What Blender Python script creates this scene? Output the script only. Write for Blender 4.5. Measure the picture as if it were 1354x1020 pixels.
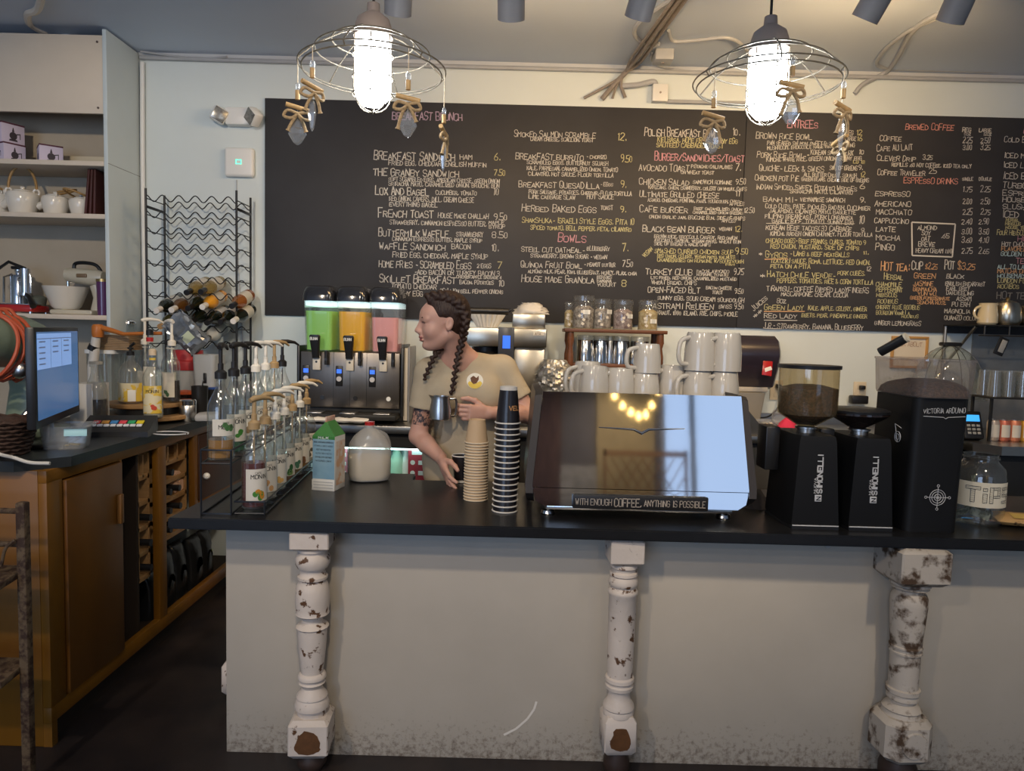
import bpy, bmesh, math, random
import numpy as np
from mathutils import Vector, Matrix, Euler
for o in list(bpy.data.objects): bpy.data.objects.remove(o)
scene = bpy.context.scene
COL = scene.collection
R = math.radians
# ------------------------------------------------------------------ camera
FPX = 940.0; TH = math.atan(70/940.0); RO = 0.0265; EYE = 1.5
Fw = Vector((0, math.cos(TH), -math.sin(TH))); U0 = Vector((0, math.sin(TH), math.cos(TH))); X1 = Vector((1, 0, 0))
cr = math.cos(RO)*X1 + math.sin(RO)*U0; cu = -math.sin(RO)*X1 + math.cos(RO)*U0
cam_d = bpy.data.cameras.new('camera'); cam = bpy.data.objects.new('camera', cam_d); COL.objects.link(cam)
cam_d.sensor_fit = 'HORIZONTAL'; cam_d.sensor_width = 36; cam_d.lens = FPX/1354*36; cam_d.clip_start = .05
M = Matrix((cr, cu, -Fw)).transposed().to_4x4(); M.translation = (0, 0, EYE); cam.matrix_world = M
scene.camera = cam
def ray(px, py): return Fw + cr*((px-677)/FPX) - cu*((py-510)/FPX)
def P(px, py, d):            # survey: point at depth Y=d seen at this place of the photograph
    v = ray(px, py); return Vector((0, 0, EYE)) + v*(d/v.y)
def Zp(px, py, z):           # survey: point at height z
    v = ray(px, py); return Vector((0, 0, EYE)) + v*((z-EYE)/v.z)
def Xp(px, py, x):
    v = ray(px, py); return Vector((0, 0, EYE)) + v*(x/v.x)
# ------------------------------------------------------------------ world, lights, exposure
scene.view_settings.view_transform = 'Standard'; scene.view_settings.look = 'None'
scene.view_settings.gamma = 1.0; scene.view_settings.use_curve_mapping = False
scene.view_settings.exposure = 0.0
w = bpy.data.worlds.new('world'); scene.world = w; w.use_nodes = True
w.node_tree.nodes['Background'].inputs[0].default_value = (.55, .7, 1, 1)
w.node_tree.nodes['Background'].inputs[1].default_value = 0.6
def lamp(name, kind, loc, energy, color, target=None, size=.1, spot=60, blend=.5):
    l = bpy.data.lights.new(name, kind); l.energy = energy; l.color = color
    if kind == 'AREA': l.size = size
    else: l.shadow_soft_size = size
    if kind == 'SPOT': l.spot_size = R(spot); l.spot_blend = blend
    o = bpy.data.objects.new(name, l); COL.objects.link(o); o.location = loc
    if target is not None: o.rotation_euler = (Vector(target)-Vector(loc)).to_track_quat('-Z', 'Y').to_euler()
    return o
WARM = (1, .64, .29); SOFT = (1, .80, .58); COOL = (.74, .87, 1)
WINDOW_STRENGTH = 1.1; PENDANT_STRENGTH = 35.0
CEIL_LIGHTS = [(-1.7, -.6, 15), (1.3, -2.9, 12), (-.3, -1.6, 6)]   # unseen lamps; first follows the post shadows, second added to light the front wall
for i, (x, y, e) in enumerate(CEIL_LIGHTS):
    lamp('unseen_ceiling_light', 'SPOT', (x, y, 3.0), e*10, SOFT, (x*.8, y+.6, 0), .07, 140, .8)
for x, y, tx, ty, tz_, e in ((-1.5, .5, -2.0, 3.6, 1.6, 150), (-.2, .4, -.2, 3.0, 1.2, 110), (1.5, .5, 1.5, 3.1, 1.2, 110)):   # unseen fill spots added to brighten the fronts above the counter
    lamp('front_fill_spot', 'SPOT', (x, y, 2.9), e, (1, .83, .62), (tx, ty, tz_), .06, 62, .6)
# ------------------------------------------------------------------ materials
MATS = {}
def nd(nt, t, **k):
    n = nt.nodes.new(t)
    for a, b in k.items(): setattr(n, a, b)
    return n
def mat(name, col=(.8, .8, .8), rough=.5, metal=0, var=0, vs=6, bump=0, bs=60, emit=None, es=0, trans=0, ior=1.45, alpha=1, coat=0, col2=None, spec=.5, stretch=None, thr=None, sss=0, sheen=0):
    """procedural principled material; var/col2 mixes two colours by noise, thr=(lo,hi) sharpens the mix"""
    if name in MATS: return MATS[name]
    m = bpy.data.materials.new(name); m.use_nodes = True; nt = m.node_tree; b = nt.nodes['Principled BSDF']
    def c4(c): return (c[0], c[1], c[2], 1)
    b.inputs['Base Color'].default_value = c4(col); b.inputs['Roughness'].default_value = rough; b.inputs['Metallic'].default_value = metal
    b.inputs['Transmission Weight'].default_value = trans; b.inputs['IOR'].default_value = ior; b.inputs['Alpha'].default_value = alpha
    b.inputs['Coat Weight'].default_value = coat; b.inputs['Specular IOR Level'].default_value = spec
    if sss: b.inputs['Subsurface Weight'].default_value = sss; b.inputs['Subsurface Radius'].default_value = (.02, .008, .004)
    if sheen: b.inputs['Sheen Weight'].default_value = sheen
    if emit: b.inputs['Emission Color'].default_value = c4(emit); b.inputs['Emission Strength'].default_value = es
    if var or col2 or bump:
        tc = nd(nt, 'ShaderNodeTexCoord'); mp = nd(nt, 'ShaderNodeMapping'); nt.links.new(tc.outputs['Object'], mp.inputs[0])
        if stretch: mp.inputs['Scale'].default_value = stretch
    if var or col2:
        n = nd(nt, 'ShaderNodeTexNoise'); n.inputs['Scale'].default_value = vs; n.inputs['Detail'].default_value = 6; n.inputs['Roughness'].default_value = .6
        nt.links.new(mp.outputs[0], n.inputs['Vector'])
        cr_ = nd(nt, 'ShaderNodeValToRGB'); lo, hi = thr or (.3, .7)
        cr_.color_ramp.elements[0].position = lo; cr_.color_ramp.elements[1].position = hi
        c2 = col2 or tuple(max(0, x*(1-var)) for x in col)
        cr_.color_ramp.elements[0].color = c4(c2); cr_.color_ramp.elements[1].color = c4(col)
        nt.links.new(n.outputs[0], cr_.inputs[0]); nt.links.new(cr_.outputs[0], b.inputs['Base Color'])
    if bump:
        n2 = nd(nt, 'ShaderNodeTexNoise'); n2.inputs['Scale'].default_value = bs; n2.inputs['Detail'].default_value = 4
        bp = nd(nt, 'ShaderNodeBump'); bp.inputs['Strength'].default_value = bump; bp.inputs['Distance'].default_value = .004
        nt.links.new(mp.outputs[0], n2.inputs['Vector']); nt.links.new(n2.outputs[0], bp.inputs['Height']); nt.links.new(bp.outputs[0], b.inputs['Normal'])
    MATS[name] = m; return m
def glass(name, col=(.95, .98, .97), refl=.07, edge=.7, rough=.03, haze=0, hcol=(.8, .8, .8)):
    """thin clear shell: transparent + glossy by facing angle (+ a share of haze)"""
    if name in MATS: return MATS[name]
    m = bpy.data.materials.new(name); m.use_nodes = True; nt = m.node_tree
    nt.nodes.remove(nt.nodes['Principled BSDF']); out = nt.nodes['Material Output']
    t = nd(nt, 'ShaderNodeBsdfTransparent'); t.inputs[0].default_value = (*col, 1)
    g = nd(nt, 'ShaderNodeBsdfGlossy'); g.inputs['Roughness'].default_value = rough
    lw = nd(nt, 'ShaderNodeLayerWeight'); lw.inputs[0].default_value = .5
    pw = nd(nt, 'ShaderNodeMath', operation='POWER'); pw.inputs[1].default_value = 3.5
    ma = nd(nt, 'ShaderNodeMath', operation='MULTIPLY_ADD'); ma.inputs[1].default_value = edge; ma.inputs[2].default_value = refl
    mx = nd(nt, 'ShaderNodeMixShader'); L = nt.links.new
    L(lw.outputs['Facing'], pw.inputs[0]); L(pw.outputs[0], ma.inputs[0]); L(ma.outputs[0], mx.inputs[0])
    src = t.outputs[0]
    if haze:
        d = nd(nt, 'ShaderNodeBsdfDiffuse'); d.inputs[0].default_value = (*hcol, 1); m2 = nd(nt, 'ShaderNodeMixShader'); m2.inputs[0].default_value = haze
        L(t.outputs[0], m2.inputs[1]); L(d.outputs[0], m2.inputs[2]); src = m2.outputs[0]
    L(src, mx.inputs[1]); L(g.outputs[0], mx.inputs[2]); L(mx.outputs[0], out.inputs[0])
    MATS[name] = m; return m
# ------------------------------------------------------------------ mesh builder
class MB:
    def __init__(s): s.v = []; s.f = []; s.mi = []; s.cur = 0
    def add(s, vs, fs, T=None):
        o = len(s.v)
        s.v += [tuple(T @ Vector(p)) if T is not None else tuple(p) for p in vs]
        s.f += [tuple(i+o for i in f) for f in fs]; s.mi += [s.cur]*len(fs); return s
    def box(s, c, d, bev=0, rot=None, seg=2):
        bm = bmesh.new(); bmesh.ops.create_cube(bm, size=1)
        bmesh.ops.scale(bm, vec=d, verts=bm.verts)
        if bev: bmesh.ops.bevel(bm, geom=bm.edges[:], offset=min(bev, min(d)*.49), segments=seg, affect='EDGES', profile=.5)
        T = Matrix.Translation(c)
        if rot: T = T @ Euler(rot).to_matrix().to_4x4()
        bm.verts.ensure_lookup_table()
        s.add([v.co.copy() for v in bm.verts], [[v.index for v in f.verts] for f in bm.faces], T); bm.free(); return s
    def b2(s, lo, hi, bev=0):
        return s.box([(a+b)/2 for a, b in zip(lo, hi)], [abs(b-a) for a, b in zip(lo, hi)], bev)
    def lathe(s, prof, n=24, at=(0, 0, 0), T=None, sx=1, sy=1, sq=0):
        """prof [(r,z)]; sq>0 squares the section"""
        vs = []; fs = []; k = len(prof)
        for j in range(n):
            a = 2*math.pi*(j+.5)/n; c, q = math.cos(a), math.sin(a)
            if sq: e = 1-sq; c = math.copysign(abs(c)**e, c); q = math.copysign(abs(q)**e, q)
            for r, z in prof: vs.append((at[0]+r*c*sx, at[1]+r*q*sy, at[2]+z))
        for j in range(n):
            j2 = (j+1) % n
            for i in range(k-1): fs.append((j*k+i, j2*k+i, j2*k+i+1, j*k+i+1))
        if prof[0][0] > 1e-6: fs.append(tuple(j*k for j in range(n))[::-1]) if s.capb else None
        if prof[-1][0] > 1e-6: fs.append(tuple(j*k+k-1 for j in range(n))) if s.capt else None
        return s.add(vs, fs, T)
    capb = True; capt = True
    def cyl(s, p0, p1, r0, r1=None, n=20):
        p0 = Vector(p0); p1 = Vector(p1); r1 = r0 if r1 is None else r1; d = p1-p0
        T = Matrix.Translation(p0) @ d.to_track_quat('Z', 'Y').to_matrix().to_4x4()
        return s.lathe([(r0, 0), (r1, d.length)], n, T=T)
    def tube(s, pts, r, n=8, closed=False):
        pts = [Vector(p) for p in pts]; m = len(pts); rs = r if isinstance(r, (list, tuple)) else [r]*m
        vs = []; fs = []; nrm = None
        for i, p in enumerate(pts):
            a = pts[(i-1) % m] if (closed or i > 0) else p; b = pts[(i+1) % m] if (closed or i < m-1) else p
            t = (b-a).normalized() if (b-a).length > 1e-9 else Vector((0, 0, 1))
            if nrm is None: nrm = t.orthogonal().normalized()
            else:
                nrm = nrm - t*nrm.dot(t); nrm = nrm.normalized() if nrm.length > 1e-6 else t.orthogonal().normalized()
            bn = t.cross(nrm)
            for j in range(n):
                an = 2*math.pi*j/n; vs.append(p + (nrm*math.cos(an)+bn*math.sin(an))*rs[i])
        for i in range(m if closed else m-1):
            i2 = (i+1) % m
            for j in range(n): fs.append((i*n+j, i*n+(j+1) % n, i2*n+(j+1) % n, i2*n+j))
        if not closed: fs.append(tuple(range(n))[::-1]); fs.append(tuple((m-1)*n+j for j in range(n)))
        return s.add(vs, fs)
    def sph(s, c, r, n=16, rot=None):
        if not isinstance(r, (tuple, list)): r = (r, r, r)
        m = max(6, n//2+1); T = Matrix.Translation(c)
        if rot: T = T @ Euler(rot).to_matrix().to_4x4()
        T = T @ Matrix.Diagonal((*r, 1))
        return s.lathe([(max(0, math.sin(math.pi*i/m)) if 0 < i < m else 0, -math.cos(math.pi*i/m)) for i in range(m+1)], n, T=T)
    def prism(s, poly, z0, z1, T=None):
        n = len(poly)
        vs = [(x, y, z0) for x, y in poly]+[(x, y, z1) for x, y in poly]
        return s.add(vs, [tuple(range(n))[::-1], tuple(range(n, 2*n))]+[(i, (i+1) % n, n+(i+1) % n, n+i) for i in range(n)], T)
    def loft(s, rings, cap=True):
        n = len(rings[0]); vs = [p for r_ in rings for p in r_]; fs = []
        for i in range(len(rings)-1):
            for j in range(n): fs.append((i*n+j, i*n+(j+1) % n, (i+1)*n+(j+1) % n, (i+1)*n+j))
        if cap: fs.append(tuple(range(n))[::-1]); fs.append(tuple((len(rings)-1)*n+j for j in range(n)))
        return s.add(vs, fs)
    def quad(s, a, b, c, d): return s.add([a, b, c, d], [(0, 1, 2, 3)])
    def build(s, name, m, parent=None, sharp=38, loc=None):
        me = bpy.data.meshes.new(name); me.from_pydata([tuple(p) for p in s.v], [], s.f)
        ms = m if isinstance(m, (list, tuple)) else [m]
        for x in ms: me.materials.append(x)
        if len(ms) > 1: me.polygons.foreach_set('material_index', s.mi)
        bm = bmesh.new(); bm.from_mesh(me)
        bmesh.ops.remove_doubles(bm, verts=bm.verts, dist=1e-6)
        bmesh.ops.recalc_face_normals(bm, faces=bm.faces); bm.to_mesh(me); bm.free()
        me.shade_smooth(); me.set_sharp_from_angle(angle=R(sharp))
        o = bpy.data.objects.new(name, me); COL.objects.link(o)
        if parent is not None: o.parent = parent
        if loc is not None: o.location = loc
        return o
def tag(o, label=None, cat=None, group=None, kind=None):
    if label: o['label'] = label
    if cat: o['category'] = cat
    if group: o['group'] = group
    if kind: o['kind'] = kind
    return o
def thing(name, label, cat, loc=(0, 0, 0), rz=0, group=None):
    o = bpy.data.objects.new(name, None); COL.objects.link(o); o.empty_display_size = .05
    o.location = loc; o.rotation_euler = (0, 0, rz); return tag(o, label, cat, group)
def copy_tree(o, parent=None):
    c = o.copy(); COL.objects.link(c)
    if parent is not None: c.parent = parent
    for ch in list(o.children): copy_tree(ch, c)
    return c
def dup(o, loc, rz, label, group=None):
    c = copy_tree(o); c.location = loc; c.rotation_euler = (0, 0, rz); c['label'] = label
    if group: c['group'] = group
    return c
def struct(o): o['kind'] = 'structure'; return o
def single(name, mb, m, label, cat, loc=(0, 0, 0), rz=0, group=None, sharp=38):
    o = mb.build(name, m, None, sharp); o.location = loc; o.rotation_euler = (0, 0, rz); return tag(o, label, cat, group)
def arc(c, r, a0, a1, n, ax='xz'):
    out = []
    for i in range(n+1):
        a = R(a0+(a1-a0)*i/n); q = (r*math.cos(a), r*math.sin(a)); p = [c[0], c[1], c[2]]
        p['xyz'.index(ax[0])] += q[0]; p['xyz'.index(ax[1])] += q[1]; out.append(tuple(p))
    return out
def spline(pts, k=6):
    pts = [Vector(p) for p in pts]; out = []
    q = [pts[0]*2-pts[1]]+pts+[pts[-1]*2-pts[-2]]
    for i in range(1, len(q)-2):
        a, b, c, d = q[i-1:i+3]
        for j in range(k):
            t = j/k; out.append(.5*((2*b)+(c-a)*t+(2*a-5*b+4*c-d)*t*t+(3*b-a-3*c+d)*t**3))
    out.append(pts[-1]); return out
# ------------------------------------------------------------------ stroke lettering
GL = {'A': '00,26,40;12,32', 'B': '00,06,36,45,44,33,03;33,42,41,30,00', 'C': '45,36,16,05,01,10,30,41', 'D': '00,06,26,44,42,20,00',
 'E': '40,00,06,46;03,33', 'F': '00,06,46;03,33', 'G': '45,36,16,05,01,10,30,42,43,23', 'H': '00,06;40,46;03,43', 'I': '20,26', 'J': '01,10,20,31,36',
 'K': '00,06;46,02;14,40', 'L': '06,00,40', 'M': '00,06,23,46,40', 'N': '00,06,40,46', 'O': '10,01,05,16,36,45,41,30,10', 'P': '00,06,36,45,44,33,03',
 'Q': '10,01,05,16,36,45,41,30,10;22,40', 'R': '00,06,36,45,44,33,03;23,40', 'S': '45,36,16,05,04,13,33,42,41,30,10,01', 'T': '20,26;06,46',
 'U': '06,01,10,30,41,46', 'V': '06,20,46', 'W': '06,10,24,30,46', 'X': '00,46;06,40', 'Y': '06,23,46;23,20', 'Z': '06,46,00,40',
 '0': '10,01,05,16,26,35,31,20,10', '1': '15,26,20', '2': '05,16,36,45,44,00,40', '3': '05,16,36,45,44,33,13;33,42,41,30,10,01', '4': '30,36,02,42',
 '5': '46,06,03,33,42,41,30,00', '6': '36,14,02,01,10,30,41,42,33,13', '7': '06,46,10', '8': '13,04,05,16,36,45,44,33,13,02,01,10,30,41,42,33',
 '9': '33,13,04,05,16,36,45,42,20', '.': '20,21', ',': '21,10', '-': '13,33', '/': '00,46', '&': '40,05,16,25,01,10,20,42', '*': '21,25;04,42;44,02',
 ':': '21,22;24,25', '$': '45,36,16,05,04,13,33,42,41,30,10,01;27,2/', '(': '36,15,11,30', ')': '16,35,31,10', "'": '26,24', '!': '26,22;20,21', '%': '00,46', '+': '21,25;03,43'}
def glyph_polys(ch):
    return [[(int(p[0]), min(int(p[1]) if p[1].isdigit() else 0, 7)) for p in s_.split(',')] for s_ in GL[ch].split(';')]
def write(mb, text, o, xd, yd, h, width=None, lw=None, jit=.12, rnd=random, off=.0008, small=False):
    """hand lettering: ribbons on the plane (o; xd, yd unit vectors), cap height h, fitted to width"""
    o = Vector(o); xd = Vector(xd).normalized(); yd = Vector(yd).normalized(); nn = xd.cross(yd).normalized()
    adv = {' ': .55, '.': .45, ',': .45, 'I': .45, '1': .55, "'": .3, ':': .45, '-': .7, 'M': .98, 'W': .98}
    tot = sum(adv.get(c, .92) for c in text); sx = h*.66
    if width: sx = width/tot
    lw = lw or h*.11; x = 0.; h0 = h; prev = ' '
    for c in text:
        a = adv.get(c, .92); h = h0 if (prev in ' -/' or c.isdigit() or not small) else h0*.84; prev = c
        if c in GL:
            jx = rnd.uniform(-jit, jit)*.5; jy = rnd.uniform(-jit, jit)*.6; sl = rnd.uniform(-.3, .6)*jit; sc = 1+rnd.uniform(-jit, jit)
            for poly in glyph_polys(c):
                pts = []
                for gx, gy in poly:
                    u_ = (gx/4*.72+.06+jx*.15+rnd.uniform(-jit, jit)*.18); v_ = (gy/6*sc+jy*.15+rnd.uniform(-jit, jit)*.18)
                    if c in 'IiT1.,:-!\'' : u_ = u_-(.36-a/2 if a < .9 else 0)
                    pts.append(o + xd*(x+sx*(u_+sl*v_)) + yd*(h*v_) + nn*off)
                for p, q in zip(pts, pts[1:]):
                    d = q-p
                    if d.length < 1e-7: continue
                    d.normalize(); n_ = nn.cross(d)*lw*.5*rnd.uniform(.8, 1.15); e = d*lw*.35
                    mb.quad(p-e-n_, q+e-n_, q+e+n_, p-e+n_)
        x += sx*a
    return mb
# ================================================================== ROOM
XL, XR, YF, YB, ZC = -4.2, 4.4, -3.6, 4.25, 3.06
PAINT = mat('wall_paint', (.66, .735, .75), .55, var=.05, vs=2.5, bump=.05, bs=25)
CEILP = mat('ceiling_paint', (.53, .61, .74), .5, var=.06, vs=1.5, bump=.06, bs=12)
FLOORM = mat('stained_concrete', (.030, .022, .020), .38, col2=(.012, .010, .012), vs=5, bump=.1, bs=14)
DARKW = mat('dark_wall', (.11, .105, .12), .6, var=.2)
struct(MB().b2((XL, YF, -.08), (XR, YB, 0)).build('floor', FLOORM))
struct(MB().b2((XL, YF, ZC), (XR, YB, ZC+.08)).build('ceiling', CEILP))
struct(MB().b2((XL-.1, YB, 0), (XR+.1, YB+.1, ZC)).build('wall_back', PAINT))
struct(MB().b2((XL-.1, YF, 0), (XL, YB, ZC)).build('wall_left', PAINT))
struct(MB().b2((XR, YF, 0), (XR+.1, YB, ZC)).build('wall_right', PAINT))
WINS = [(-3.7, -.75, .7, 2.75), (1.78, 4.0, .12, 2.9)]
wf = MB()
wf.b2((XL-.1, YF-.1, 0), (-3.7, YF, ZC)); wf.b2((-.75, YF-.1, 0), (1.78, YF, ZC)); wf.b2((4.0, YF-.1, 0), (XR+.1, YF, ZC))
for a, b, lo, hi in WINS: wf.b2((a, YF-.1, 0), (b, YF, lo)); wf.b2((a, YF-.1, hi), (b, YF, ZC))
struct(wf.build('wall_front', DARKW))
SKYP = [mat('daylit_pane_%d' % k, (.1, .1, .1), .1, emit=(.50, .68, 1.0), es=WINDOW_STRENGTH*k) for k in (4.2, 1)]
FRAME = mat('window_frame_paint', (.25, .27, .30), .4)
for i, (a, b, lo, hi) in enumerate(WINS):
    f = MB()
    for u in (a, b-.05, a+.36 if i else (a+b)/2-.03): f.b2((u, YF-.07, lo), (u+.06, YF-.01, hi))
    for z in (lo, hi-.05): f.b2((a, YF-.07, z), (b, YF-.01, z+.05))
    fo = struct(f.build('window_%d' % (i+1), FRAME))
    MB().quad((a, YF-.05, lo), (b, YF-.05, lo), (b, YF-.05, hi), (a, YF-.05, hi)).build('pane', SKYP[i], fo)
struct(MB().b2((1.02, YF, 0), (1.70, YF+.03, ZC-.02)).build('trim_2', mat('olive_lit_wall', (.34, .27, .15), .6, var=.3, vs=3)))  # added wall strip; its warm-lit look is put into the olive colour
struct(MB().b2((.25, YF, 0), (.60, YF+.03, ZC-.02)).build('trim_3', mat('striped_wood', (.16, .09, .08), .5, col2=(.03, .02, .025), vs=9, stretch=(6, 1, .3))))
struct(MB().b2((.60, YF, 0), (1.02, YF+.02, 1.62)).build('trim_4', mat('added_grey_panel', (.42, .41, .40), .6, var=.6, vs=6)))  # made-up pale panel, added to lighten the view mirrored in the machine
lt = MB()
for k in range(-6, 14):
    for s_ in (-1, 1):
        a_, b_ = (k*.12, 0), (k*.12+s_*1.7*.6, 1.7)
        pts = [(a_[0]+(b_[0]-a_[0])*q/20, a_[1]+(b_[1]-a_[1])*q/20) for q in range(21)]; pts = [(x, 0.012*s_, z) for x, z in pts if -.02 <= x <= .92]
        if len(pts) > 1: lt.tube(pts, .009, 4)
lt.b2((-.03, -.02, 0), (.0, .02, 1.8)); lt.b2((.90, -.02, 0), (.93, .02, 1.8)); lt.b2((-.03, -.02, 1.72), (.93, .02, 1.78))
single('lattice_screen', lt, mat('lattice_brown', (.22, .12, .06), .6), 'brown lattice screen on the customer side, mirrored in the polished machine', 'screen', (1.1, YF+.25, 0))
# ceiling/wall joint moulding
struct(MB().b2((-2.22, YB-.012, ZC-.03), (XR, YB, ZC)).build('trim_1', mat('trim_paint', (.5, .53, .56), .5)))
# ================================================================== CHALKBOARD
BX0, BX1, BZ0, BZ1, BY = -1.478, 3.75, 1.565, 2.82, 4.234
SLATE = mat('slate_paint', (.038, .038, .043), .6, col2=(.026, .026, .030), vs=2.2, bump=.03, bs=60)
board = thing('chalkboard', 'long black chalkboard menu on the back wall, filled with handwritten chalk lettering', 'chalkboard', ((BX0+BX1)/2, BY, BZ0))
bl = Vector(board.location)
bb = MB()
for a, b in ((BX0, 1.32), (1.323, BX1)): bb.b2((a-bl.x, 0, 0), (b-bl.x, YB-BY-.001, BZ1-BZ0), .002)
bb.build('slate_panel', SLATE, board)
CHK = {k: mat('chalk_'+k, c, .9) for k, c in dict(w=(.60, .59, .56), y=(.57, .54, .30), p=(.62, .33, .40), v=(.50, .38, .50), o=(.66, .40, .22), b=(.48, .66, .72), g=(.22, .22, .22), c=(.68, .32, .27)).items()}
rt = random.Random(4)
def section(x0, y0, s, rows):
    mbs = {}
    for row in rows:
        t, a, b, base, h = row[:5]; c = row[5] if len(row) > 5 else 'w'; rise = row[6] if len(row) > 6 else 0
        p = P(x0+a*s, y0+base*s, BY); q = P(x0+b*s, y0+(base-rise)*s, BY); hh = h*s*BY/FPX*1.02
        p2 = Vector((p.x, BY, p.z)); xd = Vector((q.x-p.x, 0, (q.z-p.z) if rise else .004*(q.x-p.x)))
        wd = xd.length; xd.normalize()
        write(mbs.setdefault(c, MB()), t, p2-bl, xd, (-xd.z, 0, xd.x), hh, wd, max(.0036, min(.0062, hh*.105)), .20, rt, .0012, hh > .028)
    for c, m in mbs.items():
        if c == 'w': m.build('chalk_lettering', CHK[c], board)
        else: tag(m.build('chalk_lettering', CHK[c], board), dict(y='yellow', p='pink', v='faded violet', o='orange', b='pale blue', g='faint grey', c='coral red')[c]+' chalk lettering')
section(340, 120, .2746, [('BREAKFAST BRUNCH', 650, 990, 138, 38, 'v'), ('BREAKFAST SANDWICH', 560, 955, 331, 38), ('HAM', 975, 1038, 331, 24), ('6.', 1140, 1172, 335, 30, 'y'),
 ('FRIED EGG, CHEDDAR, ENGLISH MUFFIN', 632, 1105, 358, 20), ('THE GRANBY SANDWICH', 558, 975, 408, 34), ('7.50', 1140, 1198, 408, 28, 'y'),
 ('SOFT SCRAMBLED EGGS, AMERICAN CHEESE, GREEN ONION', 632, 1168, 435, 18), ('SRIRACHA MAYO, CARAMELIZED ONION, BRIOCHE BUN', 632, 1168, 457, 17),
 ('LOX AND BAGEL', 568, 830, 500, 36), ('CUCUMBER, TOMATO', 860, 1058, 500, 18), ('10', 1135, 1168, 503, 32), ('RED ONION, CAPERS, DILL, CREAM CHEESE', 636, 1045, 530, 20),
 ('EVERYTHING BAGEL', 636, 870, 556, 20), ('FRENCH TOAST', 583, 852, 608, 36), ('HOUSE MADE CHALLAH', 870, 1115, 612, 20), ('9.50', 1140, 1208, 622, 28),
 ('STRAWBERRY, CINNAMON ESPRESSO BUTTER,', 638, 1105, 643, 19), ('MAPLE', 1115, 1190, 643, 15), ('SYRUP', 1115, 1195, 663, 15), ('BUTTERMILK WAFFLE', 583, 925, 700, 34),
 ('STRAWBERRY', 958, 1090, 702, 20), ('8.50', 1130, 1212, 708, 28), ('CINNAMON ESPRESSO BUTTER, MAPLE SYRUP', 650, 1085, 722, 16), ('WAFFLE SANDWICH', 588, 908, 763, 32),
 ('BACON', 936, 1030, 762, 22), ('10.', 1128, 1165, 772, 28), ('FRIED EGG, CHEDDAR, MAPLE SYRUP', 652, 1112, 802, 22), ('HOME FRIES - SCRAMBLED EGGS', 585, 1032, 850, 33),
 ('2 EGGS', 1058, 1128, 853, 20), ('7', 1155, 1182, 857, 30, 'y'), ('-ADD BACON OR TURKEY BACON 3', 757, 1170, 884, 21), ('CHICKEN APPLE SAUSAGE 4', 960, 1178, 903, 13),
 ('SKILLET BREAKFAST', 588, 960, 922, 34), ('BACON, POTATOES', 975, 1140, 931, 17), ('10', 1160, 1195, 942, 32), ('TOMATO CHEDDAR', 645, 865, 952, 20),
 ('SCALLION BELL PEPPER ONIONS', 880, 1185, 972, 17), ('ANY EGG', 690, 800, 988, 22)])
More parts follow.
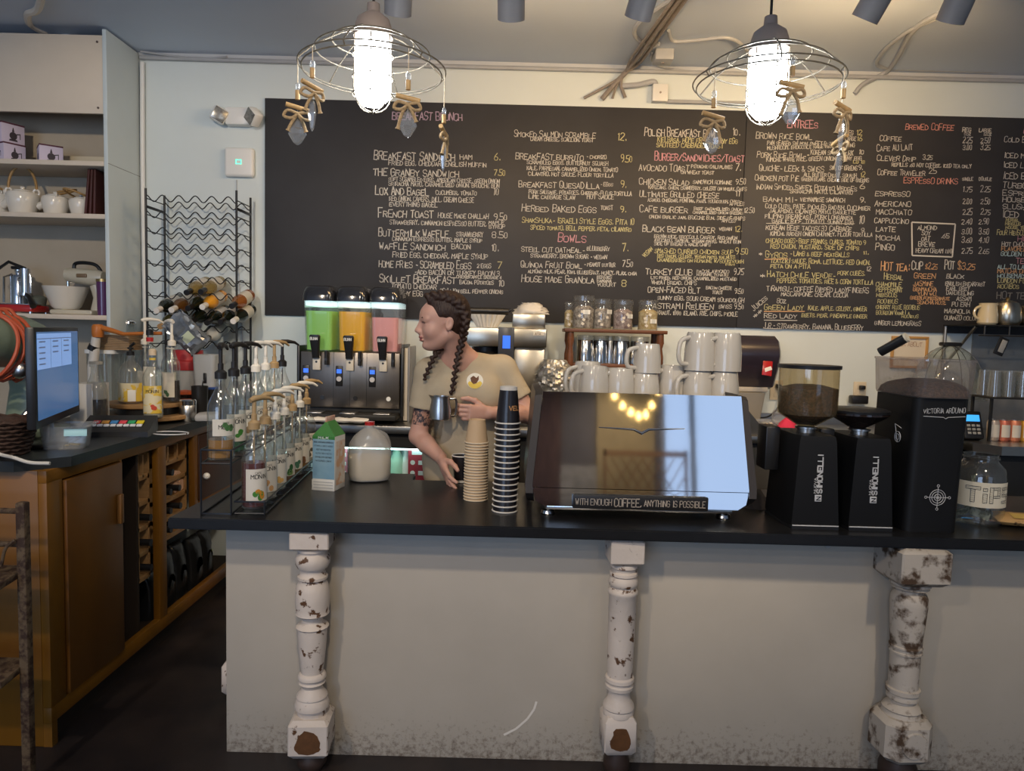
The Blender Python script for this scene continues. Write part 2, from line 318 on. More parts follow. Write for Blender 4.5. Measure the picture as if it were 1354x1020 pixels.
section(660, 150, .2843, [('SMOKED SALMON SCRAMBLE', 68, 450, 108, 26), ('12.', 548, 594, 125, 34, 'y'), ('CREAM CHEESE, SCALLION, TOAST', 145, 440, 127, 15), ('BREAKFAST BURRITO', 75, 395, 213, 28),
 ('- CHORIZO', 405, 500, 210, 15), ('9.50', 565, 622, 226, 28, 'y'), ('SCRAMBLED EGGS, BUTTERNUT SQUASH', 128, 508, 235, 16), ('KALE, PARMESAN, CARAMELIZED ONION, TOMATO', 128, 553, 263, 16),
 ('CILANTRO, HOT SAUCE, FLOUR TORTILLA', 135, 533, 289, 16), ('BREAKFAST QUESADILLA', 90, 468, 343, 28), ('- EGGS', 470, 530, 338, 14), ('9.', 565, 592, 345, 28, 'y'),
 ('PORK SAUSAGE, POTATOES, CHEDDAR, FLOUR TORTILLA', 137, 618, 373, 16), ('LIME CABBAGE SLAW', 137, 355, 396, 17), ('HOT SAUCE', 408, 535, 397, 20), ('HERBED BAKED EGGS', 103, 455, 455, 28),
 ('TOAST', 472, 530, 448, 17), ('9.', 563, 592, 460, 32, 'y'), ('SHAKSHUKA- ISRAELI STYLE EGGS, PITA 10', 105, 632, 507, 24, 'y'), ('SPICED TOMATO, BELL PEPPER, FETA, CILANTRO', 145, 615, 540, 17, 'y'),
 ('BOWLS', 272, 408, 597, 34, 'p'), ('STEEL CUT OATMEAL-', 102, 398, 643, 24), ('BLUEBERRY', 408, 515, 638, 18), ('7.', 573, 602, 640, 32, 'y'), ('STRAWBERRY, BROWN SUGAR - VEGAN', 145, 502, 670, 16),
 ('QUINOA FRUIT BOWL', 100, 388, 716, 26), ('- PEANUT BUTTER', 395, 540, 711, 15), ('7.50', 572, 625, 713, 26), ('ALMOND MILK, PEAR, KIWI, BLUEBERRY, HONEY, FLAX, CHIA', 133, 640, 742, 15),
 ('HOUSE MADE GRANOLA', 103, 445, 783, 28), ('BERRIES', 455, 525, 768, 13), ('BANANA', 455, 523, 786, 13), ('YOGURT', 455, 543, 804, 14), ('8', 568, 594, 805, 34, 'y'),
 ('POLISH BREAKFAST BOWL', 675, 1018, 105, 34), ('10.', 1085, 1122, 102, 28), ('KIELBASA, HOME FRIES, SUNNY EGG', 735, 1110, 133, 21, 'y'), ('SAUTEED CABBAGE, TOAST', 730, 1045, 156, 20, 'y'),
 ('BURGER/SANDWICHES/TOAST', 722, 1142, 218, 34, 'p'), ('AVOCADO TOAST', 648, 885, 266, 28), ('PISTACHIO CHILI FLAKES', 893, 1085, 254, 14), ('7.', 1098, 1126, 266, 28), ('ON WHEAT TOAST', 845, 1000, 281, 14),
 ('CHICKEN SALAD', 650, 885, 331, 28), ('SANDWICH ROMAINE', 900, 1083, 327, 16), ('9.50', 1098, 1150, 330, 24), ('W/PECANS, ONION, CRANBERRY, CELERY ON WHEAT, CHIPS', 692, 1152, 351, 14),
 ('ULTIMATE GRILLED CHEESE', 652, 1025, 387, 26), ('11', 1097, 1120, 385, 26), ('ASIAGO, CHEDDAR, FONTINA, PARM, SOURDOUGH, CHIPS', 690, 1120, 410, 14), ('APPLES', 1072, 1140, 428, 15),
 ('CAFE BURGER', 653, 880, 459, 28), ('BEEF CARAMELIZED ONION', 905, 1130, 449, 12), ('CARAMELIZED ONION GREENS', 900, 1135, 466, 12), ('12.50', 1138, 1190, 462, 24),
 ('ONION GARLIC JAM, BRIOCHE BUN, SIDE OF CHIPS', 697, 1145, 488, 14), ('APPLES', 1035, 1100, 506, 14), ('BLACK BEAN BURGER', 665, 1005, 550, 30), ('VEGAN', 1022, 1082, 545, 14), ('12.', 1095, 1130, 550, 24, 'y'),
 ('BROWN RICE, BROCCOLI, CARROT, RED ONION', 720, 1108, 579, 14), ('AVOCADO, SAMBAL VEGAN MAYO, WHEAT BUN', 720, 1125, 597, 14), ('SIDE OF BREAD & KALE CHIPS', 720, 985, 613, 13), ('VEGAN', 676, 716, 672, 16, 'y', 38),
 ('SMASHED CURRIED CHICKEN SOUP', 722, 1090, 649, 18, 'y'), ('9.50', 1098, 1162, 655, 26, 'y'), ('RED ONION, CELERY, VEGAN MAYO, WALNUTS', 735, 1098, 670, 14, 'y'), ('CRANBERRIES ON ROMAINE W/SOURDOUGH', 735, 1138, 689, 15, 'y'), ('TOAST', 1050, 1098, 707, 12, 'y'),
 ('TURKEY CLUB', 680, 900, 749, 30), ('BACON, AVOCADO', 918, 1070, 741, 13), ('ROMAINE TOMATO', 918, 1065, 755, 12), ('9.75', 1090, 1138, 750, 24), ('LTC FRIED, RED ONION, CARAMELIZED MUSTARD', 705, 1105, 770, 13),
 ('WHEAT BREAD, CHIPS', 708, 920, 794, 16), ('OPEN-FACED BLT', 690, 935, 832, 28), ('BACON CHEESE', 962, 1082, 818, 13), ('TOAST', 990, 1040, 840, 14), ('9.50', 1093, 1138, 838, 22),
 ('SUNNY EGG, SOUR CREAM SOURDOUGH', 735, 1140, 866, 17, 'w', -14), ('PASTRAMI REUBEN', 690, 1000, 907, 28), ('SWISS', 1020, 1083, 907, 16), ('9.50', 1092, 1140, 910, 22), ('KRAUT, 1000 ISLAND, RYE, CHIPS, PICKLE', 735, 1110, 936, 18)])
section(980, 150, .1477, [('ENTREES', 410, 690, 128, 66, 'p'), ('REG', 940, 1003, 195, 38), ('12', 1030, 1085, 195, 45, 'y'), ('LARGE', 930, 1028, 243, 32), ('16', 1032, 1085, 245, 42, 'y'),
 ('BROWN RICE BOWL', 130, 640, 225, 52), ('PAN SEARED SALMON, SWEET POTATO', 232, 875, 283, 34), ('MUSHROOM, BROCCOLI, KALE MISO DRESSING', 232, 1020, 327, 32, 'w', 26), ('PORK RICE BOWL -', 140, 610, 393, 46),
 ('KOREAN SPICED PORK', 620, 1005, 368, 36), ('10', 1050, 1104, 365, 38), ('KIMCHI, WHITE RICE, GREEN ONION, SUNNY EGG', 225, 1080, 432, 32, 'w', 14), ('LG 13', 1000, 1110, 447, 28, 'y'),
 ('QUICHE- LEEK & SWISS', 160, 745, 513, 48), ('SIDE OF GREENS', 790, 1040, 505, 34), ('9.', 1046, 1090, 505, 44), ('CHICKEN POT PIE', 120, 520, 600, 46), ('ALL BUTTER CRUST, SQUASH', 560, 1035, 565, 30), ('12', 1065, 1112, 570, 40, 'y'),
 ('GREEN BEANS, CREAM, SIDE OF GREENS', 540, 1145, 604, 28), ('INDIAN SPICED SWEET POTATO WEDGES', 128, 1040, 678, 42), ('6', 1060, 1115, 675, 42), ('SRIRACHA MAYO, CILANTRO', 435, 1000, 714, 32),
 ('BANH MI-', 195, 500, 790, 44), ('VIETNAMESE SANDWICH', 525, 930, 788, 32), ('9.', 1058, 1115, 798, 50), ('COLD CUTS, PATE, PICKLED RADISH, CUCUMBER', 215, 1158, 848, 34), ('JALAPENO, CILANTRO MAYO, BAGUETTE', 250, 1030, 888, 30),
 ('FILIPINO BREAKFAST, PORK LONGANISA', 210, 1003, 938, 36), ('GARLIC RICE, TOMATO, SUNNY EGG', 275, 1010, 980, 32), ('10', 1048, 1112, 985, 58)])
section(980, 280, .1667, [('KOREAN BEEF TACOS(3) CABBAGE', 195, 878, 143, 34), ('9', 948, 976, 165, 36), ('KIMCHI, RADISH ONION CHUTNEY, FLOUR TORTILLA', 230, 1042, 190, 30, 'w', -8), ('CHICAGO DOGS- BEEF FRANKS, CUKES, TOMATO 9', 195, 990, 245, 31, 'y'),
 ('RED ONION, MUSTARD, SIDE OF CHIPS', 230, 938, 290, 31, 'y'), ('*', 138, 170, 350, 30), ('GYROS', 190, 370, 363, 42, 'y'), ('- LAMB & BEEF MEATBALLS', 385, 858, 350, 32, 'y'), ('11.', 965, 1012, 338, 28, 'y'),
 ('TZATZIKI SAUCE, ROMA, LETTUCE, RED ONION,', 230, 1025, 405, 32, 'y'), ('FETA ON A PITA', 230, 550, 446, 30, 'y'), ('*', 148, 194, 525, 40), ('HATCH CHILE VERDE-', 205, 750, 517, 42, 'y'), ('PORK CUBES,', 762, 985, 503, 30, 'y'), ('12', 990, 1030, 470, 30),
 ('PEPPERS, TOMATOES, RICE & CORN TORTILLA', 282, 1048, 562, 31, 'y'), ('TIRAMISU- COFFEE DIPPED LADYFINGERS', 200, 1015, 628, 36), ('MASCARPONE, CREAM, COCOA', 315, 850, 668, 30), ('JUICES', 100, 215, 790, 40, 'w', 100), ('**', 110, 175, 850, 30, 'w', 55),
 ('8OZ', 280, 358, 725, 30), ('GREEN LADY', 180, 500, 778, 38, 'y'), ('KALE, APPLE, CELERY, GINGER', 530, 998, 780, 30, 'y'), ('RED LADY', 180, 445, 843, 38), ('BEETS, PEAR, PINEAPPLE GINGER', 478, 1000, 835, 28, 'y'),
 ('J.R.- STRAWBERRY, BANANA, BLUEBERRY', 175, 970, 925, 42)])
pr4 = [('2.25', '2.50', 315), ('3.00', '3.25', 363), ('1.75', '2.25', 660), ('2.00', '2.50', 745), ('2.25', '2.75', 820)]
pr6 = [('2.40', '2.90', 88), ('3.00', '3.50', 158), ('3.60', '4.10', 218), ('2.75', '2.65', 295)]
section(1100, 130, .1876, [('BREWED COFFEE', 515, 862, 220, 42, 'c'), ('REG', 918, 982, 237, 30), ('LARGE', 1035, 1125, 237, 26), ('8OZ', 930, 980, 262, 15), ('12OZ', 1065, 1125, 262, 15), ('COFFEE', 335, 492, 300, 38), ('CAFE AU LAIT', 315, 572, 375, 38, 'w', 12),
 ('CLEVER DRIP', 315, 592, 440, 34), ('3.25', 638, 710, 432, 28), ('REFILLS .60 HOT COFFEE, ICED TEA ONLY', 420, 985, 480, 23), ('COFFEE TRAVELER', 320, 660, 540, 33), ('25', 682, 740, 530, 36), ('ESPRESSO DRINKS', 503, 890, 598, 40, 'c'),
 ('SINGLE', 918, 995, 580, 20), ('DOUBLE', 1035, 1125, 580, 22), ('ESPRESSO', 303, 553, 688, 35), ('AMERICANO', 298, 560, 760, 35), ('MACCHIATO', 308, 563, 818, 35), ('COFFEE', 1345, 1640, 252, 40, 'p'),
 ('COLD BREW', 1212, 1450, 308, 34), ('ICED MOCHA', 1210, 1480, 420, 34), ('ICED LATTE', 1205, 1470, 488, 34), ('ICED EXPRESS', 1200, 1560, 568, 42), ('TURBO COLA', 1200, 1540, 632, 40), ('ESPRESSO', 1200, 1500, 685, 34), ('HOUSEMADE', 1200, 1500, 730, 34), ('SLUSHIES', 1200, 1450, 780, 36), ('ICED TEA', 1195, 1450, 840, 46)]
 + [(a, 920, 990, y, 36) for a, b, y in pr4] + [(b, 1045, 1118, y, 36) for a, b, y in pr4])
section(1100, 280, .1876, [('CAPPUCCINO', 298, 542, 80, 31), ('LATTE', 308, 450, 140, 36), ('MOCHA', 308, 485, 200, 34), ('PINGO', 303, 445, 270, 46), ('ALMOND', 603, 740, 127, 27), ('SOY', 630, 695, 165, 25), ('OAT', 628, 692, 205, 26), ('BREVE', 608, 725, 245, 28), ('HEAVY CREAM 1.00', 590, 850, 288, 26), ('.65', 765, 830, 185, 26),
 ('HOT TEA:', 343, 548, 415, 58, 'o'), ('CUP', 560, 642, 408, 58), ('$2.25', 655, 745, 405, 38, 'o'), ('POT', 792, 865, 405, 56), ('$3.25', 885, 1010, 408, 46, 'o'), ('HERBAL', 365, 503, 478, 38, 'y'), ('GREEN', 575, 732, 470, 36, 'o'), ('BLACK', 805, 932, 470, 33),
 ('CHAMOMILE', 308, 490, 527, 28, 'y'), ('PEPPERMINT', 310, 500, 563, 28, 'y'), ('HIBISCUS', 312, 460, 600, 28, 'y'), ('ROOIBUS', 320, 465, 645, 28, 'y'), ('CHERRY ROSE ROOIBUS', 308, 620, 685, 27, 'y'), ('BOURBON VANILLA', 310, 550, 725, 27, 'y'), ('ROOIBUS', 490, 610, 748, 20, 'y'), ('GINGER LEMONGRASS', 298, 628, 798, 28),
 ('JASMINE', 570, 715, 522, 28, 'o'), ('GENMAICHA', 570, 740, 560, 26, 'o'), ('YUN WU', 603, 735, 590, 22, 'o'), ('GREEN POMEGRANATE', 550, 830, 618, 22, 'o'), ('SENCHA ROSE', 600, 805, 650, 26, 'o'),
 ('ENGLISH BREAKFAST', 798, 1080, 520, 26), ('EARL GREY', 805, 972, 555, 26), ('DARJEELING', 805, 1000, 585, 24), ('ASSAM', 875, 985, 628, 28), ('PU ERH', 843, 972, 668, 28), ('MAGNOLIA', 792, 975, 715, 28), ('QUANZO OOLONG', 790, 1050, 762, 28),
 ('HERBAL', 1225, 1320, 68, 20, 'y'), ('HIBISCUS', 1220, 1330, 95, 20, 'y'), ('HOUSE TEA', 1222, 1380, 120, 18, 'y'), ('FOUR HIBISCUS', 1160, 1380, 163, 30, 'y'), ('HOT', 1305, 1420, 208, 36, 'p'), ('HOT CHOCOLATE', 1195, 1480, 243, 28), ('FLAVORED SYRUPS', 1192, 1520, 275, 28, 'o'), ('GOLDEN MILK', 1187, 1440, 310, 28, 'b'),
 ('TEA', 1295, 1390, 365, 36, 'p'), ('ALL TO LATTES', 1165, 1450, 402, 27, 'b'), ('MATCHA OR CHAI', 1165, 1460, 432, 27, 'o'), ('HOUSEMADE CHAI', 1165, 1480, 466, 28, 'b'), ('LONDON FOG,', 1165, 1400, 500, 30, 'y'), ('ROOIBOS', 1165, 1320, 540, 28, 'y'), ('HOT TEA', 1158, 1400, 613, 52, 'g')]
 + [(a, 912, 992, y, 36) for a, b, y in pr6] + [(b, 1032, 1110, y, 36) for a, b, y in pr6])
ln = MB(); lo_ = MB()
def rule(mb, pts, lw):
    pp = [P(x, y, BY) for x, y in pts]
    for p, q in zip(pp, pp[1:]):
        p = Vector((p.x, 0, p.z-bl.z)); q = Vector((q.x, 0, q.z-bl.z)); p.x -= bl.x; q.x -= bl.x
        d = (q-p).normalized(); n_ = Vector((-d.z, 0, d.x))*lw/2; o_ = Vector((0, -.0012, 0))
        mb.quad(p-n_+o_, q-n_+o_, q+n_+o_, p+n_+o_)
rule(ln, [(1205.5, 294), (1263, 296.5), (1259, 340), (1206, 338), (1205.5, 294)], .008)
rule(ln, [(1010, 423.5), (1054, 424)], .004); rule(ln, [(1009, 434.5), (1034, 435)], .004)
rule(lo_, [(1010, 412), (1064, 412)], .005); rule(lo_, [(1011, 343), (1042, 342.5)], .005); rule(ln, [(1013, 295.5), (1130, 296)], .003)
ln.build('chalk_line', CHK['w'], board); tag(lo_.build('chalk_line', CHK['o'], board), 'orange chalk underlines')
# ================================================================== CEILING FITTINGS
PIPE = mat('painted_conduit', (.40, .42, .45), .45, var=.15, vs=9)
CAN = mat('can_grey', (.32, .28, .26), .5); CANIN = mat('can_lamp', (.9, .8, .6), .5, emit=(1, .75, .42), es=3)
def track_light(px, py, d, dirv, label, watts, ln_=.20, r=.054):
    e = P(px, py, d); dv = Vector(dirv).normalized(); top = e-dv*ln_
    t = thing('track_light', label, 'spotlight', (top.x, top.y, ZC), 0, 'track lights on the ceiling'); L0 = Vector((top.x, top.y, ZC))
    a = top-L0; b = e-L0; m = MB()
    T = Matrix.Translation(a) @ dv.to_track_quat('Z', 'Y').to_matrix().to_4x4()
    m.lathe([(0, -.004), (r*.8, 0), (r, .02), (r, ln_), (r-.006, ln_), (r-.006, ln_-.05), (0, ln_-.05)], 28, T=T); m.build('lamp_can', CAN, t)
    lm = MB(); lm.lathe([(0, ln_-.048), (r-.008, ln_-.046), (r-.02, ln_-.03), (0, ln_-.02)], 20, T=T); lm.build('bulb', CANIN, t)
    st = MB(); st.cyl((0, 0, -.0), (0, 0, -.025), .045); st.cyl((0, 0, -.02), a+dv*.06, .011, n=10); st.build('stem', CAN, t)
    lamp('track_bulb', 'SPOT', e+dv*.008, watts, WARM, e+Vector((dv.x*.4, .8, -.35)), .05, 165, .6)
track_light(526, 19, 2.95, (-.12, .55, -.8), 'track light pointing down left above the left cage lamp', 6)
track_light(676, 26, 2.95, (.02, .55, -.8), 'track light nearest the middle of the ceiling, with a glowing rim', 22)
track_light(843, 24, 2.95, (-.18, .55, -.8), 'track light beside the grey cable bundle on the ceiling', 21)
track_light(1143, 26, 2.95, (-.30, .5, -.8), 'slanted track light right of the right cage lamp', 29)
track_light(1256, 29, 2.95, (-.08, .55, -.8), 'rightmost track light, over the brewed coffee column', 40)
def conduit(label, pts, r, m=PIPE, k=8, name='conduit', cat='pipe'):
    pts = spline(pts, k) if len(pts) > 2 else [Vector(p) for p in pts]
    c = pts[0].copy(); mb = MB(); mb.tube([p-c for p in pts], r, 8)
    return single(name, mb, m, label, cat, c)
def W(px, py, off=.012): p = P(px, py, YB-off); return p
def Cc(px, py, off=.012): return Zp(px, py, ZC-off)
conduit('long painted conduit along the top of the back wall', [(-2.2, YB-.015, 3.03), (-.5, YB-.015, 3.026), (1.5, YB-.015, 3.028), (4.2, YB-.015, 3.03)], .013)
conduit('thin grey cable sagging at the top left corner of the back wall', [W(186, 68, .045), W(230, 74, .03), W(270, 78, .012), W(300, 75, .04)], .006)
conduit('white pipe running down the corner beside the shelf unit', [(-2.185, YB-.02, 3.0), (-2.19, YB-.02, 2.2), (-2.18, YB-.02, 1.1)], .013, mat('white_pipe', (.75, .77, .78), .4))
conduit('white bent conduit dropping behind the header of the shelf unit', [Cc(60, -60), Cc(52, 8), P(37, 18, 3.75), P(40, 32, 3.9), P(60, 43, 4.0)], .018, mat('cream_pipe', (.66, .6, .52), .45))
cb = [(905, -10), (870, 38), (840, 80)]
g = MB(); st0 = Cc(840, 80)
for k, (dx, dy, r) in enumerate(((0, 0, .014), (9, 3, .010), (-7, -4, .008), (4, -7, .007))):
    a = [Cc(x+dx*.8, y+dy*.5, .014+k*.006) for x, y in cb]+[W(826, 97, .05), W(812+dx, 112, .03), W(796+dx*3.4, 131-abs(dx)*.2, .014)]
    g.tube([p-st0 for p in spline(a, 6)], r, 8)
single('cable_bundle', g, mat('taupe_cable', (.28, .25, .23), .55, var=.3, vs=40), 'grey bundle of cables slanting across the ceiling down to the wall', 'cable', st0)
conduit('bent conduit looping left of the cable bundle', [Cc(900, -8), Cc(868, 12), Cc(843, 32), Cc(840, 48), Cc(858, 60), Cc(872, 58)], .011)
jb = Zp(877, 68, ZC)
t = thing('junction_box', 'grey junction box on the ceiling under the cable bundle', 'electrical box', jb); MB().box((0, 0, -.03), (.10, .10, .06), .006).build('box', PIPE, t); MB().cyl((0, 0, -.06), (0, 0, -.064), .008).build('screw', CAN, t)
conduit('flexible conduit curving from the ceiling box to the right cage lamp cord', [Cc(884, 40), Cc(890, 54), Cc(915, 54), Cc(960, 50), Cc(982, 60), Cc(992, 76)], .009)
conduit('thin cable dropping from the ceiling box to the wall', [Cc(862, 70), Cc(862, 80), W(874, 88, .03), W(900, 93, .02), W(960, 98, .02)], .006)
jw = P(871, 126, YB)
t = thing('junction_box', 'white square junction box on the wall above the menu', 'electrical box', jw); MB().box((0, -.025, 0), (.088, .05, .098), .005).build('box', mat('white_box', (.72, .73, .72), .4), t); MB().cyl((0, -.05, 0), (0, -.053, 0), .006).build('screw', CAN, t)
conduit('short elbow conduit left of the white wall box', [W(822, 114, .02), W(845, 112, .03), W(864, 108, .03), W(868, 116, .03)], .016)
conduit('conduit running right from the white wall box', [W(880, 134, .015), W(1000, 137, .015)], .012)
conduit('slim conduit bending from the ceiling to the wall right of the right cage lamp', [Cc(1262, 12), Cc(1240, 24), Cc(1200, 42), Cc(1168, 68), Cc(1160, 86), W(1180, 91, .03)], .010)
conduit('thick conduit curving down beside the slim one to end above the menu', [Cc(1280, 4), Cc(1230, 24), Cc(1205, 44), Cc(1188, 74), W(1172, 95, .03), W(1142, 111, .02), W(1130, 124, .012)], .014)
conduit('conduit running along the wall to the far right corner', [W(1180, 91, .045), W(1320, 94, .045), W(1354, 86, .05), Cc(1400, 60, .03)], .010)
# pendants
WIRE = mat('cage_wire', (.30, .26, .20), .4, .5, var=.4, vs=30); CAPM = mat('pendant_cap', (.34, .27, .23), .55, var=.2)
LIT = mat('lit_jar', (1, 1, 1), .3, emit=(.92, .97, 1), es=PENDANT_STRENGTH)
CORD = mat('black_cord', (.01, .01, .01), .6)
def pendant(px, py, d, label):
    c = P(px, py, d); t = thing('pendant_lamp', label, 'lamp', (c.x, c.y, c.z), 0, 'cage pendant lamps over the counter')
    MB().tube([(0, 0, ZC-c.z), (0, 0, .20)], .0045, 8).build('cord', CORD, t); MB().lathe([(0, 0), (.05, 0), (.05, -.02), (0, -.022)], 20, at=(0, 0, ZC-c.z)).build('canopy', CORD, t)
    MB().lathe([(0, .205), (.020, .205), (.022, .178), (.030, .172), (.052, .155), (.062, .125), (.064, .098), (.058, .095), (.045, .09), (.045, .05), (0, .05)], 28).build('cap', CAPM, t)
    MB().lathe([(.046, .085), (.058, .078), (.058, -.07), (.052, -.095), (.035, -.115), (0, -.122)], 28).build('glass_jar', LIT, t)
    m = MB(); n = 48
    for r, z in ((.238, 0), (.226, -.014), (.132, .082), (.185, .05)): m.tube([(r*math.cos(2*math.pi*i/n), r*math.sin(2*math.pi*i/n), z) for i in range(n)], .0026, 6, True)
    for k in range(6):
        a = R(60*k+20); m.tube([(r*math.cos(a), r*math.sin(a), z) for r, z in ((.06, .112), (.10, .10), (.132, .082), (.185, .05), (.238, 0), (.226, -.014))], .0026, 6)
    for z in (-.03, -.085, .04): m.tube([(.066*math.cos(2*math.pi*i/n), .066*math.sin(2*math.pi*i/n), z) for i in range(n)], .002, 6, True)
    for k in range(3):
        a = R(60*k+35); m.tube([(x*math.cos(a), x*math.sin(a), z) for x, z in [(.064, .1), (.066, -.07)]+[(.066*math.cos(R(q)), -.07-.07*math.sin(R(q))) for q in range(10, 180, 17)]+[(-.066, -.07), (-.064, .1)]], .0022, 6)
    m.build('wire_cage', WIRE, t)
    return c
c1 = pendant(493, 91, 2.4, 'left cage pendant lamp with a bright jar, hung over the juice dispenser side')
c2 = pendant(1015, 108, 2.4, 'right cage pendant lamp with a bright jar, hung over the entree column')
ROPE = mat('jute_rope', (.55, .38, .20), .9, var=.5, vs=120, bump=.4, bs=200); CORK = mat('cork_bead', (.60, .38, .16), .5, var=.3, vs=40); CRYS = glass('crystal_glass', (.97, .98, 1), .16, .75, .02, .12, (.85, .88, .9))  # lit brightness of the crystals is put into a white haze
STRG = mat('thin_string', (.6, .5, .36), .8)
def ornament(c, ang, z0, ls, label, big=1.0, turn=0, shape=0):
    p = Vector((c.x+.236*math.cos(R(ang)), c.y+.236*math.sin(R(ang)), c.z+z0)); ls += .045
    t = thing('crystal_ornament', label, 'ornament', p, R(turn), 'crystal and rope ornaments on the cage lamps')
    z = -ls
    MB().tube([(0, 0, .002), (0, 0, z)], .0016, 6).build('string', STRG, t)
    MB().sph((0, 0, z-.010), (.008, .008, .014), 10).build('bead', CRYS, t)
    MB().cyl((0, 0, z-.022), (0, 0, z-.050), .0075, n=12).build('cork_bead', CORK, t)
    MB().tube([(-.036, 0, z-.068), (0, .002, z-.074), (.036, 0, z-.082)], .0075, 10).build('twig', CORK, t)
    r = MB(); rr = random.Random(ang)
    r.tube(spline([(0, -.008, z-.095), (-.03, -.006, z-.088), (-.042, -.002, z-.105), (-.02, -.010, z-.112), (0, -.01, z-.098)], 5), .005, 8)
    r.tube(spline([(0, -.008, z-.095), (.03, -.006, z-.09), (.038, -.002, z-.106), (.02, -.01, z-.112), (0, -.01, z-.098)], 5), .005, 8)
    r.tube(spline([(0, -.008, z-.096), (-.018, -.008, z-.125), (-.030, -.004, z-.150-.02*rr.random())], 5), [.005]*10+[.008], 8)
    r.tube(spline([(0, -.008, z-.096), (.016, -.008, z-.122), (.026, -.004, z-.145-.02*rr.random())], 5), [.005]*10+[.008], 8)
    r.build('rope_bow', ROPE, t)
    q = MB(); zc = z-.15
    q.tube([(0, 0, z-.07), (0, 0, zc+.04)], .0012, 5)
    if shape == 0: q.lathe([(0, zc-.042), (.012, zc-.036), (.030, zc-.008), (.026, zc+.012), (.008, zc+.034), (0, zc+.04)], 8, sy=.5)
    else: q.lathe([(0, zc-.06), (.006, zc-.05), (.013, zc-.005), (.010, zc+.025), (0, zc+.04)], 6, sy=.8)
    q.build('crystal', CRYS, t, 5)
ornament(c1, 200, -.0, .035, 'crystal ornament at the left rim of the left cage lamp, hanging lowest there', 1, 20)
ornament(c1, 232, -.0, .002, 'crystal ornament with a slanted twig beside the leftmost one on the left lamp', 1, 50, 1)
ornament(c1, -52, 0, .03, 'crystal ornament at the front right of the left cage lamp', 1, 5)
ornament(c1, 12, 0, .06, 'slim crystal ornament at the far right rim of the left cage lamp', 1, 80, 1)
ornament(c2, 210, 0, .03, 'crystal ornament at the left rim of the right cage lamp', 1, 10)
ornament(c2, 268, 0, -.03, 'crystal ornament hanging in front of the glowing jar of the right lamp', 1, 0)
ornament(c2, -38, 0, .0, 'crystal ornament with a dark twig right of the jar of the right lamp', 1, 30, 1)
ornament(c2, -8, 0, .07, 'orange lit crystal ornament at the right rim of the right lamp', 1, 100, 1)
# string lights of the customer side (they show in the polished machine)
sl = thing('string_lights', 'string of warm bulbs hanging in the customer side of the room', 'string lights', (1.25, -2.6, 2.62))
sw = MB(); pts = spline([(-.9, -.5, .42), (-.30, 0, -.15), (-.05, .1, -.45), (.15, .1, -.5), (.35, .05, -.15), (.9, -.3, .42)], 5); sw.tube(pts, .005, 6); sw.build('wire', CORD, sl)
SB = mat('warm_bulb', (1, .8, .4), .4, emit=(1, .62, .18), es=8)
for p in pts[1::2]: MB().lathe([(0, -.10), (.022, -.085), (.028, -.06), (.012, -.02), (0, 0)], 12, at=p).build('bulb', SB, sl)
# ================================================================== SHELF UNIT ON THE LEFT
SHP = mat('shelf_paint', (.66, .58, .48), .5, var=.06, vs=5); SHB = mat('shelf_back', (.50, .43, .33), .6, var=.12, vs=4)
SIDEP = mat('shelf_side_paint', (.60, .68, .71), .5, var=.05, vs=4, bump=.05, bs=30)
SX0, SX1, SY0, SY1 = -4.15, -2.205, 3.9, 4.245
def shz(py): return P(90, py, SY0).z
zs = [shz(212), shz(282), shz(416)]         # top faces of the three shelves
zh0, zh1 = shz(149), shz(45)
o0 = Vector(((SX0+SX1)/2, SY0, 0)); hw = (SX1-SX0)/2
t = thing('shelf_unit', 'tall cream painted shelf unit in the left corner with three open shelves', 'shelves', o0)
MB().b2((hw-.022, 0, 0), (hw, SY1-SY0, 3.05), .002).build('side_panel', SIDEP, t); MB().b2((-hw, 0, 0), (-hw+.022, SY1-SY0, 3.05), .002).build('side_panel', SIDEP, t)
MB().b2((-hw+.022, SY1-SY0-.015, 0), (hw-.022, SY1-SY0, zh1)).build('back_panel', SHB, t)
hp = MB(); hp.b2((-hw+.022, .004, zh0), (hw-.022, .022, zh1), .002).build('header_panel', SHP, t)
MB().b2((-hw+.022, .02, zh1-.02), (hw-.022, SY1-SY0-.016, zh1)).build('top_board', SHP, t)
for z in zs: MB().b2((-hw+.022, .0, z-.026), (hw-.022, SY1-SY0-.016, z), .002).build('shelf', SHP, t)
sc = MB()
for x, z in ((hw-.05, zh1-.035), (hw-.05, zh0+.03)): sc.cyl((x, .005, z), (x, .001, z), .006, n=10)
sc.build('screw', mat('dark_screw', (.1, .07, .06), .5), t)
seam = MB().b2((hw-.0005, .0, zs[0]-.012), (hw+.0008, SY1-SY0, zs[0]-.009)); seam.build('panel_seam', mat('seam', (.25, .27, .28), .8), t)
def on(px, d, z): p = P(px, 300, d); return Vector((p.x, d, z))
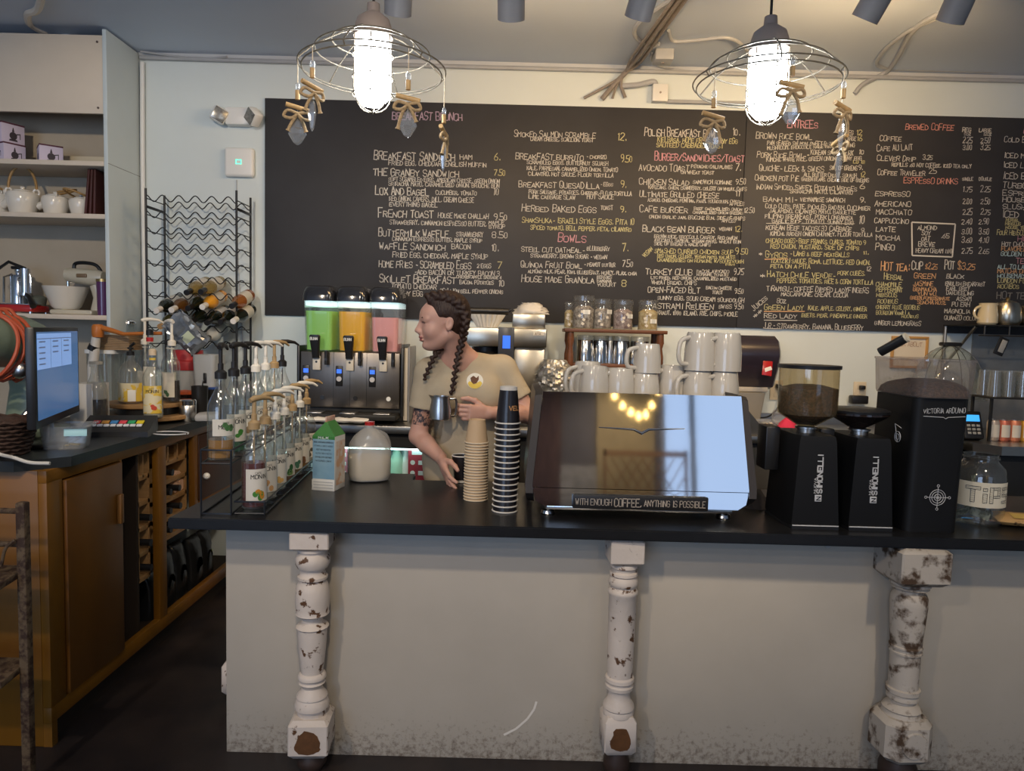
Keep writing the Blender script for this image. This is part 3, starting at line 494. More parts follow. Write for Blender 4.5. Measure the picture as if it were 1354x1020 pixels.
# printed boxes on the top shelf
BOXW = mat('box_lilac', (.62, .55, .68), .6); BOXD = mat('box_dark', (.10, .03, .05), .6); BOXP = mat('box_print', (.05, .04, .05), .6)
def tea_box(x, y, z, s, label, rz=-.35):
    t = thing('teapot_box', label, 'box', (x, y, z), rz, 'printed teapot boxes on the top shelf'); h = s*.78
    MB().box((0, 0, h/2), (s, s*.9, h), .002).build('carton', BOXW, t); MB().box((0, 0, h+.004), (s*1.01, s*.91, .008), .001).build('lid', BOXD, t)
    m = MB()
    for T in (Matrix.Identity(4), Matrix.Translation((0, 0, 0)) @ Matrix.Rotation(math.pi/2, 4, 'Z')):
        yy = -s*.45-.0006 if T == Matrix.Identity(4) else -s*.5-.0006
        def disc(cx, cz, rx, rz_, n=16): m.add([(cx+rx*math.cos(2*math.pi*i/n), yy, cz+rz_*math.sin(2*math.pi*i/n)) for i in range(n)], [tuple(range(n))], T)
        disc(0, h*.42, s*.15, h*.20); m.add([(-s*.05, yy, h*.62), (s*.05, yy, h*.62), (s*.01, yy, h*.85), (-s*.01, yy, h*.85)], [(0, 1, 2, 3)], T)
        m.add([(-s*.17, yy, h*.15), (s*.17, yy, h*.15), (s*.14, yy, h*.25), (-s*.14, yy, h*.25)], [(0, 1, 2, 3)], T)
        m.add([(s*.12, yy, h*.55), (s*.28, yy, h*.6), (s*.28, yy, h*.3), (s*.25, yy, h*.3), (s*.25, yy, h*.54), (s*.12, yy, h*.49)], [(0, 1, 2, 3, 4, 5)], T)
    m.build('teapot_print', BOXP, t); return t
tea_box(-2.62, 4.06, zs[0], .125, 'rightmost printed teapot box lying in front on the top shelf', -.9)
tea_box(-2.83, 4.03, zs[0], .125, 'front middle printed teapot box, below the stacked one', -.5)
tea_box(-2.98, 4.05, zs[0], .125, 'left printed teapot box of the front row, at the edge of the photo', -.45)
tea_box(-2.86, 4.055, zs[0]+.107, .135, 'printed teapot box stacked on top of the others', -.45)
single('leaning_board', MB().box((0, 0, .043), (.40, .012, .085), .002, (.22, 0, 0)), mat('cream_board', (.66, .58, .42), .6), 'pale yellow board leaning against the back of the top shelf', 'board', (-2.43, 4.18, zs[0]))
# bucket on the very top
p = on(97, 4.05, zh1)
t = thing('bucket', 'white bucket with a dark rim on top of the shelf unit', 'bucket', p)
MB().lathe([(0, 0), (.045, 0), (.05, .085), (.045, .085), (.04, .006), (0, .006)], 20).build('body', mat('white_plastic', (.75, .75, .73), .4), t)
MB().lathe([(.05, .083), (.07, .086), (.07, .093), (.044, .093), (.044, .083)], 20).build('rim', mat('dark_rim', (.06, .05, .05), .5), t)
# teapots
CER = mat('white_ceramic', (.74, .70, .62), .18, coat=.4); BAM = mat('bamboo_handle', (.42, .25, .09), .5, var=.4, vs=60)
def teapot(px, s, label, fold, rz=0):
    t = thing('teapot', label, 'teapot', on(px, 4.02, zs[1]), rz, 'white teapots on the second shelf')
    k = s/.16
    MB().lathe([(0, .0), (.055*k, 0), (.062*k, .01*k), (.075*k, .06*k), (.080*k, .10*k), (.072*k, .118*k), (.05*k, .125*k), (.045*k, .118*k), (0, .118*k)], 28).build('body', CER, t)
    l = MB().lathe([(.047*k, .122*k), (.046*k, .13*k), (.02*k, .137*k), (.010*k, .14*k), (.012*k, .15*k), (0, .155*k)], 24).build('lid', CER, t)
    MB().tube(spline([(.068*k, 0, .05*k), (.10*k, 0, .07*k), (.115*k, 0, .105*k), (.13*k, 0, .115*k)], 5), [.022*k-.0007*k*i for i in range(16)], 12).build('spout', CER, t)
    e = MB()
    for sx in (-1, 1): e.tube([(sx*.065*k+.014*k*math.cos(a), 0, .125*k+.016*k*math.sin(a)) for a in [2*math.pi*i/14 for i in range(14)]], .006*k, 8, True)
    e.build('ear', CER, t)
    a = {'up': 0, 'left': 1.25, 'right': -1.25}[fold]
    Tm = Matrix.Translation((0, 0, .14*k)) @ Matrix.Rotation(a, 4, 'X')
    MB().tube([Tm @ Vector((.066*k*math.cos(R(q)), 0, .12*k*math.sin(R(q)))) for q in range(0, 181, 12)], .007*k, 8).build('bail_handle', BAM, t)
    return t
teapot(31, .165, 'white teapot with its bamboo handle standing upright', 'up', .3)
teapot(74, .14, 'white teapot with its handle folded down, between two others', 'left', 2.2)
teapot(108, .125, 'small white teapot nearest the brown folders', 'right', 2.6)
teapot(-4, .15, 'white teapot cut by the left edge of the photo', 'left', -.4)
for i, (px, tilt, lab) in enumerate(((124, .10, 'leftmost brown folder leaning at the right end of the second shelf'), (130, .06, 'brown folder in the middle of the leaning group'), (135.5, .03, 'brown folder next to the side panel of the shelf unit'))):
    x0 = on(px, 4.05, zs[1]).x
    single('menu_folder', MB().box((.118*math.sin(tilt)+.006, 0, .127), (.012, .2, .25), .002, (0, tilt, 0)), mat('brown_cover', (.10, .03, .025), .5, var=.4), lab, 'folder', (x0, 4.06, zs[1]), 0, 'brown folders on the second shelf')
# lever espresso machine
CHROME = mat('chrome', (.75, .75, .76), .12, 1); STEEL = mat('brushed_steel', (.55, .54, .52), .28, 1, var=.1, vs=30, stretch=(1, 1, 20)); BLK = mat('black_plastic', (.012, .012, .013), .35); RED = mat('red_enamel', (.45, .02, .02), .25, coat=.5)
GREYP = mat('grey_plastic', (.28, .29, .29), .45)
t = thing('lever_espresso_machine', 'small chrome lever espresso machine on a red base, on the third shelf', 'coffee machine', on(27, 4.03, zs[2]))
MB().box((0, 0, .028), (.21, .16, .04), .012).build('base', RED, t); m = MB(); m.box((0, -.0, .051), (.19, .14, .006), .002)
for x in (-.09, .09):
    for y in (-.065, .065): m.cyl((x, y, 0), (x, y, .012), .01, n=10)
m.build('drip_tray', CHROME, t)
MB().lathe([(0, .054), (.045, .054), (.045, .20), (.038, .215), (.014, .22), (.02, .235), (.02, .245), (0, .25)], 24, at=(-.03, .02, 0)).build('boiler', CHROME, t)
g = MB(); g.cyl((.035, -.02, .11), (.035, -.02, .25), .024); g.cyl((-.03, 0, .19), (.035, -.02, .19), .014); g.cyl((.035, -.02, .10), (.035, -.02, .115), .034); g.tube([(.05, -.02, .25), (.062, -.02, .20), (.064, -.02, .07)], .004, 6); g.tube([(-.09, -.02, .06), (-.085, -.02, .2), (-.05, 0, .22)], .006, 6); g.build('group_head', CHROME, t)
MB().tube([(.04, -.03, .11), (.09, -.07, .085), (.13, -.10, .04)], [.012, .014, .017], 10).build('portafilter_handle', BLK, t)
MB().tube([(.035, -.02, .25), (-.05, -.03, .285), (-.12, -.04, .23)], .009, 8).build('lever', BLK, t)
MB().box((-.03, .02, .256), (.06, .05, .018), .006).build('cap', BLK, t)
p = on(48, 4.07, zs[2]); single('scoop', MB().lathe([(0, 0), (.03, 0), (.045, .09), (.036, .10), (.02, .105), (0, .105)], 16), mat('dull_green', (.13, .15, .13), .5), 'dull grey green tapered jar behind the lever machine', 'jar', p)
# stand mixer
CRM = mat('cream_enamel', (.60, .55, .43), .3, coat=.3, var=.1, vs=12); GOLD = mat('brass', (.55, .36, .14), .3, 1)
t = thing('stand_mixer', 'old cream stand mixer with a white bowl and black top handle, on the third shelf', 'mixer', on(100, 4.05, zs[2]))
MB().box((.01, 0, .014), (.24, .16, .028), .012).build('base', CRM, t)
MB().tube([(.11, .02, .02), (.115, .02, .10), (.10, .02, .17)], [.042, .030, .034], 16).build('column', CRM, t)
h = MB(); h.tube([(-.075, .01, .223), (-.06, .01, .225), (-.02, .01, .222), (.06, .01, .215), (.12, .01, .212), (.15, .01, .212), (.155, .01, .212)], [.01, .036, .042, .046, .046, .036, .01], 20); h.build('head', CRM, t)
MB().box((.05, -.036, .22), (.06, .01, .022), .005).build('badge', mat('brown_badge', (.2, .13, .07), .4), t)
MB().tube(spline([(-.02, .01, .26), (-.01, .01, .29), (.05, .01, .295), (.11, .01, .28), (.145, .01, .225)], 5), .010, 8).build('carry_handle', BLK, t)
MB().cyl((-.055, .01, .19), (-.055, .01, .12), .008).build('beater_shaft', CHROME, t)
MB().lathe([(0, .030), (.06, .030), (.075, .045), (.105, .12), (.115, .15), (.118, .157), (.108, .157), (.07, .05), (0, .04)], 28, at=(-.06, 0, 0)).build('bowl', CER, t)
MB().cyl((-.06, .0, .026), (-.06, 0, .036), .05).build('turntable', GOLD, t)
PUR = mat('purple_glass', (.10, .03, .10), .2, coat=.5)
t = thing('tumbler', 'tall dark purple tumbler with a brass rim beside the mixer', 'tumbler', on(135, 3.96, zs[2])); MB().lathe([(0, 0), (.03, 0), (.034, .185), (.030, .185), (.027, .01), (0, .01)], 20).build('cup', PUR, t); MB().lathe([(.0345, .185), (.035, .20), (.03, .20), (.030, .185)], 20).build('rim', GOLD, t)
# wall devices
WHP = mat('device_white', (.78, .79, .78), .35); EML = mat('emergency_lens', (.45, .45, .43), .25, .5, var=.7, vs=70)
p = P(318, 157, YB)
t = thing('emergency_light', 'white twin headed emergency light on the wall left of the menu', 'emergency light', p)
MB().box((0, -.03, .0), (.14, .06, .10), .012).build('housing', WHP, t)
for sx, ry in ((-1, .5), (1, -.4)):
    T = Matrix.Translation((sx*.10, -.06, .0 if sx < 0 else -.005)) @ Euler((0.15, R(45) if sx > 0 else .45, sx*-.5)).to_matrix().to_4x4()
    hd = MB(); b = MB().box((0, 0, 0), (.085, .06, .085), .014); hd.add(b.v, b.f, T); h_ = hd.build('lamp_head', WHP, t)
    l = MB(); b = MB().box((0, -.031, 0), (.072, .006, .072), .008); l.add(b.v, b.f, T); l.build('lens', EML, h_)
p = P(318.5, 216, YB)
t = thing('wifi_router', 'white rounded square wifi device with a small green square light', 'router', p)
MB().box((0, -.018, 0), (.172, .036, .168), .035, seg=5).build('housing', WHP, t)
g = MB()
for a, b in (((-.016, -.013), (.016, -.010)), ((-.016, .010), (.016, .013)), ((-.016, -.013), (-.013, .013)), ((.013, -.013), (.016, .013))): g.b2((a[0], -.0385, a[1]), (b[0], -.035, b[1]))
g.build('status_light', mat('green_led', (.1, .8, .6), .4, emit=(.1, .9, .65), es=1.2), t)
conduit('thin grey wire running down the wall below the wifi device', [P(313, 238, YB-.004), P(314, 330, YB-.004), P(320, 430, YB-.004), P(322, 520, YB-.004)], .003, mat('grey_wire', (.45, .47, .5), .5), 6, 'cable', 'cable')
# ================================================================== LEFT BAR CABINET
OCH = mat('ochre_wood', (.20, .085, .006), .42, col2=(.15, .06, .004), vs=5, bump=.08, bs=14, stretch=(1, 1, .25)); OCHD = mat('ochre_door', (.135, .055, .007), .42, col2=(.095, .036, .005), vs=4, stretch=(1, 1, .2))
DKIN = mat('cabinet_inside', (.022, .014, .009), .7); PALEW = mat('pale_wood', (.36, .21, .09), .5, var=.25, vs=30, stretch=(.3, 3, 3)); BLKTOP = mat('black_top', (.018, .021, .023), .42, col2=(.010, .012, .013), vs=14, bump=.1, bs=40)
CX, CY0, CY1, CZ = -1.585, 2.40, 4.22, .985
t = thing('bar_cabinet', 'ochre wooden bar cabinet along the left, with a door, open bays and a wine cubby', 'cabinet', (CX, CY0, 0))
D = .605
MB().b2((-D, 0, .0), (-.0305, .03, CZ), .003).build('end_panel', OCH, t)
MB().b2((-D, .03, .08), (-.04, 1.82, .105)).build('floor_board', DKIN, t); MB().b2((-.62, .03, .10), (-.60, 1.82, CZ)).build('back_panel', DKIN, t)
MB().b2((-.05, .03, .0), (-.03, 1.82, .085)).build('kick_board', mat('kick', (.02, .013, .01), .6), t)
fr = MB(); fr.b2((-.03, 0, 0), (0, .03, .085)); fr.b2((-.03, .0, .085), (0, 1.82, .145), .002); fr.b2((-.03, 0, .94), (0, 1.82, CZ), .002)
for a, b in ((0, .085), (.455, .47), (.77, .84)): fr.b2((-.03, a, .14), (0, b, .945), .002)
fr.b2((-.03, 1.13, .56), (0, 1.17, .945), .002); fr.b2((-.03, 1.17, .56), (0, 1.82, .60), .002); fr.build('face_frame', OCH, t)
d_ = MB().b2((-.01, .09, .15), (.012, .452, .935), .003).build('door', OCHD, t)
h = MB(); h.b2((.012, .405, .69), (.03, .43, .81), .004); h.build('handle', mat('door_pull', (.16, .075, .02), .4), d_)
d2 = MB().b2((-.018, 1.172, .602), (.006, 1.80, .938), .003).build('door', mat('dark_door', (.055, .022, .010), .45), t); MB().sph((.022, 1.22, .72), (.018, .018, .018), 12).build('knob', WHP, d2)
pt = MB(); pt.b2((-.5, .465, .10), (-.0305, .48, .94)); pt.b2((-.5, .64, .10), (-.034, .657, .94)); pt.build('partition_shade_panel', DKIN, t)  # second board added; its near-black colour stands for the shade in the bay
# wine cubby racks inside
def cubby(y0, y1, z0, z1, nz, name):
    m = MB()
    m.b2((-.34, y0, z0), (-.04, y0+.014, z1)); m.b2((-.34, y1-.014, z0), (-.04, y1, z1))
    for i in range(nz+1):
        z = z0+(z1-z0)*i/nz; m.b2((-.34, y0, z-.012), (-.04, y1, z+.010), .001)
    k = max(2, round((y1-y0)/.11))
    for i in range(1, k):
        y = y0+(y1-y0)*i/k
        m.b2((-.055, y-.006, z0+(z1-z0)*(nz-1)/nz), (-.04, y+.006, z1))
    m.build(name, PALEW, t)
cubby(.66, .765, .36, .93, 5, 'wine_cubby'); cubby(.845, 1.13, .48, .93, 5, 'wine_cubby')
# worktop
poly = [(-D-.02, -.03), (-.09, -.03), (.03, .09), (.03, 1.835), (-D-.02, 1.835)]
single('bar_worktop', MB().prism(poly, 0, .036), BLKTOP, 'black worktop with a cut corner on the ochre bar cabinet', 'worktop', (CX, CY0, CZ))
TZ = CZ+.036
# wine bottles in the cubby
WGL = mat('dark_wine_glass', (.008, .012, .008), .12, coat=.5); WLB = mat('wine_label', (.62, .60, .55), .6); FOILC = {k: mat('foil_'+k, c, .35) for k, c in dict(black=(.012, .012, .014), white=(.75, .72, .68), copper=(.45, .2, .1), tan=(.4, .25, .12)).items()}
def wine_proto(gm, lm, fm, label, group, n=20, r=.0375):
    """lies along -Y: neck at -Y end, base at +Y; origin at middle underside"""
    t = thing('wine_bottle', label, 'bottle', (0, 0, 0), 0, group); T = Matrix.Translation((0, .15, r)) @ Matrix.Rotation(R(90), 4, 'X')
    def L(pr): m = MB(); m.lathe(pr, n, T=T); return m
    L([(0, .004), (r*.7, 0), (r, .006), (r, .185), (r*.85, .205), (.018, .235), (.0145, .25), (.0145, .292), (0, .292)]).build('glass', gm, t)
    L([(r+.0006, .05), (r+.0006, .155)]).build('label', lm, t) if lm else None
    L([(.0152, .238), (.0156, .302), (0, .3025)]).build('foil', fm, t)
    return t
wb = wine_proto(WGL, WLB, FOILC['black'], '', 'wine bottles in the cabinet cubby')
spots = []
for i, (y, lv, sl, lab) in enumerate(((.92, 3, 0, 'dark wine bottle alone on the second cubby shelf'), (.90, 2, 0, 'dark wine bottle on the third cubby shelf, nearest the post'), (.99, 2, 1, 'second dark wine bottle on the fourth cubby shelf, nearest the post'), (.90, 1, 0, 'first dark wine bottle on the fourth cubby shelf, nearest the post'), (.90, 0, 1, 'wine bottle on the lowest cubby shelf beside the post'), (.98, 0, 0, 'second wine bottle on the lowest cubby shelf'), (1.06, 0, 1, 'third wine bottle on the lowest cubby shelf'), (1.00, 1, 0, 'second dark wine bottle on the fourth cubby shelf, above the coffee bags'))):
    z = .48+.09*lv+.0105
    o = wb if i == 0 else copy_tree(wb)
    o['label'] = lab; o.location = (CX-.16, CY0+y, z); o.rotation_euler = (0, 0, R(90))
for i, lv in enumerate((0, 1, 2)):
    o = copy_tree(wb); o['label'] = ('lowest', 'middle', 'upper')[i]+' wine bottle in the narrow cubby left of the front post'; o.location = (CX-.16, CY0+.712, .36+.114*lv+.0105); o.rotation_euler = (0, 0, R(90))
ro = single('rolled_paper', MB().cyl((0, -.05, .03), (.12, -.05, .03), .028, n=16).cyl((0, .012, .03), (.12, .012, .03), .028, n=16).cyl((0, -.02, .078), (.12, -.02, .078), .028, n=16), mat('pinkish_paper', (.55, .36, .27), .6), 'bundle of pinkish rolls at the right end of the third cubby shelf', 'rolls', (CX-.17, CY0+1.085, .6705))
# coffee bags below
FOB = mat('black_foil_bag', (.010, .011, .013), .28, var=.3, vs=30, bump=.5, bs=26); YEL = mat('yellow_print', (.55, .55, .02), .45, col2=(.01, .01, .01), vs=55, thr=(.45, .55)); WPR = mat('white_print', (.5, .52, .5), .45, col2=(.01, .01, .01), vs=70, thr=(.5, .55))
def coffee_bag(x, y, z, wv, hh, label, pm, rz=0, n=10):
    t = thing('coffee_bag', label, 'bag', (x, y, z), rz, 'black foil coffee bags in the cabinet'); rr = random.Random(int(y*1000)); rings = []
    for k in range(n+1):
        v = k/n; dd = .05*math.sqrt(max(.01, 1-v**3))*(1 if v > .02 else .9)+.004; ww = wv*(1-.12*math.sin(v*math.pi*.9)+.02*rr.random())
        ring = []
        for j in range(20):
            a = 2*math.pi*j/20; c, s_ = math.cos(a), math.sin(a)
            ring.append((dd*math.copysign(abs(c)**.7, c)+rr.uniform(-.003, .003), ww/2*math.copysign(abs(s_)**.6, s_), v*hh))
        rings.append(ring)
    MB().loft(rings).build('pouch', FOB, t, 60)
    m = MB(); m.lathe([(0, 0), (.5, 0)], 14, T=Matrix.Translation((.051, 0, hh*.42)) @ Matrix.Rotation(R(90), 4, 'Y') @ Matrix.Diagonal((hh*.36, wv*.5, 1, 1))); m.build('print', pm, t)
    return t
for y, w_, h_, lab, pm, x in ((.90, .13, .22, 'black coffee bag with a faint print, first right of the front post', WPR, -.12), (1.03, .14, .27, 'second black coffee bag right of the front post', WPR, -.12), (1.16, .13, .28, 'black coffee bag left of the yellow printed ones', WPR, -.12), (1.30, .14, .27, 'black coffee bag with a bright yellow print', YEL, -.10), (1.43, .12, .27, 'rearmost black coffee bag with a yellow print', YEL, -.10), (.56, .15, .25, 'black coffee bag low behind the door edge', WPR, -.15)):
    coffee_bag(CX+x, CY0+y, .1055, w_, h_, lab, pm)
coffee_bag(CX-.27, CY0+.58, .1055, .17, .5, 'tall dull black sack in the bay beside the door', mat('dim_print', (.03, .03, .035), .5))
# ------------------------------------------------------------------ rusty step ladder at the left edge
RUST = mat('rusty_paint', (.13, .085, .045), .75, col2=(.04, .018, .009), vs=38, thr=(.42, .58), bump=.5, bs=70)
LX = P(33, 800, 2.18).x
t = thing('step_ladder', 'rusty mottled step ladder standing before the ochre cabinet at the left edge', 'ladder', (LX, 2.18, 0))
zt = P(33, 664, 2.18).z
MB().box((0, 0, zt/2), (.03, .03, zt), .006).build('upright', RUST, t); MB().box((-.42, 0, zt/2), (.03, .03, zt), .006).build('upright', RUST, t)
for py in (676, 720): MB().tube([(-.41, 0, P(20, py, 2.18).z), (0, 0, P(20, py, 2.18).z)], .009, 10).build('rung', RUST, t)
for py in (760, 884): MB().box((-.21, -.03, P(20, py, 2.18).z), (.40, .14, .022), .004, (.1, 0, 0)).build('tread', RUST, t)
MB().tube(spline([(-.012, -.02, P(20, 712, 2.18).z), (-.035, -.03, P(20, 722, 2.18).z), (-.05, -.03, P(20, 745, 2.18).z)], 5), .005, 8).build('hook', RUST, t)
# ------------------------------------------------------------------ things on the left worktop
SCR = mat('monitor_blue', (.02, .05, .10), .2, emit=(.045, .12, .27), es=.8); SCW = mat('monitor_window', (.1, .2, .4), .2, emit=(.17, .29, .55), es=1.0); SCL = mat('monitor_lines', (.1, .12, .2), .3, emit=(.08, .13, .25), es=.6)
mA = Vector((-1.662, 2.47, 0)); mB = Vector((-1.845, 3.02, 0)); dm = mB-mA; ml = dm.length
z0 = P(38, 569, 2.47).z; z1 = P(38, 433, 2.47).z
rzm = math.atan2(dm.y, dm.x); t = thing('monitor', 'flat black monitor showing a blue screen with a pale table window', 'monitor', ((mA+mB)/2).to_tuple()[:2]+(TZ,), rzm)
a, b = z0-TZ, z1-TZ; hl = ml/2
MB().box((0, .015, (a+b)/2), (ml, .03, b-a), .004).build('bezel', BLK, t)
s_ = MB(); s_.quad((-hl+.018, -.0012, a+.03), (hl-.018, -.0012, a+.03), (hl-.018, -.0012, b-.016), (-hl+.018, -.0012, b-.016)); so = s_.build('screen', SCR, t)
m = MB(); xw0, xw1, zw0, zw1 = -hl+.02, hl-.12, a+.03+(b-a)*.5, b-.022; m.quad((xw0, -.0018, zw0), (xw1, -.0018, zw0), (xw1, -.0018, zw1), (xw0, -.0018, zw1)); m.build('window_image', SCW, so)
m = MB(); m.b2((xw0, -.0026, zw1-.02), (xw1, -.002, zw1-.017))
for q in (.36, .68): m.b2((xw0+(xw1-xw0)*q, -.0026, zw0), (xw0+(xw1-xw0)*q+.0015, -.002, zw1-.02))
for q in (.05, .42, .75):
    for k in range(5 if q < .1 else 3): m.b2((xw0+(xw1-xw0)*q, -.0026, zw1-.032-.02*k), (xw0+(xw1-xw0)*(q+.16), -.002, zw1-.027-.02*k))
m.build('table_lines', SCL, so)
st = MB(); st.b2((-.03, .03, .01), (.03, .05, (a+b)/2)); st.box((0, .04, .008), (.26, .16, .016), .005); st.build('stand', BLK, t)
# keypad terminal
p = Zp(150, 577, TZ); t = thing('keypad', 'black sloped keypad terminal with coloured keys beside the monitor', 'keypad', (p.x, p.y+.04, TZ), R(12))
sl_ = MB(); sl_.prism([(-.075, 0), (.075, 0), (.075, .075), (-.075, .022)], -.135, .135, Matrix.Rotation(R(90), 4, 'Y') @ Matrix.Rotation(R(90), 4, 'Z')); sl_.build('body', BLK, t)
kang = math.atan2(.053, .15); Tk = Matrix.Translation((0, -.075, .022)) @ Matrix.Rotation(kang, 4, 'X')
kc = [(.55, .05, .06), (.6, .28, .05), (.05, .2, .45), (.6, .06, .08), (.03, .30, .12), (.6, .48, .02)]
for i, c in enumerate(kc):
    m = MB(); b = MB().box((-.085+.034*i, .085, .004), (.029, .026, .006), .002); m.add(b.v, b.f, Tk); m.build('key', mat('key_%d' % i, c, .4), t)
for i in range(8):
    m = MB(); b = MB().box((-.09+.0255*i, .055, .004), (.022, .018, .006), .002); m.add(b.v, b.f, Tk); m.build('key', mat('key_white', (.6, .62, .66), .4), t)
conduit('thin grey cable loop lying on the left worktop', [(p.x+.19+.06*math.cos(q)*1.3, p.y+.1+.05*math.sin(q), TZ+.004) for q in [i*.5 for i in range(13)]], .003, mat('pale_cable', (.45, .45, .46), .5), 3, 'cable', 'cable')
conduit('white cable trailing over the front edge of the left worktop', [Zp(-30, 590, TZ+.006), Zp(28, 573, TZ+.006), Zp(0, 583, TZ+.006)]+[P(-5, 598, 2.36), P(20, 606, 2.355), P(40, 612, 2.355), P(66, 613, 2.36)], .006, mat('cream_cable', (.5, .48, .44), .5), 5, 'cable', 'cable')
# plastic container
CLP = glass('clear_plastic', (.9, .92, .93), .10, .5, .12, .16, (.5, .52, .54))
p = Zp(82, 594, TZ); t = thing('food_container', 'clear plastic food container with a blue label at the front of the left worktop', 'container', (p.x, p.y+.03, TZ), R(18))
def rr_(w_, d_, z, r=.02, n=4):
    out = []
    for cx, cy, a0 in ((w_/2-r, d_/2-r, 0), (-w_/2+r, d_/2-r, 90), (-w_/2+r, -d_/2+r, 180), (w_/2-r, -d_/2+r, 270)):
        for i in range(n+1): a = R(a0+90*i/n); out.append((cx+r*math.cos(a), cy+r*math.sin(a), z))
    return out
MB().loft([rr_(.135, .11, 0), rr_(.155, .13, .085), rr_(.19, .165, .087), rr_(.19, .165, .090), rr_(.152, .127, .088), rr_(.13, .105, .004)]).build('tub', CLP, t)
MB().box((.045, -.066, .066), (.075, .003, .026), .001, (-.1, 0, 0)).build('label', mat('cyan_label', (.35, .6, .66), .5), t)
MB().box((-.02, 0, .008), (.05, .02, .006), .002, (0, 0, .5)).box((.02, .02, .009), (.04, .015, .006), .002, (0, 0, -.4)).build('packets', mat('mustard', (.6, .36, .05), .5), t)
# basket + green mixer + orange cord + white box at the far left
WICK = mat('dark_wicker', (.05, .022, .012), .7, var=.6, vs=70, bump=.6, bs=90); PGRN = mat('pale_green', (.17, .22, .16), .35, var=.2, vs=8)
BX = -1.87
t = thing('basket', 'dark woven basket at the left edge, below the green mixer', 'basket', (-1.85, 2.50, TZ)); m = MB()
for k in range(9): m.tube([((.12+.004*k)*math.cos(2*math.pi*i/36), (.10+.004*k)*math.sin(2*math.pi*i/36), .008+.014*k+.003*math.sin(i*3+k*math.pi)) for i in range(36)], .0075, 6, True)
m.lathe([(0, .004), (.12, .004), (.145, .12), (.14, .12), (.115, .008), (0, .008)], 30, sy=.86); m.build('weave', WICK, t)
t = thing('kitchen_mixer', 'pale green tilted kitchen mixer at the left edge of the photo', 'mixer', (-2.01, 2.84, TZ)); t.scale = (1.35, 1.0, 1.42)
MB().b2((-.11, -.16, 0), (.11, .16, .03), .012).build('base', PGRN, t); MB().tube([(0, .10, .02), (0, .11, .14), (0, .09, .24)], [.07, .055, .06], 18).build('column', PGRN, t)
MB().tube([(.0, .17, .27), (0, .15, .27), (0, .05, .275), (0, -.08, .28), (0, -.16, .285), (0, -.18, .285)], [.02, .06, .075, .075, .055, .02], 22).build('head', PGRN, t)
m = MB()
for k in range(6): m.b2((.07, -.06+.022*k, .245), (.0765, -.048+.022*k, .275))
m.build('vent', BLK, t); MB().sph((.078, -.10, .20), .024, 14).build('hub_knob', STEEL, t)
MB().tube([(-.02, -.16, .04), (.05, -.12, .02), (.10, -.02, .12), (.10, .02, .2)], [.012]*4, 8).build('bowl_arm', STEEL, t)
ORC = mat('orange_cord', (.42, .075, .03), .5)
cm = MB(); rr = random.Random(2)
for k in range(6):
    cm.tube([((.122+.003*k)*math.cos(2*math.pi*i/36), -.13+.017*k+.02*math.sin(4*math.pi*i/36+k), -.012+(.128+.004*(k % 3))*math.sin(2*math.pi*i/36)-.02*(math.cos(2*math.pi*i/36) > .3)*(.5+.1*k)) for i in range(36)], .0075, 7, True)
single('extension_cord', cm, ORC, 'orange extension cord coiled over the green mixer', 'cord', (-2.01, 2.84, TZ+.395))
single('paper_box', MB().b2((-.05, -.07, 0), (.05, .07, .20), .003), mat('white_card', (.6, .58, .56), .6), 'white box between the green mixer and the monitor', 'box', (-1.92, 3.22, TZ))
# lazy susan with bottles
lsz = Vector((-1.80, 3.50, TZ))
lsz2 = TZ+.078
t = thing('turntable_rack', 'round two tier wooden turntable holding syrup bottles at the back of the left worktop', 'turntable', lsz)
MB().lathe([(0, .0), (.10, 0), (.10, .012), (.205, .012), (.21, .016), (.21, .03), (.205, .034), (0, .034)], 40).build('lower_disc', PALEW, t); MB().lathe([(0, .068), (.175, .068), (.18, .072), (.18, .084), (.175, .088), (0, .088)], 40, at=(-.02, .02, 0)).build('upper_disc', PALEW, t)
MB().lathe([(.14, .034), (.14, .068)], 32).build('drum', BLK, t)
# ================================================================== BOTTLES
CLG = glass('clear_glass', (.88, .91, .90), .10, .75, .05, .04, (.75, .76, .75)); CLGB = glass('clear_glass_worn', (.84, .86, .85), .11, .65, .08, .09, (.7, .7, .7))
LAB = mat('cream_label', (.66, .62, .54), .6, var=.06, vs=20); LABY = mat('yellow_label', (.68, .47, .06), .55, col2=(.66, .60, .42), vs=14, thr=(.47, .5)); INK = mat('label_ink', (.03, .03, .03), .7)
PUMPC = {'tan': mat('tan_pump', (.40, .27, .13), .45), 'white': mat('white_pump', (.74, .70, .62), .4), 'black': mat('black_pump', (.015, .014, .014), .4)}
LIQ = {k: mat('syrup_'+k, c, .12, coat=.6, spec=.6) for k, c in dict(amber=(.20, .075, .012), honey=(.36, .17, .03), brown=(.06, .022, .012), red=(.11, .012, .01), green=(.015, .12, .04), clear=(.50, .46, .38), dark=(.014, .008, .007), olive=(.16, .11, .03)).items()}
def wrap(mb, r, z0=0):
    mb.v = [((r-y)*math.sin(x/r), -(r-y)*math.cos(x/r), z+z0) for x, y, z in mb.v]; return mb
def band(r, z0, z1, a0, a1, n=18):
    m = MB(); vs = []
    for i in range(n+1):
        a = R(a0+(a1-a0)*i/n); vs += [(r*math.sin(a), -r*math.cos(a), z0), (r*math.sin(a), -r*math.cos(a), z1)]
    return m.add(vs, [(2*i, 2*i+2, 2*i+3, 2*i+1) for i in range(n)])
def blob(m, cx, cz, rx, rz, n=12): m.add([(cx+rx*math.cos(2*math.pi*i/n), -.0004, cz+rz*math.sin(2*math.pi*i/n)) for i in range(n)], [tuple(range(n))])
rb = random.Random(9)
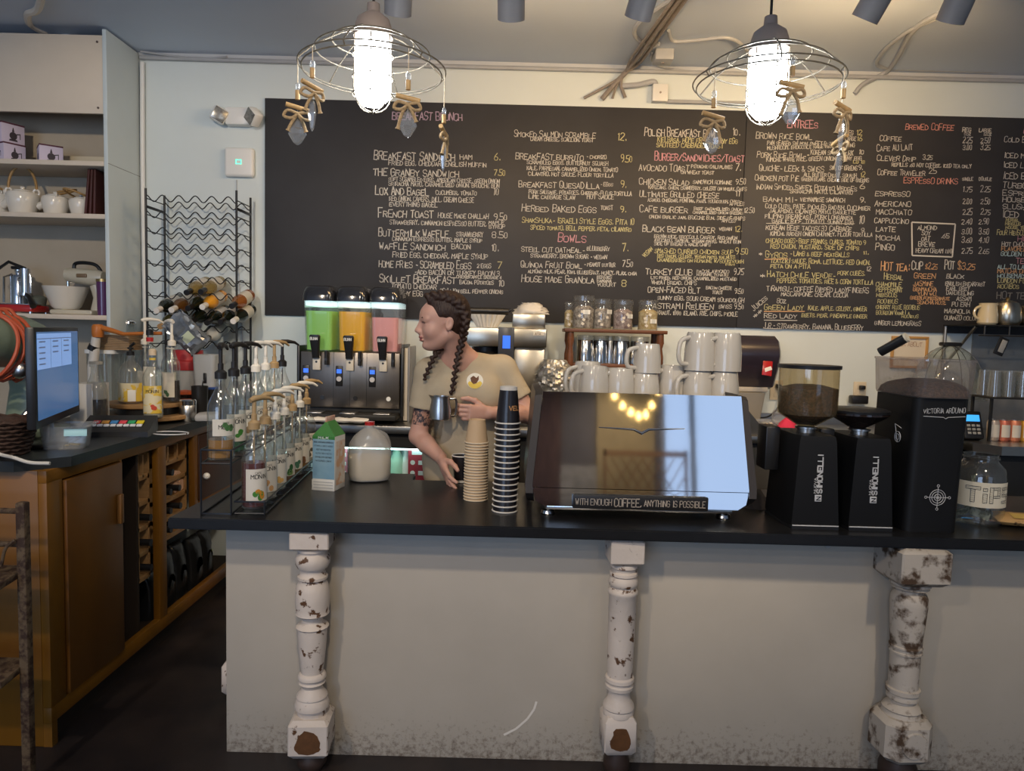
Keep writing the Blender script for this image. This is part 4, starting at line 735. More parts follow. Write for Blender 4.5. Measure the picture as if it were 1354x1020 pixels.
def pump(t, z, col, turn, hi=.10, arm=.085):
    m = MB(); T = Matrix.Rotation(turn, 4, 'Z')
    m.lathe([(0, 0), (.019, 0), (.0195, .022), (.012, .028), (.009, .03), (.009, .05), (.0065, .052), (.0065, hi-.008), (0, hi-.008)], 16, at=(0, 0, z))
    pts = [T @ Vector((x, 0, z+hi+dz)) for x, dz in ((-.016, -.004), (0, .002), (.03, .004), (arm*.75, .0), (arm, -.012))]
    m.tube(pts, [.008, .011, .009, .0065, .0045], 10)
    m.tube([(0, 0, z-.005), (0, 0, z-.19)], .003, 6)
    return m.build('pump', PUMPC[col], t)
def syrup(loc, label, liq, fill, pcol, rz=0, turn=0, tall=.285, r=.0375, fruit=((.6, .15, .02),), lab=LAB, brand=True, l0=.028, group='syrup bottles in the wire rack', hi=.10, cap=None, glassm=None):
    t = thing('syrup_bottle', label, 'bottle', loc, rz, group); sh = tall*.62
    o = [(0, .004), (r*.8, 0), (r, .006), (r, sh), (r*.94, sh+.02), (r*.62, sh+.048), (.017, sh+.07), (.0135, sh+.085), (.0135, tall-.008), (.0155, tall-.007), (.0155, tall)]
    MB.capt = False; MB().lathe(o, 24).build('glass', glassm or CLG, t); MB.capt = True
    fz = .006+(sh-.01)*fill
    if fill > 0: MB().lathe([(0, .007), (r*.78, .006), (r-.003, .012), (r-.003, fz), (0, fz)], 20).build('syrup', LIQ[liq], t)
    lb = band(r+.0006, l0, sh-.03, -60, 62).build('label', lab, t)
    if brand:
        m = MB(); write(m, 'MONIN', (-.026, -0, sh-.062), (1, 0, 0), (0, 0, 1), .013, .056, .0024, .03, rb, .0002); wrap(m, r+.0009); m.build('lettering', INK, lb)
        m = MB(); write(m, 'CAFE', (-.012, 0, sh-.046), (1, 0, 0), (0, 0, 1), .006, .022, .0009, .05, rb, .0002); wrap(m, r+.0009); m.build('lettering', INK, lb)
    if fruit:
        for c in fruit:
            m = MB()
            for k in range(3): blob(m, rb.uniform(-.013, .016), l0+.018+rb.uniform(-.008, .02), .009, rb.uniform(.007, .013))
            wrap(m, r+.0009+rb.random()*.0002); m.build('fruit_picture', mat('fruit_%.2f_%.2f' % c[:2], c, .6), lb)
    nl = band(.0142, sh+.088, tall-.016, -100, 100, 12)
    nl.build('neck_label', lab, t)
    if pcol: pump(t, tall-.004, pcol, turn, hi)
    if cap: MB().lathe([(0, 0), (.0165, 0), (.0165, .024), (.008, .03), (0, .03)], 16, at=(0, 0, tall-.004)).build('cap', cap, t)
    return t
# on the turntable and around it (left worktop)
G2 = 'syrup bottles on the turntable'
p = Zp(191, 556, TZ+.034); syrup((p.x+.01, p.y+.06, TZ+.0345), 'yellow labelled clear bottle with a pale stopper at the front of the turntable', 'clear', .3, None, rz=.35, fruit=((.5, .06, .03),), lab=LABY, group=G2, tall=.30, r=.043, cap=mat('pale_cork', (.62, .5, .36), .6))
def plain_bottle(name, loc, prof, m, label, liq=None, fill=0, cat='bottle', rz=0):
    t = thing(name, label, cat, loc, rz); MB.capt = False; MB().lathe(prof, 26).build('body', m, t); MB.capt = True
    return t
def at(px, d, z=TZ): p = P(px, 500, d); return Vector((p.x, d, z))
q = at(127, 3.20); t = plain_bottle('syrup_jug', q, [(0, .003), (.042, 0), (.047, .008), (.047, .165), (.040, .195), (.026, .225), (.021, .25), (.021, .275), (.026, .277), (.026, .287)], CLGB, 'wide necked jug of dark syrup right beside the monitor')
MB().lathe([(0, .006), (.043, .005), (.043, .13), (0, .13)], 24).build('syrup', LIQ['dark'], t); MB().lathe([(.026, .287), (.0275, .287), (.0275, .30), (0, .30)], 20).build('lid', mat('offwhite_lid', (.55, .52, .45), .5), t)
q = at(134, 3.10); t = plain_bottle('honey_jar', q, [(0, 0), (.025, 0), (.027, .006), (.027, .04), (.022, .046), (.022, .05)], CLG, 'small round jar with a black lid in front of the dark syrup jug', cat='jar')
MB().lathe([(0, .003), (.024, .003), (.024, .036), (0, .036)], 18).build('honey', LIQ['brown'], t); MB().lathe([(.024, .048), (.025, .049), (.025, .062), (0, .062)], 18).build('lid', BLK, t); band(.0275, .010, .034, -80, 80).build('label', LAB, t)
q = at(161, 3.36, TZ+.0885); t = plain_bottle('sauce_bottle', (q.x+.0, 3.44, q.z), [(0, .003), (.05, 0), (.056, .01), (.056, .10), (.050, .13), (.054, .15), (.040, .185), (.018, .205), (.015, .235)], CLGB, 'squat yellow labelled sauce bottle with a black pour spout on the turntable')
MB().lathe([(0, .006), (.052, .006), (.052, .085), (0, .085)], 24).build('sauce', LIQ['honey'], t); band(.0566, .012, .10, -85, 85).build('label', LABY, t)
m = MB(); m.cyl((0, 0, .232), (0, 0, .252), .017); m.tube([(0, 0, .25), (0, 0, .275), (.02, 0, .292)], .007, 8); m.cyl((0, 0, .262), (0, 0, .27), .014); m.build('pour_spout', BLK, t)
MB().box((.03, -.05, .04), (.035, .003, .055), .001, (0, 0, .5)).build('barcode_sticker', WHP, t)
syrup((at(211, 3.5).x, 3.60, TZ+.0885), 'clear bottle with a white label and low dark syrup on the turntable', 'dark', .5, None, group=G2, rz=.3, fruit=None, brand=False, cap=BLK)
syrup((at(225, 3.5).x, 3.52, TZ+.0885), 'dark syrup bottle with a tall white pump at the right of the turntable', 'dark', .62, 'white', rz=-.35, turn=2.8, group=G2, fruit=((.05, .12, .06),), brand=False, hi=.12)
syrup((at(187, 3.6).x, 3.64, TZ+.0885), 'clear bottle with a white pump at the back of the turntable', 'clear', .25, 'white', turn=.4, group=G2, rz=.2, fruit=None, brand=False, hi=.125)
t = syrup((at(200, 3.5).x, 3.49, TZ+.0885), 'tall bottle with a red collar and black pour spout on the turntable', 'clear', .2, None, group=G2, rz=.2, tall=.335, r=.030, fruit=None, brand=False, cap=BLK)
MB().lathe([(.0165, .30), (.0165, .32)], 16).build('collar', RED, t)
ORP = mat('orange_plastic', (.50, .16, .03), .4)
t = thing('pump_dispenser', 'white dispenser with an orange cap and long orange spout behind the monitor', 'dispenser', at(128, 3.80)); h0 = P(128, 446, 3.80).z-TZ
MB().tube([(-.02, 0, 0), (-.02, 0, h0*.6), (0, 0, h0)], [.028, .026, .022], 18).build('body', mat('offwhite_body', (.6, .58, .54), .4), t); MB().cyl((-.02, 0, h0-.07), (-.008, 0, h0-.045), .028).build('clamp', BLK, t)
MB().lathe([(0, 0), (.026, 0), (.03, .02), (.03, .055), (.022, .068), (0, .07)], 20, at=(.01, 0, h0)).build('cap', ORP, t); MB().tube([(.01, 0, h0+.055), (.10, -.01, h0+.035), (.16, -.02, h0+.02), (.30, -.03, h0+.028), (.365, -.03, h0+.03)], [.016, .013, .010, .010, .009], 10).build('spout', ORP, t)
CARD = mat('cardboard', (.42, .29, .17), .7, var=.2, vs=40)
q = at(158, 3.94); zb = P(160, 463, 3.94).z; zt2 = P(160, 443, 3.94).z
t = thing('storage_tub', 'clear storage tub with a white lid behind the turntable bottles', 'tub', at(141, 3.94)); hz = zb-TZ
MB().loft([rr_(.145, .14, 0, .03), rr_(.16, .155, hz-.02, .03), rr_(.156, .151, hz-.02, .03), rr_(.14, .135, .004, .03)]).build('tub', CLGB, t); MB().loft([rr_(.17, .165, hz-.02, .03), rr_(.17, .165, hz, .03)]).build('lid', WHP, t)
m = MB(); n = 9
for k in range(n): m.box((rb.uniform(-.003, .003), rb.uniform(-.003, .003), (k+.5)*(zt2-zb)/n), (.185, .15, (zt2-zb)/n*.86), .002)
o = single('cardboard_stack', m, CARD, 'stack of folded brown cardboard on the white lidded tub', 'cardboard', (q.x+.005, 3.94, zb+.001)); o['kind'] = 'stuff'
hh = P(167, 428, 4.05).z-TZ; t = thing('glass_canister', 'tall glass canister with a domed chrome lid, against the shelf unit', 'canister', at(169, 4.10))
MB.capt = False; MB().lathe([(0, .003), (.04, 0), (.043, .01), (.043, hh)], 24).build('glass', CLG, t); MB.capt = True; MB().lathe([(.043, hh-.004), (.048, hh), (.046, hh+.012), (.03, hh+.026), (.008, hh+.03), (.008, hh+.038), (.016, hh+.042), (0, hh+.048)], 24).build('lid', CHROME, t)
REDL = mat('red_plastic_lid', (.42, .03, .035), .4)
t = thing('red_lid_tub', 'round tub with a red lid below the silver foil bag', 'tub', at(249, 3.86)); z1_ = P(249, 486, 3.86).z-TZ; z2_ = P(249, 463, 3.86).z-TZ
MB().lathe([(0, 0), (.075, 0), (.084, .01), (.088, z1_), (.084, z1_), (.08, .01), (0, .006)], 30).build('tub', mat('cloudy_tub', (.45, .44, .44), .35), t); MB().lathe([(.093, z1_-.012), (.095, z1_), (.092, z1_+.035), (.08, z1_+.04), (.075, z2_), (0, z2_)], 30).build('lid', REDL, t)
t = thing('clear_bin', 'frosted open bin with a black slot beside the red lidded tub', 'bin', at(277, 3.80)); z1_ = P(277, 469, 3.8).z-TZ
MB().loft([rr_(.10, .14, 0), rr_(.12, .16, z1_), rr_(.114, .154, z1_), rr_(.094, .134, .005)]).build('body', mat('frosted_plastic', (.50, .53, .56), .35, trans=.35), t); MB().box((.01, -.08, z1_*.62), (.018, .006, .055), .006).build('slot', BLK, t)
t = thing('jar', 'dark filled jar with an orange ringed lid in front of the red lidded tub', 'jar', at(244, 3.66)); MB().lathe([(0, 0), (.045, 0), (.047, .01), (.047, .115), (0, .116)], 22).build('body', LIQ['dark'], t); MB().lathe([(.044, .116), (.050, .118), (.050, .132), (.04, .134), (0, .14)], 22).build('lid', mat('orange_lid', (.55, .10, .03), .4), t)
t = thing('tumbler', 'matt black tumbler right of the orange ringed jar', 'tumbler', at(264, 3.62)); MB().lathe([(0, 0), (.034, 0), (.041, .165), (.037, .165), (.031, .008), (0, .008)], 22).build('cup', BLK, t); MB().tube([(-.01, 0, .02), (.015, .0, .18), (.02, 0, .195)], .004, 8).build('spoon', CHROME, t)
t = thing('tumbler', 'black tumbler with a blue rim behind the matt black one', 'tumbler', at(279, 3.72)); MB().lathe([(0, 0), (.032, 0), (.037, .15), (.034, .15), (.028, .008), (0, .008)], 22).build('cup', BLK, t); MB().lathe([(.0375, .142), (.038, .152), (.034, .152)], 20).build('rim', mat('blue_rim', (.02, .06, .25), .4), t)
t = thing('shaker', 'brushed steel shaker at the right front of the left worktop', 'shaker', at(248, 3.50)); MB().lathe([(0, 0), (.038, 0), (.040, .004), (.040, .078), (.037, .082)], 24).build('body', STEEL, t); MB().lathe([(.0405, .08), (.041, .102), (.036, .108), (0, .11)], 24).build('lid', CHROME, t)
single('folded_towel', MB().box((0, 0, .018), (.11, .16, .034), .012), mat('grey_towel', (.34, .35, .37), .9, bump=.5, bs=90), 'folded grey towel at the far front edge of the left worktop', 'towel', at(275, 3.55), .3)
# foil bag on the red lid
FOIL = mat('silver_foil_bag', (.34, .38, .43), .25, .45, bump=.9, bs=14, col2=(.12, .14, .17), vs=9)
rings = []; rr = random.Random(5)
for k in range(12):
    v = k/11; th = .045*math.sin(math.pi*min(1, .12+v*.95))**.7+.003; ww = .17
    rings.append([((ww/2)*math.copysign(abs(math.cos(2*math.pi*j/24))**.6, math.cos(2*math.pi*j/24))+rr.uniform(-.009, .009), th*math.copysign(abs(math.sin(2*math.pi*j/24))**.8, math.sin(2*math.pi*j/24))+rr.uniform(-.010, .010), v*.27+rr.uniform(-.006, .006)) for j in range(24)])
T = Matrix.Translation((.055, -.0, .015)) @ Euler((.12, -.75, 0)).to_matrix().to_4x4() @ Matrix.Scale(.80, 4)
m = MB(); b = MB().loft(rings); m.add(b.v, b.f, T)
t = thing('foil_bag', 'crumpled silver foil bag leaning on the red lidded tub before the wine rack', 'bag', (at(252, 3.86).x+.03, 3.80, TZ+z2_)); m.build('pouch', FOIL, t, 12)
m = MB(); b = MB().box((-.0, -.047, .10), (.07, .002, .06)); m.add(b.v, b.f, T); m.build('label', mat('pale_green_label', (.52, .60, .45), .5), t)
# ================================================================== WINE RACK
RK = mat('black_wire', (.018, .020, .024), .4, .3)
rx0, rx1, ry0, ry1 = -2.045, -1.545, 3.98, 4.19
t = thing('wine_rack', 'tall black wire wine rack with wavy rows standing on the left worktop by the wall', 'wine rack', ((rx0+rx1)/2, (ry0+ry1)/2, TZ))
hw, hd = (rx1-rx0)/2, (ry1-ry0)/2; ht = P(195, 249, ry0).z-TZ
for sx in (-1, 1):
    for sy in (-1, 1): MB().tube([(sx*hw, sy*hd, 0), (sx*hw, sy*hd, ht)], .0065, 8).build('post', RK, t)
rows = [P(195, 262+21.4*k, ry0).z-TZ for k in range(10)]
for z in rows:
    for sy in (-1, 1):
        MB().tube([(-hw+2*hw*i/60, sy*hd, z+.018*math.cos(2*math.pi*(i/60)*5.5+(0 if sy < 0 else .5))) for i in range(61)], .0032, 6).build('wavy_wire', RK, t)
    m = MB()
    for sx in (-1, 1): m.tube([(sx*hw, -hd, z), (sx*hw, hd, z)], .0032, 6)
    m.build('side_wire', RK, t)
for sx in (-1, 1): MB().box((sx*hw, 0, rows[0]-.045), (.012, .2, .014), .002).build('bracket', RK, t)
WG = 'wine bottles lying in the wire rack'
GM = dict(pale=glass('pale_olive_glass', (.72, .62, .36), .10, .6, .05, .35, (.35, .25, .09)), dark=WGL, brown=glass('brown_glass', (.55, .30, .10), .10, .6, .05, .4, (.20, .10, .03)), amber=glass('amber_glass', (.75, .35, .08), .10, .6, .05, .45, (.40, .15, .03)), olive=glass('olive_glass', (.4, .38, .16), .10, .6, .05, .45, (.12, .11, .04)), orange=mat('orange_juice_glass', (.72, .33, .03), .15, coat=.5), frost=mat('frosted_white', (.55, .55, .53), .3))
protos = {}
def rack_bottle(px, py, g, foil, label):
    key = (g, foil)
    zc = P(px, py, 3.86).z; x = P(px, py, 3.86).x
    new = key not in protos
    if new: protos[key] = wine_proto(GM[g], WLB if g != 'frost' else mat('grey_label', (.3, .31, .33), .6), FOILC[foil], '', WG)
    o = protos[key] if new else copy_tree(protos[key])
    o['label'] = label; yaw = .05
    o.rotation_euler = (R(14), 0, yaw); o.location = (x, 4.03, zc-.016)
for px, py, g, f, lab in ((243, 383, 'pale', 'black', 'pale olive bottle with a white label, left of the topmost pair'), (262, 382, 'pale', 'black', 'pale olive bottle with a white label, right of the topmost pair'), (203, 407, 'dark', 'white', 'dark bottle with a white cap at the left end of its row'), (223, 406, 'brown', 'white', 'brown bottle with a small pale cap next to the white capped dark one'), (245, 404, 'dark', 'black', 'dark bottle between the brown bottle and the orange one'), (264, 402, 'orange', 'white', 'orange bottle with a pinkish white cap'), (303, 401, 'amber', 'black', 'amber bottle alone at the right post'), (208, 428, 'olive', 'tan', 'olive bottle at the left, above the foil bag'), (249, 422, 'dark', 'black', 'dark bottle just above the foil bag, first of four dark ones'), (270, 423, 'dark', 'black', 'second of the four dark bottles right of the foil bag'), (288, 422, 'dark', 'black', 'third of the four dark bottles right of the foil bag'), (305, 421, 'dark', 'white', 'dark bottle with a white cap by the right post, fourth of four'), (268, 446, 'frost', 'black', 'frosted white bottle low in the rack right of the foil bag')):
    rack_bottle(px, py, g, f, lab)
# ================================================================== BACK COUNTER
SATIN = mat('satin_steel', (.42, .41, .39), .32, 1, var=.12, vs=25, stretch=(1, 20, 20)); DKS = mat('dark_steel', (.09, .085, .08), .35, .8); BLKM = mat('black_matte', (.010, .010, .010), .55)
KZ = 1.0; KY = 3.65
single('back_worktop', MB().b2((-1.12, 0, -.04), (2.30, YB-KY-.003, 0), .004).b2((-1.12, YB-KY-.02, 0), (2.30, YB-KY-.003, .06)), SATIN, 'long stainless worktop along the back wall behind the barista', 'worktop', (0, KY, KZ))
t = thing('undercounter_fridge', 'undercounter fridge with a lit glass front below the juice dispenser', 'fridge', (-.55, KY+.04, 0)); fz = KZ-.041
FB = BLKM; m = MB(); m.b2((-.56, 0, 0), (-.53, .52, fz)); m.b2((.53, 0, 0), (.56, .52, fz)); m.b2((-.53, .49, 0), (.53, .52, fz)); m.b2((-.53, 0, 0), (.53, .49, .12)); m.b2((-.53, 0, fz-.08), (.53, .49, fz)); m.build('cabinet', FB, t)
MB().b2((-.53, .03, .60), (.53, .485, .612)).build('shelf', mat('pale_cyan_shelf', (.5, .68, .68), .4), t); MB().b2((-.52, .04, fz-.095), (.52, .06, fz-.082)).build('light_tube', mat('fridge_light', (1, 1, 1), .5, emit=(.65, 1, .98), es=7), t)
MB().b2((-.525, .478, .125), (.525, .488, fz-.085)).build('liner', mat('fridge_liner', (.55, .75, .75), .4), t)
MB().b2((-.53, -.006, .13), (.53, 0, fz-.085)).build('glass_door', glass('fridge_glass', (.92, .97, .97), .05, .3, .03), t)
FX = lambda px: P(px, 600, KY+.16).x
def fbottle(px, h, r, m_, label, cap=None):
    t = thing('milk_bottle', label, 'bottle', (FX(px), KY+.19, .6125)); MB().lathe([(0, 0), (r*.9, 0), (r, .008), (r, h*.68), (r*.55, h*.84), (r*.45, h*.9), (r*.45, h*.99), (0, h)], 20).build('body', m_, t); MB().lathe([(r*.5, h*.93), (r*.52, h), (0, h+.004)], 16).build('cap', cap or WHP, t)
fbottle(524, .26, .042, mat('mint_bottle', (.45, .72, .55), .4), 'pale mint bottle in the fridge left of the red carton')
fbottle(500, .20, .04, mat('clear_mint', (.35, .55, .48), .3), 'short green tinted bottle in the fridge beside the milk jug')
fbottle(536, .24, .03, mat('creamy_bottle', (.7, .74, .70), .4), 'slim white bottle in the fridge directly left of the red carton')
def carton(px, d, w_, h, m_, label, z=.6125):
    t = thing('drink_carton', label, 'carton', (FX(px), d, z)); MB().b2((-w_/2, -.04, 0), (w_/2, .04, h), .002).build('box', m_, t)
    m = MB()
    for k in range(3):
        for x in (-.25, .2):
            m.add([(x*w_+w_*.13*math.cos(a*.6283), -.0407, h*(.25+.2*k)+w_*.13*math.sin(a*.6283)) for a in range(10)], [tuple(range(10))]) if x < 0 else m.b2((x*w_-w_*.15, -.0408, h*(.21+.2*k)), (x*w_+w_*.2, -.0402, h*(.29+.2*k)))
    m.b2((-w_*.3, -.0408, h*.8), (w_*.4, -.0402, h*.88)); m.build('white_print', WHP, t)
carton(554, KY+.14, .10, .28, mat('crimson_card', (.36, .03, .05), .5), 'crimson carton with white printed icons in the fridge')
carton(453, KY+.16, .07, .25, mat('rose_card', (.60, .20, .25), .5), 'rose pink carton in the fridge between the two milks on the counter')
carton(410, KY+.2, .09, .24, mat('white_carton', (.62, .68, .66), .5), 'pale carton at the left end of the fridge shelf')
single('equipment_cabinet', MB().b2((-1.1, 0, .05), (1.1, .5, KZ-.042), .006).b2((-1.1, .04, 0), (1.1, .46, .05)), mat('dark_cabinet_grey', (.05, .048, .045), .5), 'dark grey cabinet under the back worktop behind the polished machine', 'cabinet', (1.15, KY+.05, 0))
t = thing('steel_counter', 'steel counter with a clipped corner at the right, above a black base', 'counter', (3.3, 3.5, 0))
MB().prism([(-.94, .10), (-.86, 0), (.95, 0), (.95, .745), (-.94, .745)], KZ-.045, KZ).build('top', SATIN, t); MB().b2((-.88, .06, 0), (.94, .7, KZ-.046), .004).build('base', BLKM, t)
# white towel on worktop
towel_pts = MB()
rings = []
for k in range(13):
    x = -.19+.38*k/12; rings.append([(x+.01*math.cos(j+k), .075*math.cos(2*math.pi*j/16)+.008*math.sin(k*1.7), .016+.014*math.copysign(abs(math.sin(2*math.pi*j/16))**.6, math.sin(2*math.pi*j/16))*(1+.25*math.sin(k*2.1+j))) for j in range(16)])
towel_pts.loft(rings); q = P(440, 556, KY+.07); single('bar_towel', towel_pts, mat('white_towel', (.68, .67, .64), .9, col2=(.2, .3, .28), vs=10, thr=(.30, .36), bump=.4, bs=120), 'white folded bar towel in front of the juice dispenser', 'towel', (q.x, KY+.085, KZ+.004), 0)
# ------------------------------------------------------------------ juice dispenser
dx0, dx1 = P(397, 540, 3.82).x, P(528, 540, 3.82).x; dw = dx1-dx0; dcx = (dx0+dx1)/2
t = thing('juice_dispenser', 'three tank juice dispenser with green, orange and pink drinks on the back worktop', 'drink dispenser', (dcx, 3.82, KZ))
zz = lambda py: P(465, py, 3.82).z-KZ
STN = mat('bronze_steel', (.19, .17, .15), .33, .9, var=.15, vs=20, stretch=(1, 1, .1)); DOM = mat('black_dome', (.02, .022, .028), .12, coat=.7)
zb_, zt_, zc_ = zz(540), zz(466), zz(400); DD = .34
m = MB(); m.b2((-dw/2, 0, zb_), (dw/2, DD, zt_), .006); m.build('body', STN, t)
MB().b2((-dw/2-.006, .02, .0), (dw/2+.006, DD, zb_+.02), .004).build('base', BLKM, t); MB().b2((-dw/2, -.12, .02), (dw/2, .03, .05), .006).build('drip_tray', BLKM, t)
MB().b2((-dw/2-.02, -.0, .03), (-dw/2-.004, DD, zt_+.03), .004).build('side_frame', BLK, t); MB().b2((dw/2+.004, 0, .03), (dw/2+.02, DD, zt_+.03), .004).build('side_frame', BLK, t)
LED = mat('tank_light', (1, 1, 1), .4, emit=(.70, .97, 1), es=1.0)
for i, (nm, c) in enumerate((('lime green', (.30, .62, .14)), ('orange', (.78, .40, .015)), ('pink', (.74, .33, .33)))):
    cx = -dw/2+dw*(i+.5)/3; wk = dw/3-.022; dm_ = mat('drink_%d' % i, c, .15, coat=.6, emit=c, es=.16)  # slight glow in each drink stands for backlight from the tank lamp
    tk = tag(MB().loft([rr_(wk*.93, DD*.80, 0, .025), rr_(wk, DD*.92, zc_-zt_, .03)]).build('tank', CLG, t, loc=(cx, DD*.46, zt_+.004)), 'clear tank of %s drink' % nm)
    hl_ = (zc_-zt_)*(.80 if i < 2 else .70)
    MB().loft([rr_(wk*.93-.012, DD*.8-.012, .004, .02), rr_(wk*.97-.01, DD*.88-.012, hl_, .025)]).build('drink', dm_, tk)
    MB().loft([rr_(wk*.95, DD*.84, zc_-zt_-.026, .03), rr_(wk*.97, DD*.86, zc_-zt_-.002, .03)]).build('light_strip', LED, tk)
    zc2 = zc_+.004
    rg = []
    for q in range(7): a = R(90*q/6); s_ = .72+.28*math.cos(a); rg.append([(cx+x*s_ if True else 0, DD*.46+y*s_, zc2+(zz(379)-zc_)*math.sin(a)**.9) for x, y, _ in rr_(wk*1.09, DD*1.0, 0, .04)])
    MB().loft(rg).build('dome_lid', DOM, t)
    h = MB(); h.loft([[(cx+x*s_, y+oy, z) for x, y, _ in rr_(.05, .03, 0, .010)] for s_, oy, z in ((.75, -.02, zt_-.035), (.8, -.028, zt_), (1.05, -.042, zt_+.06), (1.15, -.045, zt_+.082), (.9, -.045, zt_+.09))]); th = h.build('tap_handle', BLK, t)
    m = MB(); write(m, 'BUNN', (cx-.020, -.0635, zt_+.062), (1, 0, 0), (0, -.12, 1), .014, .04, .0028, .03, rb, .0004); m.build('lettering', WHP, th)
    MB().b2((cx-.020, -.018, zt_-.10), (cx+.022, -.004, zt_-.022), .005).build('tap_lever', mat('ivory_lever', (.62, .58, .50), .4), t)
    MB().cyl((cx+.001, -.02, zt_-.055), (cx+.001, -.017, zt_-.055), .006, n=10).build('lever_button', BLK, t)
    MB().b2((cx-dw/6+.012, -.005, zt_-.185), (cx-dw/6+.05, .001, zt_-.075), .004).build('control_panel', BLK, t)
    MB().b2((cx-dw/6+.018, -.0065, zt_-.115), (cx-dw/6+.044, -.005, zt_-.093)).build('blue_display', mat('blue_lcd', (.02, .08, .5), .3, emit=(.04, .16, .9), es=1.1), t)
    mm = MB(); mm.cyl((cx-dw/6+.031, -.005, zt_-.145), (cx-dw/6+.031, -.008, zt_-.145), .014, n=18); mm.build('round_button', mat('grey_button', (.5, .5, .52), .4), t)
    MB().cyl((cx+.055, -.03, zt_-.04), (cx+.055, .0, zt_-.04), .008, n=10).cyl((cx+.055, -.02, zt_-.07), (cx+.055, -.02, zt_+.005), .010, n=12).build('spigot', BLK, t)
    MB().cyl((cx+.03, -.004, zb_+.055), (cx+.03, .0, zb_+.055), .012, n=16).build('knob', WHP if i == 2 else BLK, t)
    MB().b2((cx-.03, -.115, .05), (cx+.055, -.03, .056), .002).build('drip_grate', SATIN, t)
m = MB(); m.b2((-.001, -.0012, zb_+.01), (.001, 0, zt_)); [m.b2((s_*dw/6-.001, -.0012, zb_+.01), (s_*dw/6+.001, 0, zt_)) for s_ in (-1, 1)]; m.build('panel_joint', BLK, t)
q = P(534, 500, 3.95); t = thing('document_holder', 'black and white folder standing at the right side of the juice dispenser', 'folder', (q.x+.025, 3.97, KZ)); MB().b2((-.025, -.12, 0), (-.012, .12, .42), .004).build('cover', BLK, t); MB().b2((-.011, -.115, .005), (.010, .115, .40), .002).build('pages', mat('paper_pages', (.55, .5, .42), .7), t); MB().b2((.011, -.12, 0), (.022, .12, .41), .004).build('cover', mat('grey_cover', (.20, .2, .21), .4), t)
# ------------------------------------------------------------------ coffee brewer
bx = lambda px: P(px, 480, 3.80).x
bz = lambda py: P(670, py, 3.80).z-KZ
bc = bx(672); t = thing('coffee_brewer', 'stainless coffee brewer with a small blue display behind the barista', 'coffee maker', (bc, 3.80, KZ))
x0, x1 = bx(616)-bc, bx(722)-bc
BRS = mat('warm_steel', (.50, .45, .36), .28, 1, var=.12, vs=16, stretch=(1, 1, .1))
MB().b2((x0, 0, bz(459)), (x1, .36, bz(434)), .006).build('head', BRS, t); MB().b2((bx(676)-bc, .04, 0), (x1-.006, .34, bz(459)), .005).build('column', BRS, t); MB().b2((x0+.01, .0, 0), (x1, .34, .05), .005).build('base', DKS, t)
MB().b2((bx(676)-bc, .06, bz(433.8)), (x1-.008, .32, bz(414)), .006).build('tank', BRS, t); MB().b2((bx(658)-bc, -.012, bz(482)), (bx(679)-bc, .03, bz(433)), .003).build('control_panel', mat('slate_panel', (.045, .05, .065), .3), t)
MB().b2((bx(664)-bc, -.0145, bz(461)), (bx(674)-bc, -.012, bz(444))).build('blue_display', mat('blue_lcd', (0, 0, 0)), t)
lb = MB().b2((bx(704)-bc, -.004, bz(443)), (bx(718)-bc, 0, bz(438)), .001).build('badge', LAB, t); m = MB(); write(m, 'ATA', (bx(706)-bc, -.0042, bz(442.3)), (1, 0, 0), (0, 0, 1), .012, .034, .002, .05, rb, .0003); m.build('lettering', mat('brown_badge', (.2, .13, .07)), lb)
MB().lathe([(0, 0), (.07, 0), (.085, .08), (.09, .085), (.09, .11), (0, .11)], 28, at=(x0+.11, .17, bz(459)-.115)).build('brew_basket', BLK, t)
t = thing('airpot', 'dark insulated server under the coffee brewer head', 'airpot', (bc+x0+.11, 3.97, KZ+.051)); MB().lathe([(0, 0), (.085, 0), (.088, .01), (.088, .19), (.06, .23), (0, .235)], 28).build('body', DKS, t); MB().cyl((0, -.085, .03), (0, -.12, .03), .012).build('tap', BLK, t)
FLT = mat('filter_paper', (.74, .72, .66), .7)
m = MB(); n = 44; f0 = P(650, 433, 3.92); hz = P(650, 416, 3.92).z-f0.z
m.loft([[((r+.006*(1 if j % 2 else -1)*k)*math.cos(2*math.pi*j/n), (r+.006*(1 if j % 2 else -1)*k)*math.sin(2*math.pi*j/n), z) for j in range(n)] for r, z, k in ((.055, 0, .3), (.075, hz*.5, .7), (.095, hz, 1), (.09, hz-.004, 1), (.05, .006, .3))])
o = single('coffee_filters', m, FLT, 'nested stack of white fluted coffee filters on the brewer head', 'coffee filters', (f0.x-.025, 3.93, KZ+bz(434)+.001), 0, None, 20)
q = P(642, 409, 3.92); single('tool_roll', MB().cyl((-.155, 0, 0), (.125, 0, 0), .019, n=18).cyl((.125, 0, 0), (.14, 0, .012), .008, n=10), BLK, 'black tube lying across the top of the coffee filters', 'tube', (q.x, 3.93, KZ+bz(434)+hz+.021))
rr = random.Random(8); m = MB(); rings = []
for k in range(9):
    v = k/8; rings.append([((.095-.05*v**2+rr.uniform(-.012, .012))*math.cos(2*math.pi*j/26), (.085-.04*v**2+rr.uniform(-.01, .01))*math.sin(2*math.pi*j/26), .06*v+rr.uniform(-.004, .004)*v) for j in range(26)])
m.loft(rings); q = P(702, 417, 3.98); single('plastic_bag', m, mat('crumpled_clear_bag', (.62, .60, .56), .25, bump=.8, bs=35, alpha=1), 'crumpled clear plastic bag on top of the coffee brewer', 'bag', (q.x, 3.985, KZ+bz(414)+.002), 0, None, 60)
